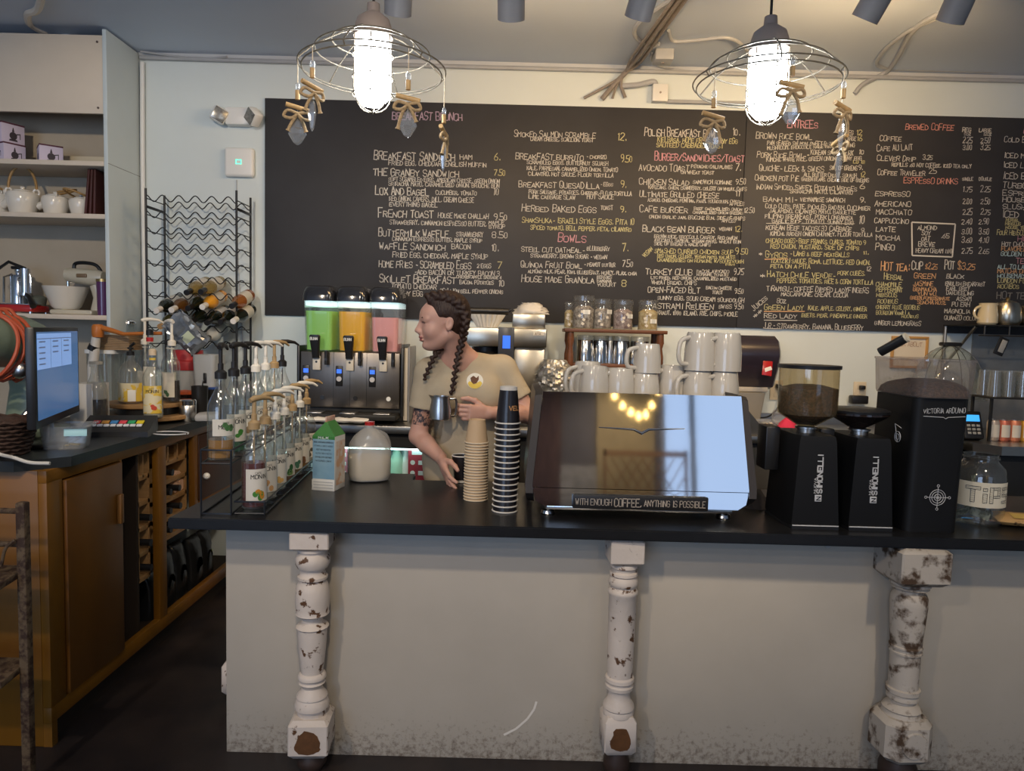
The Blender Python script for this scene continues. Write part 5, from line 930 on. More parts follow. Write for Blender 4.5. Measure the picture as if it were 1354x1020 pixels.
# foil wrapped bundle
rr = random.Random(3); m = MB(); rings = []
for k in range(19):
    v = k/18; r = .098*math.sin(math.pi*(.2+.70*v))**.5; rings.append([((r+rr.uniform(-.009, .009))*math.cos(2*math.pi*j/44), (r+rr.uniform(-.009, .009))*math.sin(2*math.pi*j/44), .20*v+rr.uniform(-.004, .004)*(0 < k < 18)) for j in range(44)])
m.loft(rings); q = P(733, 505, 3.45)
t = thing('steel_stand', 'steel stand under the foil bundle, left of the polished machine', 'stand', (q.x, 3.80, KZ)); MB().b2((-.08, -.08, 0), (.08, .08, .16), .01).build('box', DKS, t)
q = P(733, 522, 3.80); single('foil_bundle', m, mat('tin_foil', (.60, .59, .55), .35, .75, bump=1, bs=45, col2=(.30, .29, .27), vs=30), 'bundle wrapped in crumpled tin foil left of the white mugs', 'foil bundle', (P(733, 500, 3.8).x, 3.80, KZ+.162), 0, None, 8)
# ------------------------------------------------------------------ spice shelf
SY = 4.06; wx = lambda px: P(px, 440, SY).x; wz = lambda py: P(810, py, SY).z-KZ
WOOD = mat('walnut', (.17, .065, .028), .45, col2=(.09, .032, .014), vs=14, stretch=(.4, 3, 3)); cxs = (wx(745)+wx(878))/2; hw = (wx(878)-wx(745))/2
t = thing('spice_shelf', 'small walnut shelf with turned legs holding jars above steel canisters', 'shelf', (cxs, SY, KZ))
z_t, z_m = wz(436), wz(481)
MB().b2((-hw, -.10, z_t-.020), (hw, .12, z_t), .004).build('top_board', WOOD, t); MB().b2((-hw+.03, -.08, z_m-.018), (hw-.03, .10, z_m), .003).build('middle_board', WOOD, t)
def turned(h, r): return [(0, 0), (r*.8, 0), (r, h*.04), (r*.6, h*.08), (r*.75, h*.2), (r, h*.3), (r*.55, h*.36), (r*1.1, h*.42), (r*1.1, h*.5), (r*.55, h*.54), (r, h*.6), (r*.95, h*.75), (r*.6, h*.84), (r, h*.9), (r*.9, h), (0, h)]
for sx in (-1, 1):
    for y in (-.075, .095): MB().lathe(turned(z_t-.02, .021), 16, at=(sx*(hw-.035), y, 0)).build('leg', WOOD, t)
JG = glass('jar_glass', (.93, .94, .93), .08, .6, .04, .06, (.6, .6, .6)); TEA = mat('tea_dark', (.11, .085, .075), .8, col2=(.42, .40, .36), vs=60, thr=(.38, .62), bump=.7, bs=60); TEAP = mat('tea_purple', (.13, .08, .085), .8, col2=(.45, .38, .36), vs=55, thr=(.38, .62), bump=.7, bs=60); TEAY = mat('tea_yellow', (.34, .25, .09), .8, col2=(.55, .47, .28), vs=50, thr=(.38, .62), bump=.7, bs=60)
def tjar(px, w_, h, m_, label, y=-.01, lab_=None):
    r = w_/2; t = thing('tea_jar', label, 'jar', (wx(px), SY+y, KZ+z_t), 0, 'tea jars on the walnut shelf')
    MB.capt = False; MB().lathe([(0, .002), (r*.95, 0), (r, .006), (r, h*.78), (r*.93, h*.83)], 26).build('glass', JG, t); MB.capt = True
    MB().lathe([(0, .005), (r*.93, .006), (r*.94, h*.6), (r*.5, h*.7), (0, h*.68)], 22).build('tea', m_, t)
    MB().lathe([(r*.98, h*.83), (r*1.03, h*.84), (r*1.03, h*.97), (r*.95, h), (0, h)], 26).build('lid', JG, t)
    rr = random.Random(px)
    for k in range(4): wrap(MB().box((rr.uniform(-.6, .6)*r, 0, (.15+.12*k)*h), (.016, .0012, .014), 0, (0, rr.uniform(-.8, .8), 0)), r+.001).build('tag', LAB, t)
    if lab_: lq = MB().box((lab_[0]*r, 0, lab_[1]*h), (.042, .0015, .024)); wrap(lq, r+.0015).build('label', WHP, t)
    return t
tjar(752, .055, .150, TEAY, 'narrow pale jar at the left end of the walnut shelf', .02)
tjar(770, .122, .185, TEA, 'largest tea jar on the walnut shelf, with a white label high up', -.03, (.2, .5))
tjar(795, .108, .170, TEA, 'tea jar of dark bags between the largest and the purple one', -.01, (.8, .58))
tjar(822, .112, .168, TEAP, 'tea jar of purple brown bags with a white label', -.02, (.7, .45))
tjar(855, .112, .170, TEAY, 'yellow tea jar alone at the right end of the walnut shelf', -.02, (.45, .3))
SSC = mat('polished_steel', (.62, .60, .57), .14, 1)
def canister(px, w_, label, y=0, lb=False, h=.158):
    t = thing('tea_canister', label, 'canister', (wx(px), SY+y, KZ+z_m+.0005), 0, 'steel canisters under the walnut shelf'); r = w_/2
    MB().lathe([(0, 0), (r, 0), (r, h*.80), (r*.96, h*.82)], 26).build('body', SSC, t); MB().lathe([(r*.96, h*.82), (r*1.03, h*.83), (r*1.03, h*.95), (r*.97, h), (0, h)], 26).build('lid', CLGB, t)
    if lb: wrap(MB().box((.01, 0, h*.62), (.05, .0015, .028)), r+.001).build('label', LAB, t)
canister(774, .100, 'leftmost steel canister with a cream label under the walnut shelf', -.02, True); canister(795, .09, 'second steel canister from the left under the walnut shelf', .0); canister(808, .05, 'narrow steel canister in the middle under the walnut shelf', .03); canister(821, .098, 'dark reflecting steel canister right of the narrow one', -.01); canister(846, .108, 'rightmost steel canister under the walnut shelf, with a dark clasp', -.02)
for i, px in enumerate((785, 815, 838)): tjar_ = thing('small_jar', ('left', 'middle', 'right')[i]+' small jar in the shade under the middle board of the walnut shelf', 'jar', (wx(px), SY, KZ)); MB().lathe([(0, 0), (.035, 0), (.037, .09), (.03, .1)], 18).build('glass', JG, tjar_); MB().lathe([(.03, .1), (.034, .1), (.034, .12), (0, .122)], 18).build('lid', DKS, tjar_)
# ------------------------------------------------------------------ towel dispenser, outlets, sign
tx0, tx1 = P(936, 480, 4.12).x, P(1025, 480, 4.12).x; tz0, tz1 = P(1000, 516, 4.12).z, P(1000, 444, 4.12).z
t = thing('towel_dispenser', 'dark violet paper towel dispenser with a red sticker on the back wall', 'towel dispenser', ((tx0+tx1)/2, YB-.002, tz0)); w_, h_ = tx1-tx0, tz1-tz0
T = Matrix.Rotation(R(90), 4, 'Y') @ Matrix.Rotation(R(90), 4, 'Z')
pf = [(0, 0), (-.05, -.005), (-.14, .02), (-.165, .07), (-.20, .13), (-.225, .2), (-.22, h_*.75), (-.19, h_*.92), (-.13, h_), (0, h_)]
def fix(m_): m_.v = [(x, y, z) for x, y, z in m_.v]; return m_
m = MB(); n = len(pf)
m.loft([[(x, y*s_, z*s_+(1-s_)*h_*.5) for y, z in pf] for x, s_ in ((-w_/2, .93), (-w_/2+.012, 1), (w_/2-.012, 1), (w_/2, .93))]); m.build('cover', mat('violet_plastic', (.028, .022, .034), .28, coat=.3), t)
MB().b2((-w_/2+.03, -.15, -.01), (w_/2-.04, -.04, .018), .006).build('paper_slot', mat('pale_slot', (.45, .42, .38), .5), t)
st = MB().box((w_*.30, -.222, h_*.42), (.055, .004, .085), .001, (-.22, .12, 0)).build('sticker', RED, t); MB().box((w_*.30, -.2255, h_*.40), (.05, .003, .022), .001, (-.22, -.35, 0)).build('sticker_stripe', WHP, st)
q = P(986, 526, 4.12); t = thing('steel_bin', 'grey steel chute below the paper towel dispenser', 'steel box', (q.x, 4.13, KZ)); MB().loft([rr_(.13, .15, 0, .01), rr_(.17, .19, tz0-KZ-.012, .01)]).build('body', mat('warm_grey_metal', (.36, .34, .30), .4, .4), t)
IVO = mat('ivory_plate', (.62, .55, .42), .4)
def outlet(px, py, label, cable=None):
    p = P(px, py, YB); t = thing('wall_outlet', label, 'outlet', (p.x, YB-.001, p.z)); MB().box((0, -.004, 0), (.075, .008, .118), .003).build('plate', IVO, t)
    for z in (-.028, .028): MB().box((0, -.0085, z), (.034, .002, .030), .006).build('socket', mat('socket_face', (.5, .45, .35), .4), t)
    MB().box((.006, -.022, .026), (.03, .03, .024), .005).build('plug', BLK, t)
    return p
p1 = outlet(1026, 516, 'ivory wall outlet with a black plug beside the towel dispenser'); outlet(1136, 518, 'ivory wall outlet behind the large grinder, with a black adapter')
conduit('black cord drooping from the wall outlet to the worktop', [(p1.x+.006, YB-.03, p1.z+.02), (p1.x+.01, YB-.05, p1.z-.04), (p1.x-.02, YB-.08, p1.z-.11), (p1.x-.10, YB-.14, p1.z-.15), (p1.x-.22, YB-.2, p1.z-.145)], .005, BLK, 6, 'cord', 'cord')
q = P(1136, 524, YB-.03); single('power_adapter', MB().box((0, 0, 0), (.10, .05, .05), .008), BLK, 'black power adapter plugged in behind the large grinder', 'adapter', (q.x-.01, YB-.045, q.z-.02))
p = P(1201, 466, YB); t = thing('framed_sign', 'small wood framed handwritten sign on the wall below the menu', 'sign', (p.x, YB-.001, p.z)); w_, h_ = 48*4.25/FPX, 42*4.25/FPX
m = MB()
for a, b in (((-w_/2, -h_/2), (w_/2, -h_/2+.014)), ((-w_/2, h_/2-.014), (w_/2, h_/2)), ((-w_/2, -h_/2+.014), (-w_/2+.014, h_/2-.014)), ((w_/2-.014, -h_/2+.014), (w_/2, h_/2-.014))): m.b2((a[0], -.018, a[1]), (b[0], 0, b[1]), .002)
m.build('frame', mat('oak_frame', (.48, .27, .09), .45), t); MB().b2((-w_/2+.012, -.008, -h_/2+.012), (w_/2-.012, -.004, h_/2-.012)).build('paper', mat('sign_paper', (.66, .60, .50), .7), t)
m = MB(); write(m, 'ASK ABOUT', (-.075, -.0085, .035), (1, 0, 0), (0, 0, 1), .026, .15, .0025, .2, rb, .0005); m.build('lettering', mat('faded_brown', (.36, .22, .14), .8), t)
# items on worktop right of machine
t = thing('metal_sheet', 'slanted dark steel sheet on the worktop right of the polished machine', 'metal sheet', (P(980, 560, 3.75).x, 3.78, KZ)); MB().prism([(-.09, 0), (.13, 0), (-.02, .17), (-.09, .17)], -.08, .08, Matrix.Rotation(R(90), 4, 'X')).build('sheet', mat('brownish_steel', (.20, .18, .15), .3, .9), t)
t = thing('glass_tray', 'cut glass dish lying on the worktop below the wall outlet', 'dish', (P(1016, 552, 3.9).x, 3.92, KZ)); MB().lathe([(0, .004), (.05, 0), (.085, .05), (.08, .052), (.046, .008), (0, .008)], 10).build('bowl', CRYS, t, 10); MB().lathe([(0, 0), (.04, 0), (.06, .05), (.055, .05), (.036, .006), (0, .006)], 9, T=Matrix.Translation((.05, -.05, .055)) @ Matrix.Rotation(1.0, 4, 'X')).build('cup', CRYS, t, 10)
rr = random.Random(6); m = MB(); m.loft([[((.055*(1-v*v)+rr.uniform(-.006, .006)+.004)*math.cos(2*math.pi*j/18), (.05*(1-v*v)+.004)*math.sin(2*math.pi*j/18), .085*v) for j in range(18)] for v in (0, .2, .4, .6, .8, 1)])
single('pink_cloth', m, mat('hot_pink_cloth', (.62, .03, .09), .8, bump=.5, bs=60), 'bunched hot pink cloth behind the bean hopper', 'cloth', (P(1041, 560, 3.8).x, 3.80, KZ+.001), 0, None, 70)
# ------------------------------------------------------------------ right end: wire shelf, glasses, cans, cloche, terminal
RXp = lambda px, d: P(px, 480, d).x
wsx0, wsx1 = P(1287, 440, 3.95).x, 3.9; wsz = P(1320, 430, 3.95).z
single('steel_backsplash', MB().b2((P(1284, 480, 4.24).x, -.012, KZ+.002), (3.9, 0, wsz-.02)), mat('grey_steel_sheet', (.33, .33, .32), .4, .5, var=.2, vs=8), 'grey steel sheet on the wall under the wire shelf', 'metal sheet', (0, YB-.0015, 0))
t = thing('wire_shelf', 'black metal wire shelf high on the wall at the right edge', 'shelf', ((wsx0+wsx1)/2, 4.06, wsz)); hw = (wsx1-wsx0)/2
m = MB(); m.b2((-hw, -.16, -.006), (hw, .17, 0)); m.build('board', BLKM, t); m = MB()
for x in range(11): m.tube([(-hw+.03+x*.135, -.158, -.006), (-hw+.03+x*.135, -.158, -.06)], .004, 6)
m.tube([(-hw, -.158, -.06), (hw, -.158, -.06)], .005, 6); m.build('front_rail', DKS, t)
for x in (-hw+.02, -hw+.75): MB().tube([(x, .165, -.24), (x, -.10, -.008)], .008, 8).build('bracket', SATIN, t)
MB().tube([(-hw+.01, .165, -.006), (-hw+.01, .165, -.55)], .010, 8).build('upright', SATIN, t)
def px_on(px, d, z): p = P(px, 430, d); return Vector((p.x, d, z))
CREAMC = mat('cream_ceramic', (.58, .50, .33), .2, coat=.4)
t = thing('pitcher', 'cream ceramic pitcher on the left end of the wire shelf', 'pitcher', px_on(1305, 3.97, wsz+.001)); MB().lathe([(0, 0), (.042, 0), (.05, .01), (.05, .05), (.042, .10), (.046, .118), (.041, .118), (.037, .1), (.04, .012), (0, .012)], 24).build('body', CREAMC, t); MB().tube(arc((-.042, 0, .065), .034, 90, 270, 10, 'xz'), .007, 8).build('handle', CREAMC, t)
def steelpot(px, d, label, s=1):
    t = thing('teapot', label, 'teapot', px_on(px, d, wsz+.001), 0, None); MB().lathe([(0, 0), (.055*s, 0), (.064*s, .02*s), (.060*s, .085*s), (.05*s, .105*s), (.048*s, .11*s), (.02*s, .122*s), (0, .124*s)], 26).build('body', BRS, t); MB().lathe([(0, .124*s), (.008*s, .124*s), (.010*s, .134*s), (0, .142*s)], 12).build('lid_knob', GOLD, t)
    MB().tube([(-.06*s, 0, .05*s), (-.085*s, 0, .075*s), (-.095*s, 0, .10*s)], [.014*s, .010*s, .007*s], 10).build('spout', BRS, t); MB().tube(arc((.055*s, 0, .06*s), .032*s, -80, 80, 10, 'xz'), .006*s, 8).build('handle', BLK, t)
steelpot(1330, 3.99, 'squat steel teapot with a brass knob on the wire shelf', 1.12); steelpot(1362, 3.99, 'steel teapot cut off by the right edge of the photo, on the wire shelf', 1.0)
t = thing('hanging_clipboard', 'black rimmed clip frame hanging from the wire shelf', 'clipboard', px_on(1326, 3.88, wsz-.062)); b = MB().box((0, 0, -.055), (.055, .008, .10), .006, (0, .35, 0)); b.build('plate', BLK, t); MB().box((0.004, -.006, -.055), (.03, .004, .07), .004, (0, .35, 0)).build('window', GREYP, t)
gz = P(1320, 523, 3.80).z
t = thing('glass_rack', 'black flat rack carrying rows of upside down glasses at the right edge', 'rack', (2.95, 3.80, KZ+.0)); x0 = P(1287, 520, 3.80).x-2.95
MB().b2((x0, -.14, gz-KZ-.010), (.9, .045, gz-KZ), .002).build('tray', BLKM, t)
for x in (x0+.02, .6):
    for y in (-.12, .03): MB().b2((x-.006, y-.006, 0), (x+.006, y+.006, gz-KZ-.01)).build('leg', BLKM, t)
dg = 0; proto = None
for r_ in range(2):
    for c_ in range(5):
        x = 2.95+x0+.045+c_*.073; y = 3.705+.085*r_
        lab_ = 'clear drinking glass turned upside down, %s in the %s row of the glass rack' % (('first', 'second', 'third', 'fourth', 'fifth')[c_], ('front', 'back')[r_])
        if proto is None:
            proto = thing('drinking_glass', lab_, 'glass', (x, y, gz+.001), 0, 'glasses on the black rack'); MB().lathe([(.033, 0), (.0275, .135), (0, .135), (0, .128), (.025, .127), (.0305, 0)], 20).build('tumbler', CLGB, proto)
        else: dup(proto, (x, y, gz+.001), 0, lab_)
for i, (px, c, nm) in enumerate(((1313, (.48, .40, .34), 'pale grey drink can, first of the row under the glass rack'), (1327, (.55, .16, .10), 'red and white drink can under the glass rack'), (1341, (.62, .22, .12), 'coral drink can under the glass rack, third of the row'), (1356, (.62, .35, .06), 'amber drink can under the glass rack at the edge of the photo'))):
    p = P(px, 567, 3.72); r = .030; t = thing('drink_can', nm, 'can', (p.x, 3.72, KZ+.001), 0, 'drink cans under the glass rack'); MB().lathe([(0, 0), (r*.85, 0), (r, .008), (r, .095), (r*.86, .105), (r*.84, .108)], 20).build('body', mat('can_%d' % i, c, .35, .3), t); MB().lathe([(r*.84, .107), (r*.87, .109), (r*.8, .109), (r*.78, .105), (0, .105)], 20).build('lid', CHROME, t); band(r+.0006, .02, .085, -50, 40).build('label', LAB, t)
t = thing('card_terminal', 'black card terminal with a lit blue screen behind the large grinder', 'card reader', (P(1283, 560, 3.72).x, 3.72, KZ)); Tm = Matrix.Translation((0, 0, .075)) @ Matrix.Rotation(-.35, 4, 'X')
m = MB(); b = MB().box((0, 0, 0), (.105, .05, .15), .010); m.add(b.v, b.f, Tm); m.build('body', BLK, t); m = MB(); b = MB().box((0, -.026, .035), (.075, .003, .035), .001); m.add(b.v, b.f, Tm); m.build('screen', mat('cyan_lcd', (.02, .2, .5), .3, emit=(.05, .35, .85), es=1.2), t)
for k in range(3):
    for j in range(3):
        m = MB(); b = MB().box((-.025+.025*k, -.026, -.005-.02*j), (.018, .004, .013), .002); m.add(b.v, b.f, Tm); m.build('key', GREYP, t)
MB().b2((-.05, .0, 0), (.05, .07, .03), .004).build('stand', BLK, t)
# glass cloche on stand
p = P(1272, 500, 3.92); zr = P(1272, 500, 3.92).z; t = thing('cake_cloche', 'large clear domed cloche with a black handle behind the bean hopper', 'cloche', (p.x, 4.045, KZ+.001)); rC = .185; zdm = .20; top = P(1272, 458, 3.92).z-KZ
MB().lathe([(0, 0), (.11, 0), (.11, .01), (.03, .02), (.03, zdm-.03), (.10, zdm-.02), (rC+.01, zdm-.01), (rC+.01, zdm), (0, zdm)], 36).build('stand', CLGB, t)
MB.capt = False; MB().lathe([(rC, zdm), (rC, zdm+.02)]+[(rC*math.cos(R(a)), zdm+.02+(top-zdm-.02)*math.sin(R(a))) for a in range(10, 86, 8)]+[(0, top)], 40).build('dome', CLG, t); MB.capt = True
MB().box((0, 0, top+.008), (.11, .05, .022), .008).build('handle', BLK, t)
m = MB()
for k in range(3): a = R(60*k+20); m.tube([(rC*1.003*math.cos(q), 0*math.sin(a)+rC*1.003*math.sin(a)*0, 0) for q in (0,)] and [((rC+.002)*math.cos(R(e))*math.cos(a), (rC+.002)*math.cos(R(e))*math.sin(a), zdm+.02+(top-zdm-.02)*math.sin(R(e))) for e in range(0, 181, 10)], .002, 5)
m.build('wire_rib', DKS, t)
t = thing('pastry', 'green topped pastry under the clear cloche', 'pastry', (p.x-.08, 4.02, KZ+.0015+zdm)); MB().lathe([(0, 0), (.04, 0), (.05, .03), (.03, .055), (0, .06)], 16).build('bun', mat('pastry_brown', (.5, .28, .1), .7), t); MB().sph((0, 0, .06), (.014, .014, .012), 10).build('topping', mat('leaf_green', (.05, .3, .06), .6), t)
# ================================================================== MAIN COUNTER
CTZ = .875; CE = 2.25; PF = 2.40
PANEL = mat('counter_panel_paint', (.455, .41, .345), .5, var=.10, vs=3, bump=.06, bs=20)
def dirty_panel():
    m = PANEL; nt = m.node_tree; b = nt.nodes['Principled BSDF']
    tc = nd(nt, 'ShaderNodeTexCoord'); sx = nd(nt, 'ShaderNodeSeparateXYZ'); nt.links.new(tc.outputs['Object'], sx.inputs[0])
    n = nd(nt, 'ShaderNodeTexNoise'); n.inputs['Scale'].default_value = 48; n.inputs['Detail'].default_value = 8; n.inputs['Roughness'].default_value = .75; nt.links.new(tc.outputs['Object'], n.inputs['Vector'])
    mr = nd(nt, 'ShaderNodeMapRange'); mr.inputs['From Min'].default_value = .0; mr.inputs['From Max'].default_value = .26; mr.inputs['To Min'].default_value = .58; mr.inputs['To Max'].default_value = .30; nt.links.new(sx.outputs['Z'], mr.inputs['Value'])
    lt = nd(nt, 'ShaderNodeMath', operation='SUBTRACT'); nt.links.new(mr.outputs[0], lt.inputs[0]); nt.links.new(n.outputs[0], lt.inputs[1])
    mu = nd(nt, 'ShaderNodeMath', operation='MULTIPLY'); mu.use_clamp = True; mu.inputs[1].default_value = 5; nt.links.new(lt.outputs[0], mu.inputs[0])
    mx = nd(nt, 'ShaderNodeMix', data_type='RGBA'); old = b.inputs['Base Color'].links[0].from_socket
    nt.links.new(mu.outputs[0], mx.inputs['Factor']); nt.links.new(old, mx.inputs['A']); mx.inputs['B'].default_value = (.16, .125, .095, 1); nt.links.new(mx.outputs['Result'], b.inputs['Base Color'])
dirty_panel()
xl = P(299, 850, PF).x
ZU = CTZ-.036
t = thing('counter_base', 'pale painted counter base with scuffed front panel below the black countertop', 'counter', (xl, PF, 0))
MB().b2((0, 0, 0), (3.6, .02, ZU-.001), .002).build('front_panel', PANEL, t); MB().b2((0, .0205, 0), (.02, .50, ZU-.001)).build('end_panel', PANEL, t); MB().b2((.02, .48, 0), (3.6, .50, ZU-.001)).build('back_panel', mat('counter_back', (.12, .11, .10), .6), t)
sm = MB()
sp = [P(x, y, PF-.0015) for x, y in ((666, 972), (682, 964), (697, 951), (706, 938), (709, 928))]
for a, b in zip(sp, sp[1:]):
    d = (b-a).normalized(); n_ = Vector((-d.z, 0, d.x))*.005; c = Vector((xl, PF, 0)); sm.quad(a-n_-c, b-n_-c, b+n_*.6-c, a+n_*.6-c)
sm.build('scratch', mat('scratch_white', (.68, .64, .58), .7), t)
for px, py in ((920, 716), (1094, 721)):
    p = P(px, py, PF); MB().cyl((p.x-xl, -.006, p.z), (p.x-xl, 0, p.z), .010, n=12).build('hook', STEEL, t)
CTOP = mat('black_countertop', (.012, .012, .013), .30, var=.35, vs=20, bump=.05, bs=60)
cxl = Zp(218, 687, CTZ).x; yfr = 2.93; yfl = 3.06; xn = P(547, 630, 3.0).x
ct = MB().prism([(cxl, CE), (2.65, CE), (2.65, yfr), (xn, yfr), (xn, yfl), (cxl+.02, yfl)], ZU, CTZ)
bm = bmesh.new(); vs = [bm.verts.new(p) for p in ct.v]; [bm.faces.new([vs[i] for i in f]) for f in ct.f]; bm.edges.ensure_lookup_table()
bmesh.ops.bevel(bm, geom=bm.edges[:], offset=.004, segments=2, affect='EDGES'); bm.verts.index_update(); ct = MB(); ct.add([v.co.copy() for v in bm.verts], [[v.index for v in f.verts] for f in bm.faces]); bm.free()
single('countertop', ct, CTOP, 'long black countertop with a worn edge on the painted counter base', 'countertop')
# turned posts
POST = mat('chipped_white_paint', (.60, .53, .47), .55, col2=(.10, .045, .018), vs=20, thr=(.37, .405), bump=.5, bs=34); POSTD = mat('worn_white_paint', (.47, .42, .36), .6, col2=(.07, .04, .022), vs=17, thr=(.38, .50), bump=.45, bs=45); FOOT = mat('dark_foot', (.045, .028, .022), .5, var=.3, vs=20); BARE = mat('bare_brown_wood', (.14, .06, .02), .55, var=.4, vs=30)
S_ = 2.33/FPX
def post(px, py, prof, tops, bots, foot, label, y=2.325, m=POST, ys=(1, 0), oct_=False, z0f=.045):
    """prof [(py, half px)] ; tops/bots blocks (py0, py1, half px)"""
    p = P(px, py, y); t = thing('turned_post', label, 'post', (p.x, y, 0), .06, 'turned posts holding up the counter edge'); ya, yb = ys
    z = lambda q: max(0, ZU-.001-(q-ya)*(ZU-.001)/(yb-ya))
    def block(q0, q1, h, o8=False):
        h *= S_; a, b = z(q1), z(q0); r = h*.42 if o8 else h*.06
        pol = [(-h+r, -h), (h-r, -h), (h, -h+r), (h, h-r), (h-r, h), (-h+r, h), (-h, h-r), (-h, -h+r)]; q8 = .80
        rings = [[(x*q8, y_*q8, a) for x, y_ in pol], [(x, y_, a+(b-a)*.12) for x, y_ in pol], [(x, y_, b-(b-a)*.12) for x, y_ in pol], [(x*q8, y_*q8, b) for x, y_ in pol]]
        return MB().loft(rings), h, a, b
    bk, h, a, b = block(*tops); bk.v = [(x, y_, zz_) for x, y_, zz_ in bk.v]; bk.build('top_block', m, t)
    MB().lathe([(0, z(prof[-1][0])-.002)]+[(r*S_, z(q)) for q, r in reversed(prof)]+[(0, z(prof[0][0])+.002)], 32).build('turned_shaft', m, t)
    bk, h, a, b = block(*bots, oct_); bo = bk.build('lower_block', m, t)
    MB().lathe([(0, 0), (foot*.7*S_, 0), (foot*S_, (a)*.35), (foot*S_, a*.6), (foot*.75*S_, a), (0, a+.004)], 24).build('foot', FOOT, t)
    if bots[2] < 30:
        zc = (a+b)/2; rp = random.Random(px); n = 24
        c_ = MB().add([((h*(.60-.16*math.sin(2*math.pi*i/n))+rp.uniform(-.004, .004))*math.copysign(abs(math.cos(2*math.pi*i/n))**.7, math.cos(2*math.pi*i/n)), -h-.0008, zc+((b-a)*.30+rp.uniform(-.004, .004))*math.copysign(abs(math.sin(2*math.pi*i/n))**.7, math.sin(2*math.pi*i/n))-.004) for i in range(n)], [tuple(range(n))]); tag(c_.build('bare_patch', BARE, bo), 'bare brown wood patch')
    else:
        n = 20; c_ = MB().lathe([(h*.56, 0), (h*.52, .006), (0, .007)], n, T=Matrix.Translation((0, -h*.999, (a+b)/2)) @ Matrix.Rotation(R(90), 4, 'X')); c_.build('round_boss', m, bo)
    return t
post(413, 850, [(731, 18.5), (732, 21.5), (735, 21.5), (736, 19), (738, 19), (741, 22), (746, 23.2), (752, 22.8), (757, 20), (758, 17), (761, 16), (766, 17.5), (768, 20), (771, 20), (773, 17), (774, 17), (778, 20), (786, 22.3), (796, 23), (806, 22.6), (814, 21.5), (816, 22.5), (818, 20.5), (820, 14), (825, 13), (828, 15), (831, 20.5), (833, 22), (835, 20), (838, 19.8), (860, 18.5), (882, 16), (893, 14.6), (894, 17), (897, 18.8), (900, 18.8), (902, 16), (904, 16), (906, 18), (908, 15), (912, 13.5), (916, 15.5), (921, 20), (924, 21), (925, 19), (928, 21), (934, 23.2), (938, 23), (940, 19.5), (948, 19)], (706, 731, 25.5), (947, 996, 26.5), 20, 'leftmost turned post, with chunky rings and a bare wood patch on its lower block', ys=(706, 1020))
post(821, 850, [(744, 16), (747, 18.5), (751, 19), (753, 16.5), (756, 16), (758, 18.5), (761, 19), (763, 16.8), (766, 19), (770, 20), (774, 19), (776, 16.8), (779, 18.5), (781, 20.2), (784, 20.2), (786, 18.6), (840, 18.3), (889, 17), (891, 19.5), (895, 20), (897, 17.5), (899, 17.5), (901, 19.3), (905, 18.8), (907, 15.5), (913, 14.6), (919, 16), (925, 20.5), (929, 21.5), (931, 19.5), (934, 21), (938, 21)], (712, 746, 22.5), (936, 984, 21.6), 18, 'middle slender turned post below the polished machine', ys=(712, 1020))
post(1198, 850, [(765, 23), (768, 25.5), (772, 25.5), (774, 21), (776, 23.5), (778, 18), (781, 17.5), (783, 20.5), (788, 23), (797, 23.2), (846, 19.5), (847, 20.8), (849, 20.8), (850, 19.2), (853, 19.2), (854, 20.6), (856, 20.6), (857, 19), (899, 18.6), (900, 21.5), (905, 21.5), (907, 18), (910, 20), (913, 20), (915, 16.5), (918, 16.5), (921, 21), (925, 25), (927, 23), (934, 26)], (722, 768, 34), (932, 984, 33), 24.5, 'rightmost turned post, stout and grimy with a round boss on its lower block', m=POSTD, ys=(722, 1022), oct_=True)
xb = P(292, 850, 2.70).x+.065; o = post(413, 850, [(731, 21), (757, 22), (760, 18), (772, 16.7), (790, 22.7), (816, 22), (828, 14), (838, 19.3), (894, 15), (906, 17), (913, 13.5), (924, 21), (937, 23), (948, 19)], (706, 731, 24), (947, 996, 24), 20, 'turned post half hidden behind the left end of the counter', ys=(706, 1020)); o.location = (xl-.068, 2.72, 0)
# ------------------------------------------------------------------ wire rack of syrups
f0 = Zp(336, 672, CTZ+.012); f1 = Zp(405, 612, CTZ+.012)
ax = (f1-f0).normalized(); NB = 7; rz_ = math.atan2(-ax.x, ax.y); perp = Vector((-ax.y, ax.x, 0)); UPZ = .145; sp_ = (f1-f0).length/(NB-1)
up0 = P(296, 606, f0.y+.02); UPZ = up0.z-CTZ; offs = (up0-f0).dot(perp)
t = thing('wire_bottle_rack', 'black wire two step bottle rack at the left end of the countertop', 'rack', (f0.x, f0.y, CTZ), rz_)
RKW = .0034; L_ = (f1-f0).length
def hoop(x0, x1, z, name): MB().tube([(x0, -.05, z), (x1, -.05, z), (x1, L_+.05, z), (x0, L_+.05, z)], RKW, 6, True).build(name, RK, t)
lo_x = (-.048, .048); up_x = (-offs-.048, -offs+.048) if offs > 0 else (-offs-.048, -offs+.048)
for z in (.006, .045): hoop(lo_x[0], lo_x[1], z, 'lower_rail')
for z in (UPZ-.004, UPZ+.04): hoop(up_x[0], up_x[1], z, 'upper_rail')
hoop(up_x[0], up_x[1], .004, 'base_rail')
for y in (-.05, L_+.05):
    for x in (up_x[0], up_x[1], lo_x[1]): MB().tube([(x, y, 0), (x, y, UPZ+.04 if x != lo_x[1] else .045)], RKW, 6).build('upright', RK, t)
m = MB()
for i in range(NB+1):
    y = -.05+i*(L_+.10)/NB; m.tube([(lo_x[0], y, .006), (lo_x[1], y, .006)], .0022, 5); m.tube([(up_x[0], y, UPZ-.004), (up_x[1], y, UPZ-.004)], .0022, 5)
m.build('cross_wires', RK, t)
ords = ('first', 'second', 'third', 'fourth', 'fifth', 'sixth', 'last')
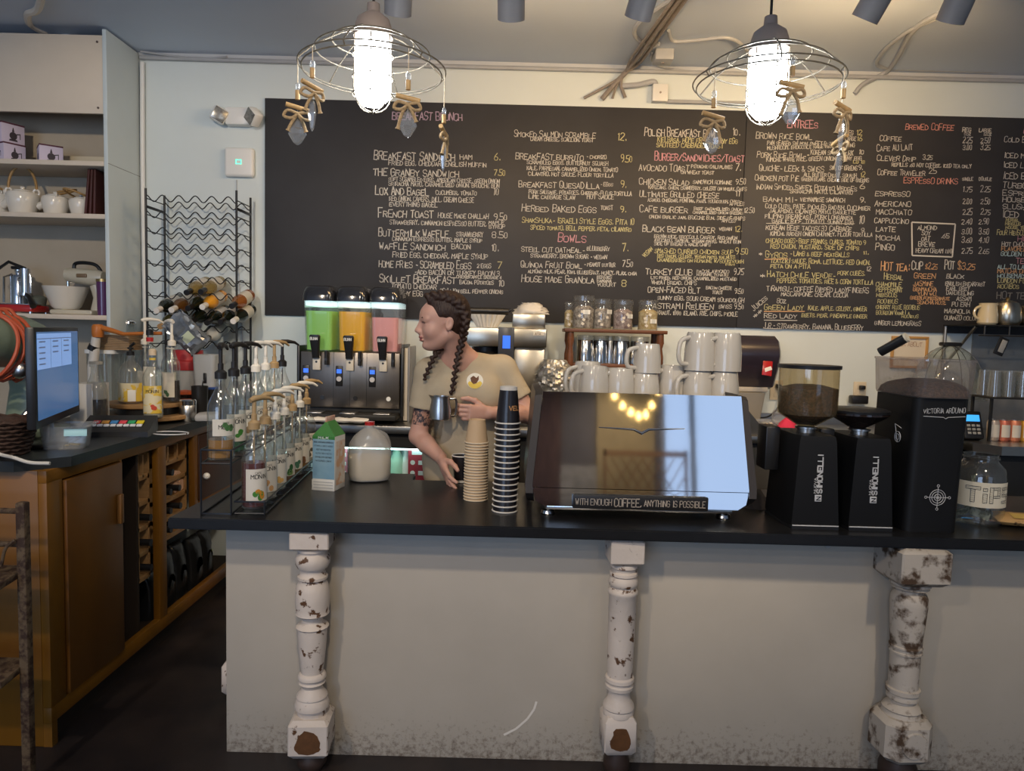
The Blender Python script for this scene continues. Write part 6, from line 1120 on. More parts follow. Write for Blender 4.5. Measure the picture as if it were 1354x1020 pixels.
low = [('red', .95, 'tan', ((.55, .22, .02), (.05, .2, .03))), ('clear', .3, 'tan', ((.55, .3, .12),)), ('clear', .35, 'white', ((.6, .35, .1),)), ('amber', .25, 'white', ((.02, .10, .03), (.2, .3, .1))), ('olive', .6, 'tan', ((.05, .14, .08),)), ('honey', .4, 'white', ((.15, .07, .03),)), ('clear', .3, 'tan', ((.1, .08, .05),))]
upp = [('honey', .40, 'black', ((.06, .16, .05),)), ('green', .7, 'black', ((.05, .2, .06),)), ('clear', .3, 'black', ((.3, .2, .1),)), ('clear', .4, 'white', ((.3, .1, .1),)), ('amber', .4, 'white', ((.3, .2, .1),)), ('honey', .3, 'tan', ((.1, .2, .1),)), ('dark', .6, 'black', ((.1, .1, .1),))]
for i in range(NB):
    q = f0+ax*(i*sp_); l, fl, pc, fr = low[i]
    syrup((q.x, q.y, CTZ+.0125), '%s syrup bottle of the lower rack step counted from the front, %s pump' % (ords[i], pc), l, fl, pc, .72, turn=(.35, .30, .2, .15, .25, .1, .2)[i], fruit=fr, tall=.272, hi=.100, r=.0405, l0=.030)
    q = f0+ax*(i*sp_)+perp*offs; l, fl, pc, fr = upp[i]
    syrup((q.x, q.y+.0, CTZ+UPZ), '%s syrup bottle of the upper rack step counted from the front, %s pump' % (ords[i], pc), l, fl, pc, .80, turn=(.9, .5, .4, .3, .2, .3, .1)[i], fruit=fr, tall=.275, r=.043 if i == 0 else .040, hi=.108, l0=.085 if i == 0 else .045)
# ------------------------------------------------------------------ milks
q = Zp(429, 649, CTZ); t = thing('milk_carton', 'blue and green gable topped milk carton on the countertop beside the syrup rack', 'carton', (q.x+.005, q.y+.045, CTZ), -.20)
a = .046; hb = P(425, 577, q.y).z-CTZ; ht = hb+.055
CBL = mat('carton_blue', (.10, .25, .38), .4, col2=(.30, .45, .52), vs=3); CWH = mat('carton_white', (.66, .64, .58), .45); CGR = mat('carton_green', (.045, .20, .04), .4)
MB().b2((-a, -a, 0), (a, a, hb), .002).build('body', CWH, t); MB().quad((-a+.001, -a-.0006, .045), (a-.001, -a-.0006, .045), (a-.001, -a-.0006, hb-.012), (-a+.001, -a-.0006, hb-.012)).build('blue_face', CBL, t)
MB().add([(-a, -a, hb), (a, -a, hb), (a, a, hb), (-a, a, hb), (-.002, -a*.55, ht), (.002, -a*.55, ht), (.002, a, ht), (-.002, a, ht)], [(0, 1, 5, 4), (1, 2, 6, 5), (2, 3, 7, 6), (3, 0, 4, 7), (4, 5, 6, 7)]).build('gable', CGR, t)
MB().b2((-.003, -a*.6, ht-.003), (.003, a, ht+.018), .001).build('top_fin', mat('carton_coral', (.62, .25, .14), .45, col2=(.62, .50, .42), vs=40), t)
m = MB(); m.quad((-a, -a-.001, hb-.012), (a, -a-.001, hb-.012), (a, -a-.001, hb+.0), (-a, -a-.001, hb+.0)); m.build('green_band', CGR, t)
m = MB(); write(m, 'MILK', (-.022, -a-.0014, hb-.010), (1, 0, 0), (0, 0, 1), .008, .044, .0018, .03, rb, .0003); m.build('lettering', WHP, t)
m = MB()
for k, (wd, tx) in enumerate(((.080, 'GRADE A PASTEURIZED HOMOGENIZED'), (.078, 'VITAMIN A AND D ADDED'), (.06, 'KEEP REFRIGERATED'), (.066, 'NUTRITION FACTS'), (.07, 'SERVINGS PER CONTAINER'), (.068, 'PASTEURIZED LOWFAT'))): write(m, tx, (-wd/2, -a-.001, hb-.026-.0145*k), (1, 0, 0), (0, 0, 1), .0055, wd, .0007, .05, rb, .0003)
m.build('small_print', INK, t); MB().b2((-a-.001, -a-.003, .0), (a+.001, -a-.0005, .042), .001).build('white_base_flap', CWH, t); m = MB()
for k in range(3): m.b2((-a+.006, -a-.0036, .010+.011*k), (a-.006, -a-.003, .012+.011*k))
m.build('crease', GREYP, t); MB().quad((a+.0006, -a+.012, .02), (a+.0006, a-.004, .02), (a+.0006, a-.004, hb-.02), (a+.0006, -a+.012, hb-.02)).build('side_print', mat('peach_print', (.62, .36, .20), .5, col2=(.66, .58, .48), vs=22, thr=(.45, .55)), t)
q = Zp(483, 639, CTZ); t = thing('milk_jug', 'plastic gallon milk jug with a red cap, less than half full, on the countertop', 'jug', (q.x, q.y+.075, CTZ), .3)
JUG = glass('jug_plastic', (.86, .86, .84), .05, .35, .25, .38, (.70, .69, .66)); hj = P(483, 562, q.y+.075).z-CTZ; jr = 28*(q.y+.07)/FPX
rings = [rr_(2*jr*s_, 2*jr*s_*.96, z, jr*s_*rf, 6) for z, s_, rf in ((0, .78, .7), (.006, .92, .7), (.03, .98, .6), (hj*.52, .99, .6), (hj*.66, .93, .72), (hj*.80, .72, .85), (hj*.92, .36, .95), (hj*.95, .24, .97), (hj, .24, .97))]
MB().loft(rings, True).build('body', JUG, t)
MB().loft([rr_(2*jr*s_-.006, 2*jr*s_*.96-.006, z, jr*s_*rf*.95, 6) for z, s_, rf in ((.004, .80, .7), (.01, .92, .7), (.03, .98, .6), (hj*.42, .985, .6))]).build('milk', mat('milk', (.86, .70, .44), .4), t)
MB().lathe([(0, hj-.002), (.020, hj-.002), (.021, hj+.014), (0, hj+.016)], 20).build('cap', RED, t)
MB().tube(spline([(jr*.30, jr*.2, hj*.86), (jr*.75, jr*.42, hj*.78), (jr*.95, jr*.55, hj*.62), (jr*.93, jr*.5, hj*.48)], 5), .013, 10).build('handle', JUG, t)
# ------------------------------------------------------------------ cups
def cup_proto(name, label, group, loc, h, rt, rr2, body, rim, lid=True, inv=True):
    t = thing(name, label, 'cup', loc, 0, group)
    if inv:
        MB.capb = False; MB().lathe([(rr2-.001, .004), (rt, h), (rt-.003, h), (rt-.004, h-.006), (0, h-.006)], 28).build('body', body, t); MB.capb = True
        MB().tube([((rr2)*math.cos(2*math.pi*i/32), (rr2)*math.sin(2*math.pi*i/32), .003) for i in range(32)], .0028, 6, True).build('rim', rim, t)
    return t
KRAFT = mat('kraft_paper', (.56, .39, .23), .65); KRIM = mat('kraft_rim', (.66, .54, .38), .6); BLC = mat('black_paper', (.014, .012, .014), .32, coat=.2); WRIM = mat('cream_rim', (.66, .62, .56), .5)
q = Zp(628, 664, CTZ); d = q.y+.04; n = 21; r_ = 15.6*d/FPX; pit = (P(628, 586, d).z-P(628, 661, d).z)/(n-1)
pr_ = cup_proto('paper_cup', 'upside down beige paper cup inside the tall beige stack', 'beige paper cups in the stack', (q.x, d, CTZ), P(628, 555, d).z-P(628, 586, d).z, r_*.70, r_, KRAFT, KRIM)
for k in range(1, n): dup(pr_, (q.x+rb.uniform(-.0008, .0008), d, CTZ+pit*k), rb.uniform(0, 6), 'upside down beige paper cup inside the tall beige stack' if k < n-1 else 'topmost upside down beige paper cup of the beige stack')
q = Zp(667, 680, CTZ); d = q.y+.045; n = 17; r_ = 16.6*d/FPX; pit = (P(668, 561, d).z-P(668, 677, d).z)/(n-1); hc = P(668, 517, d).z-P(668, 561, d).z
pr_ = cup_proto('paper_cup', 'upside down black paper cup inside the tall black stack', 'black paper cups in the stack', (q.x, d, CTZ), hc, r_*.72, r_, BLC, WRIM)
lastc = None
for k in range(1, n): lastc = dup(pr_, (q.x+.0002*k, d, CTZ+pit*k), rb.uniform(-.1, .1), 'upside down black paper cup inside the tall black stack' if k < n-1 else 'topmost upside down black paper cup of the black stack, with a pale base')
MB().lathe([(0, hc-.005), (r_*.70, hc-.005), (r_*.70, hc+.012), (r_*.62, hc+.013), (0, hc+.010)], 26).build('pale_base', WRIM, lastc)
lg = MB(); write(lg, 'VEL', (-.014, 0, hc*.42), (1, 0, 0), (0, 0, 1), .014, .034, .003, .05, rb, .0006)
lg.v = [((r_*.93-y)*math.sin(x/.034+.5), -(r_*.86-y)*math.cos(x/.034+.5), z) for x, y, z in lg.v]; lg.build('copper_lettering', mat('copper_print', (.45, .22, .08), .4), lastc)
q = Zp(609, 640, CTZ); CUPX, CUPY = q.x, q.y+.035
t = thing('paper_cup', 'upright black paper cup with a pale rim by the hand of the barista', 'cup', (CUPX, CUPY, CTZ)); MB.capt = False
MB().lathe([(0, .003), (.027, .003), (.028, 0), (.041, .112), (.039, .112), (.026, .008), (0, .008)], 28).build('body', BLC, t); MB.capt = True; MB().tube([(.0405*math.cos(2*math.pi*i/32), .0405*math.sin(2*math.pi*i/32), .112) for i in range(32)], .0026, 6, True).build('rim', WRIM, t); MB().lathe([(.0285, .002), (.0298, .012)], 28).build('pale_band', WRIM, t)
# ------------------------------------------------------------------ polished espresso machine
MIR = mat('mirror_chrome', (.72, .73, .75), .045, 1, bump=.015, bs=9); yb_, yt_ = 2.37, 2.415
tl, tr, bL, bR = P(718, 519, yt_), P(980, 523, yt_), P(704, 646, yb_), P(991, 650, yb_); zt = (tl.z+tr.z)/2; zb = (bL.z+bR.z)/2; cxm = (bL.x+bR.x)/2; wt, wb = (tr.x-tl.x)/2, (bR.x-bL.x)/2
zl = (P(720, 669, 2.38).z+P(985, 674, 2.38).z)/2; dpt = .50
t = thing('espresso_machine', 'large polished chrome espresso machine with black sides in the middle of the countertop', 'coffee machine', (cxm, yb_, CTZ)); z = lambda q: q-CTZ
BT, BM, BB = z(zt), z(zb), z(zl)
MB().loft([[(-wt, yt_-yb_, BT), (wt, yt_-yb_, BT), (wt, yt_-yb_+.012, BT), (-wt, yt_-yb_+.012, BT)], [(-wb, 0, BM), (wb, 0, BM), (wb, .012, BM), (-wb, .012, BM)]]).build('front_panel', MIR, t)
MB().loft([[(-wb, .004, BM-.003), (wb, .004, BM-.003), (wb, .016, BM-.003), (-wb, .016, BM-.003)], [(-wb+.010, -.002, BB+.020), (wb-.010, -.002, BB+.020), (wb-.010, .010, BB+.020), (-wb+.010, .010, BB+.020)], [(-wb+.04, -.003, BB), (wb-.04, -.003, BB), (wb-.04, .009, BB), (-wb+.04, .009, BB)]]).build('lower_panel', MIR, t)
SIDE = mat('dark_brown_side', (.030, .024, .022), .4)
for s_ in (-1, 1):
    def sect(e, n_=5):
        x = s_; pts = [(yt_-yb_+.012, BT-.012-e), (yt_-yb_+.03, BT-e), (dpt-.03, BT-e), (dpt, BT-.03-e), (dpt, BB+.03+e), (dpt-.03, BB+e), (.06, BB+e), (.02, BB+.02+e), (-.006, BM-.02), (.0, BM+.01)]
        return pts
    def xs(zv): f = max(0, min(1, (zv-BM)/(BT-BM))); return wb+(wt-wb)*f if zv > BM else wb-(BM-zv)*.15
    a_ = [(s_*(xs(zv)+.001), y, zv) for y, zv in sect(0)]; b_ = [(s_*(xs(zv)+.026), y, zv) for y, zv in sect(.004)]
    MB().loft([a_, b_] if s_ > 0 else [b_, a_]).build('side_panel', SIDE, t)
MB().b2((-wt, yt_-yb_+.015, BB+.02), (wt, dpt-.01, BT-.06), .004).build('housing', DKS, t); MB().b2((-wt+.002, yt_-yb_+.014, BT-.0595), (wt-.002, dpt, BT-.053)).build('cup_tray', SATIN, t)
MB().b2((-wb+.05, .015, BB-.016), (wb-.05, .40, BB-.001), .003).build('base_rail', CHROME, t)
for px, py in ((725, 683), (957, 687)):
    q = Zp(px, py, CTZ); x = q.x-cxm; MB().lathe([(0, 0), (.024, 0), (.026, .006), (.022, .016), (.012, .02), (.012, BB-.014), (0, BB-.014)], 20, at=(x, .06, 0)).build('foot', CHROME, t); MB().lathe([(0, 0), (.024, 0), (.026, .006), (.022, .016), (.012, .02), (.012, BB-.014), (0, BB-.014)], 20, at=(x, .36, 0)).build('foot', CHROME, t)
def onp(px, py): p = P(px, py, 2.40); f = (z(p.z)-BM)/(BT-BM); return Vector((p.x-cxm, (yt_-yb_)*f-.004, z(p.z)))
m = MB(); m.tube([onp(792, 565), onp(838, 568), onp(848, 573), onp(858, 568), onp(905, 567)], [.0015, .004, .005, .004, .0015], 8); m.build('wing_emblem', CHROME, t)
st_ = MB(); x = onp(902, 580).x; st_.loft([[(x-.004, (yt_-yb_)*.99-.002, BT-.004), (x+.004, (yt_-yb_)*.99-.002, BT-.004), (x+.004, .03, BT-.004), (x-.004, .03, BT-.004)], [(x-.004, -.002, BM+.004), (x+.004, -.002, BM+.004), (x+.004, .004, BM+.004), (x-.004, .004, BM+.004)]])
t2x0, t2x1 = P(757, 662, 2.36).x, P(936, 664, 2.36).x; zs0, zs1 = P(846, 674, 2.36).z, P(846, 655.5, 2.36).z
sg = thing('motto_bar', 'black bar lettered with a motto about coffee, at the foot of the polished machine', 'sign', ((t2x0+t2x1)/2, 2.3505, zs0)); hw = (t2x1-t2x0)/2
MB().b2((-hw, 0, 0), (hw, .014, zs1-zs0), .004).build('bar', mat('black_bar', (.010, .009, .009), .45), sg); m = MB(); hh = (zs1-zs0)
for tx, a, b, k in (('WITH ENOUGH', .02, .29, .44), ('COFFEE,', .305, .51, .56), ('ANYTHING IS POSSIBLE', .525, .98, .44)): write(m, tx, (-hw+2*hw*a, -.0005, hh*(.5-k/2)), (1, 0, 0), (0, 0, 1), hh*k, 2*hw*(b-a), .0032 if k > .5 else .0021, .02, rb, .0008)
m.build('lettering', mat('bar_letters', (.42, .36, .30), .6), sg)
# mugs on the machine
MUG = mat('bistro_mug', (.50, .46, .40), .16, coat=.5)
TOPZ = CTZ+BT-.0525
def mug(px, d, zb0, label, rz=R(200), tilt=0, h=.125, r=.056):
    p = P(px, 490, d); t = thing('mug', label, 'mug', (p.x, d, zb0), rz, 'stone coloured mugs on the polished machine')
    MB.capb = False; MB().lathe([(r*.95, 0), (r, .0), (r*.985, h*.5), (r*.86, h*.95), (r*.80, h), (r*.68, h), (r*.66, h-.004), (0, h-.004)], 30).build('body', MUG, t); MB.capb = True
    MB().tube(spline([(r*.95, 0, h*.16), (r+.030, 0, h*.20), (r+.040, 0, h*.45), (r+.030, 0, h*.76), (r*.86, 0, h*.86)], 5), .0085, 10).build('handle', MUG, t)
    if tilt: t.rotation_euler = (0, tilt, rz)
    return t
ha = R(205)
rows_ = [(777, 2.76, 0, 'leftmost mug on the polished machine, behind another', .145), (786, 2.62, 0, 'front mug at the left end of the machine top', .135), (820, 2.64, 0, 'second mug from the left in the front row on the machine', .128), (853, 2.66, 0, 'mug carrying a tilted mug, third from the left', .112), (889, 2.70, 0, 'single mug between the two mug stacks', .142), (923, 2.66, 0, 'lower mug of the stack left of the towel dispenser', .126), (958, 2.66, 0, 'lower mug at the right end of the machine', .126)]
for px, d, zz_, lab, h in rows_: mug(px, d, TOPZ, lab, ha, 0, h)
mug(855, 2.66, TOPZ+.113, 'tilted mug stacked on the third mug', ha, 0, .108, .052); mug(924, 2.66, TOPZ+.127, 'upper mug of the stack left of the towel dispenser', ha, 0, .142, .057); mug(959, 2.66, TOPZ+.127, 'upper mug at the right end of the machine, before the towel dispenser', ha, 0, .142, .057)
# cloth beside the machine
rr = random.Random(12); q = Zp(1014, 680, CTZ); m = MB(); m.loft([[((.085*(1-.55*v)+rr.uniform(-.008, .008))*math.cos(2*math.pi*j/22), (.15*(1-.4*v)+rr.uniform(-.008, .008))*math.sin(2*math.pi*j/22), .05*v+rr.uniform(-.004, .004)*v) for j in range(22)] for v in (0, .15, .4, .7, 1)])
single('bar_cloth', m, mat('dark_brown_cloth', (.035, .026, .022), .9, bump=.6, bs=50), 'rumpled dark cloth on the countertop between the machine and the first grinder', 'cloth', (q.x-.01, q.y+.20, CTZ+.001), 0, None, 70)
# ------------------------------------------------------------------ grinders
GB = mat('grinder_black', (.007, .007, .0075), .5, spec=.3, bump=.04, bs=120); BEAN = mat('coffee_beans', (.10, .048, .026), .5, col2=(.018, .008, .005), vs=110, thr=(.4, .6), bump=1, bs=120); HOP = glass('smoky_hopper', (.80, .72, .55), .08, .5, .06, .10, (.5, .4, .24)); HOPG = glass('grey_hopper', (.86, .82, .80), .08, .45, .08, .20, (.42, .38, .36)); SIL = mat('silver_print', (.55, .55, .55), .4)
GY = 2.32
def slim_grinder(x0, x1, pybot, pytop, label, tall):
    a, b = P(x0, pybot, GY), P(x1, pybot, GY); cx = (a.x+b.x)/2; w2 = (b.x-a.x)/2; H = P(x0, pytop, GY).z-CTZ
    t = thing('coffee_grinder', label, 'grinder', (cx, GY, CTZ), 0, 'slim black coffee grinders')
    rg = []
    for z_, k in ((.012, 1), (.02, 1.02), (H*.94, .80), (H, .74)):
        w_ = w2*k; c_ = w2*.13*k; yo = w2*(1-k)*.6; rg.append([(-w_, yo, z_), (w_, yo, z_), (w_+c_, yo+.06, z_), (w_+c_, .22, z_), (-w_-c_, .22, z_), (-w_-c_, yo+.06, z_)])
    MB().loft(rg).build('body', GB, t, 20)
    MB().prism([(-w2*1.02, -.004), (w2*1.02, -.004), (w2*1.15, .06), (w2*1.15, .22), (-w2*1.15, .22), (-w2*1.15, .06)], 0, .0115).build('base', BLK, t)
    MB().b2((-w2, -.0055, .0115), (w2, -.002, .0145)).build('base_trim', SIL, t)
    m = MB(); xx = w2*.22; zz0 = H*.30; sl = w2*.6*.22/(H*.94-.02); fy = lambda z_: w2*.6*(-.02+.22*(z_-.02)/(H*.94-.02)); write(m, 'SIMONELLI', (xx, fy(zz0+.028), zz0+.028), (0, sl, 1), (-1, 0, 0), .016, H*.42, .0042, .01, rb, .0016); write(m, 'NUOVA', (xx-.019, fy(zz0+.028), zz0+.028), (0, sl, 1), (-1, 0, 0), .007, H*.17, .0014, .01, rb, .0016); m.build('lettering', SIL, t)
    m = MB(); T = Matrix.Translation((xx-.011, fy(zz0+.012)-.001, zz0+.012)) @ Matrix.Rotation(-sl, 4, 'X'); b_ = MB().box((0, 0, 0), (.022, .003, .022), .001); m.add(b_.v, b_.f, T); lo = m.build('logo_square', SIL, t)
    m = MB(); write(m, 'N', (xx-.004, fy(zz0+.005), zz0+.005), (0, sl, 1), (-1, 0, 0), .013, .014, .003, .01, rb, .0034); m.build('logo_letter', BLK, lo)
    MB().lathe([(0, H), (.030, H), (.030, H+.012), (.036, H+.014), (.036, H+.020), (.028, H+.022), (0, H+.022)], 22, at=(0, .115, 0)).build('collar', STEEL, t)
    z0 = H+.022
    if tall:
        r = 37.5*(GY+.115)/FPX; zt_ = P((x0+x1)/2, 486, GY+.115).z-CTZ; zc_ = z0+.042; MB.capt = MB.capb = False
        MB().lathe([(.026, z0), (.034, z0+.004), (r*.97, zc_), (r, zc_+.015), (r*1.0, zt_)], 36, at=(0, .115, 0)).build('hopper', HOP, t); MB.capt = MB.capb = True
        fl = zc_+(zt_-zc_)*.55
        MB().lathe([(0, z0+.004), (.030, z0+.006), (r*.93, zc_+.002), (r*.97, zc_+.02), (r*.985, fl), (r*.5, fl+.012), (0, fl+.010)], 32, at=(0, .115, 0)).build('beans', BEAN, t, 60)
        MB().lathe([(r*1.05, zt_-.004), (r*1.06, zt_+.008), (0, zt_+.010)], 36, at=(0, .115, 0)).build('lid', BLK, t)
    else:
        r = 38*(GY+.13)/FPX; zt_ = P((x0+x1)/2, 545, GY+.13).z-CTZ; MB.capt = MB.capb = False
        MB().lathe([(.026, z0), (.034, z0+.004), (r*.86, zt_-.02), (r, zt_-.008), (r, zt_)], 36, at=(0, .13, 0)).build('hopper', mat('dark_smoky_plastic', (.022, .014, .012), .12, coat=.5), t); MB.capt = MB.capb = True
        MB().lathe([(r*1.02, zt_-.001), (r*1.03, zt_+.007), (r*.9, zt_+.012), (0, zt_+.013)], 36, at=(0, .13, 0)).build('lid', BLK, t)
    bx_ = MB().b2((-w2*1.05-.05, .13, H*.55), (-w2*1.05, .22, H+.014), .006); bx_.build('doser_cover', BLK, t)
    return t
slim_grinder(1047, 1108, 694, 577, 'black coffee grinder with a tall clear hopper full of beans', True)
slim_grinder(1122, 1179, 697, 580, 'black coffee grinder with a low smoky funnel, between two taller ones', False)
a = P(1196, 700, GY); b = P(1267, 703, GY); Hb = P(1230, 527, GY).z-CTZ; cx = (a.x+b.x)/2; w2 = (b.x-a.x)/2; gd = .27
t = thing('coffee_grinder', 'large black coffee grinder with a wide grey bean hopper and a round silver emblem', 'grinder', (cx, GY, CTZ))
rg = []
for z_, k in ((0, 1), (Hb*.5, 1.0), (Hb, 1.03)):
    rg.append([(x*k+.012*(z_/Hb), y*1.0+gd/2, z_) for x, y, _ in rr_(2*w2, gd, 0, .028, 6)])
MB().loft(rg).build('body', GB, t)
m = MB(); em = Vector((.012, -.0012, P(1237, 658, GY).z-CTZ))
for r in (.011, .019, .026): m.tube([em+Vector((r*math.cos(2*math.pi*i/32), 0, r*math.sin(2*math.pi*i/32))) for i in range(32)], .0010, 5, True)
m.tube([em+Vector((-.036, 0, 0)), em+Vector((.036, 0, 0))], .0010, 5); m.tube([em+Vector((0, 0, -.036)), em+Vector((0, 0, .036))], .0010, 5)
for dx, dz in ((.039, 0), (-.039, 0), (0, .039), (0, -.039)): m.tube([em+Vector((dx+.004*math.cos(2*math.pi*i/10), 0, dz+.004*math.sin(2*math.pi*i/10))) for i in range(10)], .0009, 5, True)
write(m, 'VA', em+Vector((-.007, -.001, -.005)), (1, 0, 0), (0, 0, 1), .010, .013, .0016, .05, rb, .0006); m.build('round_emblem', SIL, t)
m = MB(); write(m, 'VICTORIA ARDUINO', (-w2*.62, -.0014, P(1237, 547, GY).z-CTZ), (1, 0, .03), (-.03, 0, 1), .015, w2*1.55, .0018, .22, rb, .0010); zl_ = P(1237, 551, GY).z-CTZ; m.tube([(-w2*.6, -.0015, zl_), (.012, -.0015, zl_-.002), (.02, -.0015, zl_-.007), (.028, -.0015, zl_-.002), (w2*.95, -.0015, zl_+.002)], .0012, 5); m.build('script_lettering', SIL, t)
m = MB(); em = Vector((-w2-.0005, .07, P(1187, 573, GY+.07).z-CTZ))
for r in (.010, .018): m.tube([em+Vector((-.005, r*math.cos(2*math.pi*i/24), r*math.sin(2*math.pi*i/24)-.012)) for i in range(24)], .0012, 5, True)
m.tube([em+Vector((-.005, -.02, .02)), em+Vector((-.005, .02, .03)), em+Vector((-.005, 0, -.03))], .0012, 5); m.build('side_emblem', SIL, t)
z0 = Hb+.001; hz = P(1230, 478, GY).z-CTZ-z0; hw_ = w2*1.10
MB().loft([[(x+.012, y+gd/2, z_) for x, y, _ in rr_(2*hw_*k, (gd+.04)*k, 0, .05*k, 6)] for z_, k in ((z0, .97), (z0+.01, 1), (z0+hz, 1.05))], False).build('hopper', HOPG, t)
rr = random.Random(2); rg = []
for v in (0, .25, .5, .75, 1.0): rg.append([((x*(1-.55*v*v)+.012)+.02*v, y*(1-.6*v*v)+gd/2, z0+.003+hz*(.14*min(1, v*3)+.30*v)) for x, y, _ in rr_(2*hw_-.012, gd+.026, 0, .045, 6)])
MB().loft(rg).build('beans', BEAN, t, 60); m = MB(); m.loft([[(x+.012, y+gd/2, z_) for x, y, _ in rr_(2*hw_*1.07, (gd+.04)*1.07, 0, .053, 6)] for z_ in (z0+hz, z0+hz+.007)]); m.build('lid', HOPG, t)
t = thing('tamper', 'black tube with a cream end lying on the lid of the large grinder', 'tube', (cx-.045, GY+.16, CTZ+z0+hz+.0085)); MB().cyl((-.050, .06, .014), (.004, .0, .066), .0165, n=20).build('tube', BLK, t); MB().cyl((.004, .0, .066), (.008, -.0045, .070), .0170, n=20).build('cream_end', mat('cream_end', (.7, .62, .46), .5), t)
# ------------------------------------------------------------------ tip jar, pastry
q = Zp(1294, 696, CTZ); d = q.y+.07; r = 31.0*d/FPX; hJ = P(1294, 600, d).z-CTZ
t = thing('tip_jar', 'large glass tip jar full of folded bills with a hand drawn label', 'jar', (P(1294, 650, d).x, d, CTZ), -.52); MB.capt = False
MB().lathe([(0, .004), (r*.9, 0), (r, .010), (r, hJ*.68), (r*.92, hJ*.80), (r*.70, hJ*.88), (r*.66, hJ*.90), (r*.66, hJ*.93), (r*.70, hJ*.935), (r*.70, hJ*.96), (r*.66, hJ*.965), (r*.66, hJ), (r*.63, hJ)], 40).build('glass', CLG, t); MB.capt = True
PAP = mat('label_paper', (.68, .62, .48), .7); lb = band(r+.0008, hJ*.27, hJ*.63, -72, 78, 30).build('label', PAP, t)
m = MB(); zt_, hT = hJ*.34, hJ*.23
def bent(p_, q_, lw):
    for i in range(8):
        a_, b_ = i/8, (i+1)/8; x0, z0_, x1, z1_ = p_[0]+(q_[0]-p_[0])*a_, p_[1]+(q_[1]-p_[1])*a_, p_[0]+(q_[0]-p_[0])*b_, p_[1]+(q_[1]-p_[1])*b_
        d = Vector((x1-x0, 0, z1_-z0_)).normalized(); n_ = Vector((-d.z, 0, d.x))*lw/2; A, B_ = Vector((x0, -.0004, z0_)), Vector((x1, -.0004, z1_)); m.quad(A-n_, B_-n_, B_+n_, A+n_)
def bub(x, wd, parts):
    for (x0, z0, x1, z1) in parts:
        X0, X1_, Z0, Z1 = x+wd*x0, x+wd*x1, zt_+hT*z0, zt_+hT*z1; L = .0013
        for p_, q_ in (((X0, Z0), (X1_, Z0)), ((X1_, Z0), (X1_, Z1)), ((X1_, Z1), (X0, Z1)), ((X0, Z1), (X0, Z0))): bent(p_, q_, L)
        k = 0.0
        nH = max(2, int((Z1-Z0)/.006))
        for i in range(nH):
            z_ = Z0+(Z1-Z0)*i/nH; bent((X0, z_), (X1_, z_+.005), .0008)
bub(-.045, .045, [(0, .8, 1, 1), (.36, 0, .64, .8)]); bub(.006, .016, [(.1, 0, .9, .58), (.1, .72, .9, .92)]); bub(.028, .038, [(0, 0, .3, 1), (.3, .84, .95, 1), (.68, .48, .95, .84), (.3, .34, .95, .48)]); bub(.072, .036, [(0, 0, .9, .16), (.64, .16, .9, .44), (0, .42, .9, .56), (0, .56, .26, .86), (0, .84, .9, 1)])
wrap(m, r+.0014).build('tips_lettering', INK, lb)
BILL = mat('banknote', (.34, .35, .26), .7, col2=(.10, .11, .08), vs=55, thr=(.42, .56)); rr = random.Random(21)
for k in range(16):
    z_ = .012+rr.random()*hJ*(.22 if k < 10 else .55); a = rr.uniform(0, 6.28); rad = r*rr.uniform(.2, .66)
    cv = [(x*.010, .004*math.sin(x*.9+k), 0) for x in range(-4, 5)]; T = Matrix.Translation((rad*math.cos(a), rad*math.sin(a), z_+.015)) @ Euler((rr.uniform(-.8, .8), rr.uniform(-.5, .5), rr.uniform(0, 3.1))).to_matrix().to_4x4()
    m = MB(); m.add([(x*.75, y-.0004, z+s_*.014) for s_ in (-1, 1) for x, y, z in cv], [(i, i+1, i+10, i+9) for i in range(8)], T)
    o = m.build('banknote', BILL, None); o.location = t.location; tag(o, 'crumpled greenish banknote among the money inside the tip jar', 'banknote', 'banknotes in the tip jar')
q = Zp(1345, 700, CTZ); t = thing('pastry_bag', 'small printed paper bag lying flat at the right edge of the countertop', 'bag', (q.x+.04, q.y+.06, CTZ), -.25)
rings = [[((.085 if abs(k-3) < 3 else .08)*(-1+2*k/6), .065*math.cos(2*math.pi*j/14)*(1 if 0 < k < 6 else .9), .020+.020*math.sin(2*math.pi*j/14)*(1 if 0 < k < 6 else .3)) for j in range(14)] for k in range(7)]
MB().loft(rings).build('bag', mat('kraft_print', (.46, .27, .10), .6, col2=(.10, .05, .02), vs=26, thr=(.36, .42), bump=.3, bs=40), t); MB().quad((-.03, -.055, .0345), (.03, -.055, .0345), (.03, -.01, .0415), (-.03, -.01, .0415)).build('label', mat('gold_label', (.60, .40, .10), .5), t)
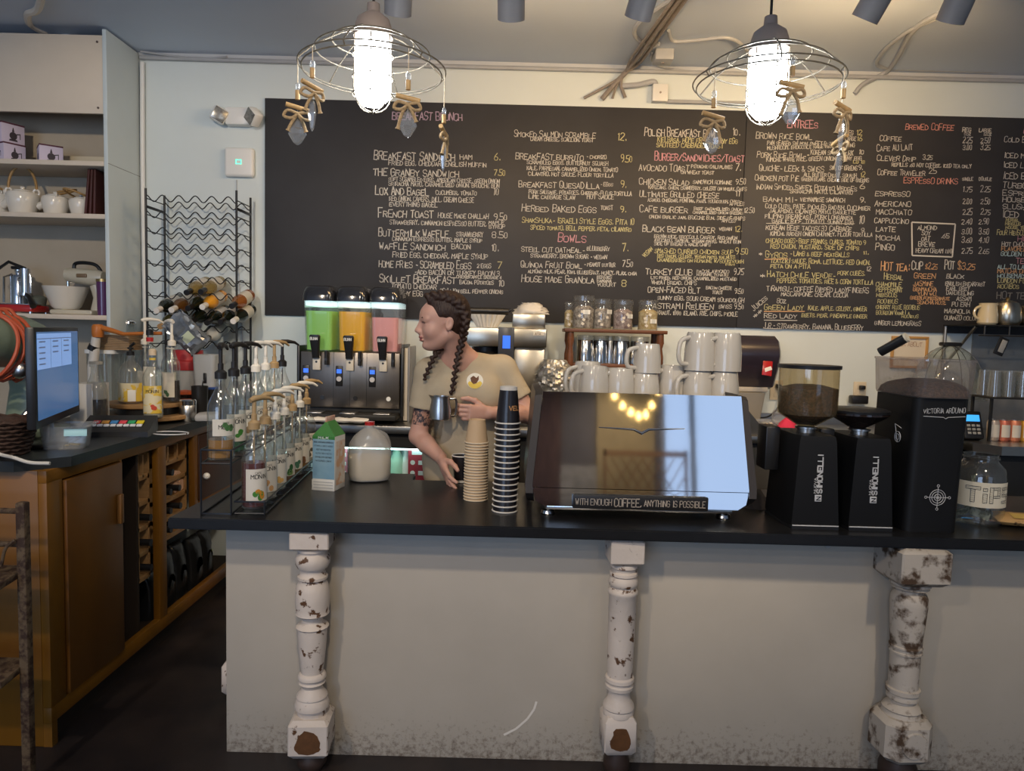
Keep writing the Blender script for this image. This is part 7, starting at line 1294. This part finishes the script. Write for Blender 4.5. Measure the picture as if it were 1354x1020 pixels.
# ================================================================== BARISTA
class Field:
    """signed distance grid with smooth unions, meshed by surface nets"""
    def __init__(s, lo, hi, h):
        s.lo = np.array(lo, float); s.h = h; s.n = np.ceil((np.array(hi)-s.lo)/h).astype(int)+1
        s.V = np.full(s.n, .2, np.float32)
    def _sub(s, blo, bhi):
        a = np.clip(np.floor((blo-s.lo)/s.h).astype(int), 0, s.n-1); b = np.clip(np.ceil((bhi-s.lo)/s.h).astype(int)+1, 1, s.n)
        if np.any(b <= a): return None, None
        g = np.meshgrid(*[s.lo[i]+s.h*np.arange(a[i], b[i]) for i in range(3)], indexing='ij')
        return tuple(slice(a[i], b[i]) for i in range(3)), np.stack(g, -1).astype(np.float32)
    def _mix(s, sl, d, k, op):
        v = s.V[sl]
        if op == 'add': hh = np.clip(.5+.5*(v-d)/k, 0, 1); s.V[sl] = v*(1-hh)+d*hh-k*hh*(1-hh)
        else: hh = np.clip(.5-.5*(v+d)/k, 0, 1); s.V[sl] = v*(1-hh)-d*hh+k*hh*(1-hh)
    def cone(s, a, b, ra, rb, k=.015, op='add', sq=None):
        """capsule with two radii; sq=(axis vector, factor) flattens it along an axis"""
        a = np.array(a, np.float32); b = np.array(b, np.float32); m = max(ra, rb)*(1.0)+.05
        sl, p = s._sub(np.minimum(a, b)-m, np.maximum(a, b)+m)
        if sl is None: return
        ab = b-a; q = p-a
        if sq is not None:
            ax_ = np.array(sq[0], np.float32); ax_ /= np.linalg.norm(ax_); q = q+((q@ax_)*(sq[1]-1))[..., None]*ax_; ab = ab+ax_*(ab@ax_)*(sq[1]-1)
        L = float(ab@ab); t = np.clip((q@ab)/L, 0, 1) if L > 1e-12 else np.zeros(q.shape[:-1], np.float32)
        d = np.linalg.norm(q-t[..., None]*ab, axis=-1)-(ra+(rb-ra)*t)
        if sq is not None: d = d/max(1, sq[1]*.75)
        s._mix(sl, d, k, op)
    def ell(s, c, r, A=None, k=.015, op='add'):
        """ellipsoid; rows of A are its axes"""
        c = np.array(c, np.float32); m = max(r)+.05; sl, p = s._sub(c-m, c+m)
        if sl is None: return
        q = p-c
        if A is not None: q = q@np.array(A, np.float32).T
        r = np.array(r, np.float32); k0 = np.linalg.norm(q/r, axis=-1); k1 = np.linalg.norm(q/(r*r), axis=-1)
        s._mix(sl, (k0*(k0-1)/np.maximum(k1, 1e-6)).astype(np.float32), k, op)
    def half(s, c, nrm, rad, k=.002):
        """cut away the side of a plane the normal points to, within rad"""
        c = np.array(c, np.float32); nrm = np.array(nrm, np.float32); nrm /= np.linalg.norm(nrm); sl, p = s._sub(c-rad, c+rad)
        q = p-c; dd = q@nrm; inside = np.linalg.norm(q-dd[..., None]*nrm, axis=-1) < rad*.75
        v = s.V[sl]; s.V[sl] = np.where(inside, np.maximum(v, dd), v)
    def wobble(s, f):
        sl, p = s._sub(s.lo, s.lo+s.h*(s.n-1)); s.V[sl] += f(p).astype(np.float32)
    def mesh(s):
        V = s.V; S = V < 0; n = s.n-1; cs = np.zeros(n, np.int8)
        for i in (0, 1):
            for j in (0, 1):
                for k in (0, 1): cs += S[i:i+n[0], j:j+n[1], k:k+n[2]]
        act = np.argwhere((cs > 0) & (cs < 8)); idx = -np.ones(n, np.int64); idx[tuple(act.T)] = np.arange(len(act))
        acc = np.zeros((len(act), 3)); cnt = np.zeros(len(act))
        C = [(i, j, k) for i in (0, 1) for j in (0, 1) for k in (0, 1)]
        for a in C:
            for ax_ in range(3):
                if a[ax_]: continue
                b = list(a); b[ax_] = 1; va = V[tuple((act+a).T)]; vb = V[tuple((act+b).T)]; cr_ = (va < 0) != (vb < 0); t = np.where(cr_, va/np.where(cr_, va-vb, 1), 0)
                pos = np.array(a, float)+t[:, None]*(np.array(b)-np.array(a)); acc += pos*cr_[:, None]; cnt += cr_
        vs = s.lo+s.h*(act+acc/cnt[:, None]); fs = []
        for ax_ in range(3):
            o1, o2 = [(1, 2), (2, 0), (0, 1)][ax_]; sh = list(s.n); sh[ax_] -= 1
            A = S[tuple(slice(0, sh[i]) for i in range(3))]; b_ = [slice(0, sh[i]) for i in range(3)]; b_[ax_] = slice(1, s.n[ax_]); B = S[tuple(b_)]
            e = np.argwhere(A != B); e = e[(e[:, o1] > 0) & (e[:, o2] > 0) & (e[:, o1] < s.n[o1]-1) & (e[:, o2] < s.n[o2]-1)]
            u1 = np.zeros(3, int); u1[o1] = 1; u2 = np.zeros(3, int); u2[o2] = 1
            q = np.stack([idx[tuple((e-u1-u2).T)], idx[tuple((e-u2).T)], idx[tuple(e.T)], idx[tuple((e-u1).T)]], 1)
            fl = A[tuple(e.T)]; q[~fl] = q[~fl][:, ::-1]; fs.append(q)
        return vs, np.concatenate(fs)
    def build(s, name, m, parent=None, matf=None, origin=(0, 0, 0)):
        vs, fs = s.mesh(); vs = vs-np.array(origin); me = bpy.data.meshes.new(name); me.from_pydata(vs.tolist(), [], fs.tolist())
        ms = m if isinstance(m, (list, tuple)) else [m]
        for x in ms: me.materials.append(x)
        if matf is not None: me.polygons.foreach_set('material_index', matf(vs[fs].mean(1)+np.array(origin)).astype(np.int32))
        me.shade_smooth(); o = bpy.data.objects.new(name, me); COL.objects.link(o)
        if parent is not None: o.parent = parent
        return o
V3 = lambda v: np.array(v, float)
SKIN = mat('skin', (.60, .335, .25), .48, var=.10, vs=14, sss=.12, bump=.05, bs=300); LIP = mat('lips', (.40, .13, .11), .42); INKS = mat('tattooed_skin', (.50, .27, .19), .5, col2=(.05, .04, .045), vs=55, thr=(.46, .56)); NAIL = mat('nails', (.58, .34, .28), .3)
HAIR = mat('brown_hair', (.045, .020, .011), .5, col2=(.018, .008, .005), vs=38, bump=.8, bs=70, stretch=(2.5, 2.5, .8), spec=.4); TEE = mat('khaki_cotton', (.47, .385, .265), .85, var=.07, vs=18, bump=.12, bs=180); TROU = mat('dark_trousers', (.03, .032, .04), .8); SHOE = mat('dark_shoes', (.02, .02, .02), .5)
# joints
hipc = V3(P(614, 640, 3.13)); hipc[2] = .90
nb = V3(P(606, 470, 3.05)); ch = V3(P(614, 525, 3.10)); wa = V3(P(613, 600, 3.12))
shR = V3(P(568, 493, 3.05)); shL = V3(P(664, 489, 3.12)); elR = V3(P(553, 577, 3.03)); wrR = V3(P(583, 606, 2.93)); tipR = V3(P(594, 637, 2.835)); tipR[2] = max(tipR[2], CTZ+.012)
elL = V3(P(700, 549, 3.10)); wrL = V3(P(648, 546, 2.955)); tipL = V3(P(606, 546, 2.90))
bar = thing('person', 'barista with dark braids in a khaki tee, holding a steel pitcher behind the counter', 'person', (hipc[0], 3.16, 0)); ORG = V3(bar.location)
# head frame
hd = V3(P(584, 425, 2.985)); f = V3((-.955, -.27, -.13)); f /= np.linalg.norm(f); lat = np.cross((.05, 0, 1), f); lat /= np.linalg.norm(lat); up = np.cross(f, lat)
HA = np.stack([f, lat, up])
hp_ = lambda a, b, c: hd+f*a+lat*b+up*c
B = Field((-.66, 2.70, .86), (.10, 3.30, 1.74), .0036)
B.ell(hp_(-.022, 0, .030), (.094, .072, .086), HA, .01); B.ell(hp_(.030, 0, -.034), (.061, .059, .083), HA, .03); B.ell(hp_(.042, 0, .030), (.046, .055, .045), HA, .02)
for s_ in (-1, 1):
    B.cone(hp_(-.012, s_*.044, -.058), hp_(.055, s_*.016, -.096), .020, .017, .025); B.ell(hp_(.052, s_*.036, -.034), (.028, .024, .028), HA, .02); B.cone(hp_(.074, s_*.018, .020), hp_(.066, s_*.044, .016), .011, .009, .012)
B.ell(hp_(.074, 0, -.094), (.018, .020, .016), HA, .018)
for s_ in (-1, 1): B.ell(hp_(.100, s_*.031, .001), (.020, .017, .010), HA, .010, 'sub')
for s_ in (-1, 1): B.cone(hp_(.081, s_*.020, .0095), hp_(.074, s_*.043, .007), .0052, .0045, .005)      # upper lids
for s_ in (-1, 1): B.cone(hp_(.079, s_*.021, -.009), hp_(.073, s_*.042, -.007), .0045, .004, .005)
B.cone(hp_(.083, 0, .012), hp_(.104, 0, -.024), .0085, .0095, .012); B.ell(hp_(.1045, 0, -.0285), (.0115, .0115, .0095), HA, .008)
for s_ in (-1, 1): B.ell(hp_(.098, s_*.012, -.034), (.011, .007, .008), HA, .007)
B.cone(hp_(.093, -.010, -.047), hp_(.093, .010, -.047), .007, .007, .008)
B.ell(hp_(.094, 0, -.0565), (.0095, .021, .0058), HA, .005); B.ell(hp_(.092, 0, -.0685), (.0095, .018, .0065), HA, .005); B.cone(hp_(.103, -.02, -.0622), hp_(.103, .02, -.0622), .0022, .0022, .004, 'sub')
earA = np.stack([f*.95+up*.3, lat, up*.95-f*.3])
for s_ in (-1, 1):
    B.ell(hp_(-.018, s_*.073, -.012), (.017, .009, .030), earA, .006); B.ell(hp_(-.014, s_*.083, -.008), (.009, .006, .018), earA, .004, 'sub')
# neck, torso top
B.cone(hp_(-.035, 0, -.060), nb+V3((.004, .02, -.02)), .050, .054, .02); B.cone(hp_(-.02, .03, -.05), nb+V3((-.02, -.035, -.01)), .016, .014, .02)
B.cone(nb+V3((-.055, .01, -.03)), nb+V3((.06, .02, -.03)), .045, .045, .03); B.cone(nb+V3((0, .02, -.03)), ch, .07, .085, .04)
# arms
def arm(sh, el, wr, ru, re, rw):
    B.cone(sh, el, ru, re, .02); m_ = el+(wr-el)*.35; B.cone(el, m_, re, re*1.0, .015); B.cone(m_, wr, re*.98, rw, .015)
arm(shR, elR, wrR, .046, .038, .026); arm(shL, elL, wrL, .046, .038, .026)
def hand(w, d, n, s, curl, spread, thumb, L=1.0, base=.082):
    """w wrist, d to the knuckles, n palm normal (curl direction), s towards the thumb; curl per finger = three joint angles"""
    d = d/np.linalg.norm(d); s = s-d*(s@d); s /= np.linalg.norm(s); n = n-d*(n@d)-s*(n@s); n /= np.linalg.norm(n); nails = []
    for k_, o_ in ((0, .024), (1, .008), (2, -.008), (3, -.023)): B.cone(w+s*o_*.55, w+d*base*L+s*o_, .0155, .0115, .010)
    B.ell(w+d*.045*L, (.042*L, .030, .0145), np.stack([d, s, n]), .010)
    for i_, (o_, ln3) in enumerate(zip((.026, .008, -.010, -.026), ((.042, .025, .020), (.046, .029, .021), (.042, .027, .021), (.033, .020, .018)))):
        p = w+d*base*L*(1, 1.03, 1.0, .94)[i_]+s*o_; a = 0; dd0 = d+s*spread*(1.5-i_); dd0 /= np.linalg.norm(dd0)
        for j_, (l_, r_) in enumerate(zip(ln3, ((.0098, .0090), (.0088, .0080), (.0080, .0066)))):
            a += curl[i_][j_]; dd = dd0*math.cos(a)+n*math.sin(a); q = p+dd*l_*L; B.cone(p, q, r_[0], r_[1], .004); p = q
        nails.append((p, dd, n*math.cos(a)-dd0*math.sin(a)))
    b0 = w+d*.022*L+s*.022+n*.004; p = b0; 
    for j_, (v, l_, r_) in enumerate(zip(thumb, (.046, .033, .026), ((.0145, .0115), (.0110, .0098), (.0096, .0078)))):
        dd = d*v[0]+s*v[1]+n*v[2]; dd /= np.linalg.norm(dd); q = p+dd*l_*L; B.cone(p, q, r_[0], r_[1], .006); p = q
    return nails
dR = tipR-wrR; NR = hand(wrR+dR/np.linalg.norm(dR)*.015, dR, V3((1, -.15, 0)), V3((0, -.6, .75)), [(.10, .25, .2), (.05, .15, .15), (.02, .12, .1), (.0, .15, .12)], .03, [(.72, .45, .45), (.92, .05, .35), (.96, -.05, .2)], .93)
dL = tipL-wrL; NL = hand(wrL+dL/np.linalg.norm(dL)*.012, dL, V3((-.25, .95, 0)), V3((0, 0, 1)), [(.45, .95, .6), (.50, 1.0, .65), (.55, 1.05, .65), (.60, 1.0, .6)], .02, [(.70, .60, .25), (.92, .25, .25), (.95, -.05, .3)], .93)
def body_mat(c):
    r = np.zeros(len(c), int); q = (c-hd)@HA.T
    r[(q[:, 0] > .0925) & (np.abs(q[:, 1]) < .022) & (q[:, 2] < -.0515) & (q[:, 2] > -.0755)] = 1
    t = ((c-shR)@(elR-shR))/((elR-shR)@(elR-shR)); dist = np.linalg.norm(c-(shR+t[:, None]*(elR-shR)), axis=1); r[(t > .50) & (t < .82) & (dist < .07)] = 2
    return r
body = B.build('body', [SKIN, LIP, INKS], bar, body_mat, ORG)
# eyes, brows
EYW = mat('eye_white', (.62, .58, .54), .2); IRI = mat('iris', (.06, .035, .02), .2)
for s_ in (-1, 1):
    e = hp_(.0655, s_*.031, .0)-ORG; eo = MB().sph(e, .0125, 16).build('eye', EYW, bar); g_ = e+(f*.95+lat*s_*.05-up*.12)*.0088; MB().sph(g_, .0056, 12).build('iris', IRI, eo)
    MB().tube([hp_(.086, s_*.014, .019)-ORG, hp_(.083, s_*.030, .0245)-ORG, hp_(.070, s_*.047, .019)-ORG], [.0026, .0036, .0016], 8).build('eyebrow', HAIR, bar)
    MB().tube([hp_(.0855, s_*.018, .0065)-ORG, hp_(.084, s_*.031, .0058)-ORG, hp_(.076, s_*.044, .004)-ORG], [.0010, .0017, .0010], 6).build('eyelashes', BLK, bar)
# hair
H = Field(hp_(0, 0, 0)-V3((.17, .17, .40)), hp_(0, 0, 0)+V3((.17, .17, .17)), .0038)
H.ell(hp_(-.030, 0, .036), (.097, .0785, .091), HA, .01); H.ell(hp_(-.052, 0, -.01), (.062, .064, .07), HA, .03)
H.ell(hp_(.098, 0, -.052), (.070, .095, .094), HA, .012, 'sub'); H.ell(hp_(.118, 0, .020), (.052, .062, .060), HA, .012, 'sub')
for s_ in (-1, 1): H.ell(hp_(.008, s_*.085, -.026), (.040, .026, .048), HA, .012, 'sub')
def braid(pts, r0, r1, n_, k=.006):
    pts = [V3(p) for p in spline(pts, 8)]; L = [0.]
    for a, b in zip(pts, pts[1:]): L.append(L[-1]+np.linalg.norm(b-a))
    for i in range(n_):
        t = (i+.5)/n_*L[-1]; j = min(len(pts)-2, int(np.searchsorted(L, t))-1); j = max(j, 0); w_ = (t-L[j])/max(1e-6, L[j+1]-L[j]); p = pts[j]*(1-w_)+pts[j+1]*w_; d = pts[j+1]-pts[j]; d /= np.linalg.norm(d)
        sd = np.cross(d, (0, -1, .05)); sd /= np.linalg.norm(sd); r = r0+(r1-r0)*i/n_; sg = 1 if i % 2 else -1; ax0 = d*.72+sd*sg*-.7; ax0 /= np.linalg.norm(ax0); ax2 = np.cross(ax0, sd); ax2 /= np.linalg.norm(ax2); ax1 = np.cross(ax2, ax0)
        H.ell(p+sd*sg*r*.40, (r*1.15, r*.74, r*.9), np.stack([ax0, ax1, ax2]), k*.5)
cb_ = lambda px, py, d: P(px, py, d)
braid([hp_(.052, .020, .098), hp_(.005, .048, .106), hp_(-.055, .072, .075), hp_(-.085, .078, .020), hp_(-.080, .080, -.03), cb_(612, 448, 2.955), cb_(607, 466, 2.955), cb_(603, 486, 2.945), cb_(600, 505, 2.945), cb_(597, 522, 2.95)], .019, .0095, 40)
braid([hp_(-.02, -.05, -.09), cb_(576, 468, 2.965), cb_(570, 480, 2.955), cb_(565, 492, 2.955), cb_(560, 503, 2.96)], .014, .0085, 17)
H.cone(hp_(.045, .03, .088), hp_(-.06, .068, .03), .012, .014, .012)
hair = H.build('hair', HAIR, bar, None, ORG)
# tee shirt
T = Field((-.62, 2.84, .84), (.16, 3.36, 1.42), .0048)
Y_ = (V3((0, 1, 0)), 1.42)
T.cone(hipc+V3((0, .0, -.02)), wa, .185, .165, .04, sq=Y_); T.cone(wa, ch+V3((0, .0, .02)), .165, .160, .05, sq=Y_); T.cone(ch+V3((-.05, -.0, .03)), ch+V3((.06, .01, .03)), .115, .115, .05, sq=(V3((0, 1, 0)), 1.1))
for s_ in (-1, 1): T.ell(ch+V3((s_*.075+.005, -.075, .015)), (.075, .060, .070), None, .06)
T.cone(nb+V3((-.045, .02, -.045)), shR, .062, .058, .035); T.cone(nb+V3((.05, .025, -.045)), shL, .062, .058, .035)
slR = shR+(elR-shR)*.53; slL = shL+(elL-shL)*.60
T.cone(shR, slR, .062, .064, .03); T.cone(shL, slL, .062, .060, .03)
def folds(p):
    x, y, z = p[..., 0], p[..., 1], p[..., 2]; lowm = np.clip((1.20-z)/.2, 0, 1)
    return -.0035*lowm*np.sin(26*(x+z*.9)+3*np.sin(9*z))-.002*np.sin(38*(z-.55*x)+2*np.sin(14*x))*np.clip((1.3-z)/.1, 0, 1)
T.wobble(folds)
for sl_, a_, el_ in ((slR, shR, elR), (slL, shL, elL)):
    d = (el_-a_)/np.linalg.norm(el_-a_); T.half(sl_+d*.012, d, .13); T.cone(sl_-d*.05, sl_+d*.06, .052, .055, .004, 'sub')
T.ell(nb+V3((-.008, -.012, .052)), (.066, .072, .045), np.stack([V3((.97, 0, .05)), V3((0, .8, -.6)), V3((0, .6, .8))]), .006, 'sub')
tee = T.build('tee_shirt', TEE, bar, None, ORG)
# printed logo on the chest, laid on the shirt surface
def on_shirt(px, py, lift=.0022):
    v = ray(px, py); v = V3(v)/v.length; o_ = V3((0, 0, EYE)); t = 2.6
    while t < 3.6:
        p = o_+v*t; i = ((p-T.lo)/T.h); j = np.floor(i).astype(int)
        if np.all(j >= 0) and np.all(j < T.n-1):
            w_ = i-j; c = 0
            for a in (0, 1):
                for b in (0, 1):
                    for g in (0, 1): c += T.V[j[0]+a, j[1]+b, j[2]+g]*(w_[0] if a else 1-w_[0])*(w_[1] if b else 1-w_[1])*(w_[2] if g else 1-w_[2])
            if c < 0: break
        t += .001
    return o_+v*(t-lift)-ORG
def decal(name, poly, m, lift, k=3):
    mb = MB(); c = np.mean(poly, 0); n_ = len(poly); vs = [on_shirt(*c, lift)]
    for q in range(1, k+1): vs += [on_shirt(c[0]+(x-c[0])*q/k, c[1]+(y-c[1])*q/k, lift) for x, y in poly]
    fs = [(0, 1+i, 1+(i+1) % n_) for i in range(n_)]
    for q in range(k-1): fs += [(1+q*n_+i, 1+q*n_+(i+1) % n_, 1+(q+1)*n_+(i+1) % n_, 1+(q+1)*n_+i) for i in range(n_)]
    mb.add(vs, fs); return mb.build(name, m, tee)
circ = lambda cx, cy, rx, ry, a0=0, a1=360, n_=24: [(cx+rx*math.cos(R(a0+(a1-a0)*i/n_)), cy+ry*math.sin(R(a0+(a1-a0)*i/n_))) for i in range(n_ if a1-a0 == 360 else n_+1)]
decal('chest_print', circ(628, 504, 11, 10.5), mat('print_white', (.72, .70, .62), .7), .0022); decal('chest_print', circ(628, 505, 9.6, 9.2, 10, 170)[::1]+[(621, 504), (628, 508), (635, 504)], mat('print_yellow', (.70, .50, .08), .7), .0032)
decal('chest_print', [(622, 500), (626, 497), (630, 500), (633, 497), (633, 502), (630, 507), (626, 508), (623, 505)], mat('print_brown', (.12, .05, .025), .7), .0042)
# trousers and shoes
L_ = Field((hipc[0]-.28, 2.9, -.01), (hipc[0]+.28, 3.42, .98), .009)
L_.cone(hipc+V3((-.05, .01, -.02)), hipc+V3((.05, .01, -.02)), .125, .125, .05)
feet = []
for s_ in (-1, 1):
    h_ = hipc+V3((s_*.085, .01, -.05)); kn = V3((hipc[0]+s_*.10, 3.13, .50)); an = V3((hipc[0]+s_*.11, 3.19, .11)); L_.cone(h_, kn, .092, .066, .03); L_.cone(kn, an, .066, .056, .02); feet.append(an)
L_.build('trousers', TROU, bar, None, ORG)
for an in feet:
    F_ = Field(an+V3((-.09, -.24, -.13)), an+V3((.09, .13, .05)), .007); F_.cone(an+V3((0, .03, -.07)), an+V3((0, -.13, -.075)), .042, .036, .02); F_.cone(an+V3((0, .02, -.06)), an+V3((0, .0, .0)), .042, .045, .02); F_.half(an+V3((0, -.05, -.1085)), (0, 0, -1), .4); F_.build('shoe', SHOE, bar, None, ORG)
# steel pitcher in her left hand
pc = P(582, 555, 2.885); hpz = P(582, 524, 2.885).z-pc.z
t = thing('milk_pitcher', 'small steel milk pitcher held in the left hand of the barista', 'pitcher', pc, .1)
MB.capt = False; MB().lathe([(0, .001), (.040, 0), (.0435, .004), (.0435, hpz*.45), (.037, hpz*.85), (.038, hpz), (.0365, hpz), (.0355, hpz*.86), (.042, hpz*.45), (.042, .006), (0, .005)], 32).build('body', STEEL, t); MB.capt = True
MB().loft([[(-.030, -.010, hpz*.86), (-.030, .006, hpz*.86), (-.036, -.002, hpz*.84)], [(-.030, -.014, hpz+.002), (-.030, .010, hpz+.002), (-.049, -.002, hpz+.005)]]).build('spout', STEEL, t)
MB().tube(spline([(.037, .0, hpz*.88), (.062, .012, hpz*.86), (.066, .014, hpz*.5), (.060, .012, hpz*.18), (.042, 0, hpz*.14)], 5), .0048, 8).build('handle', STEEL, t)
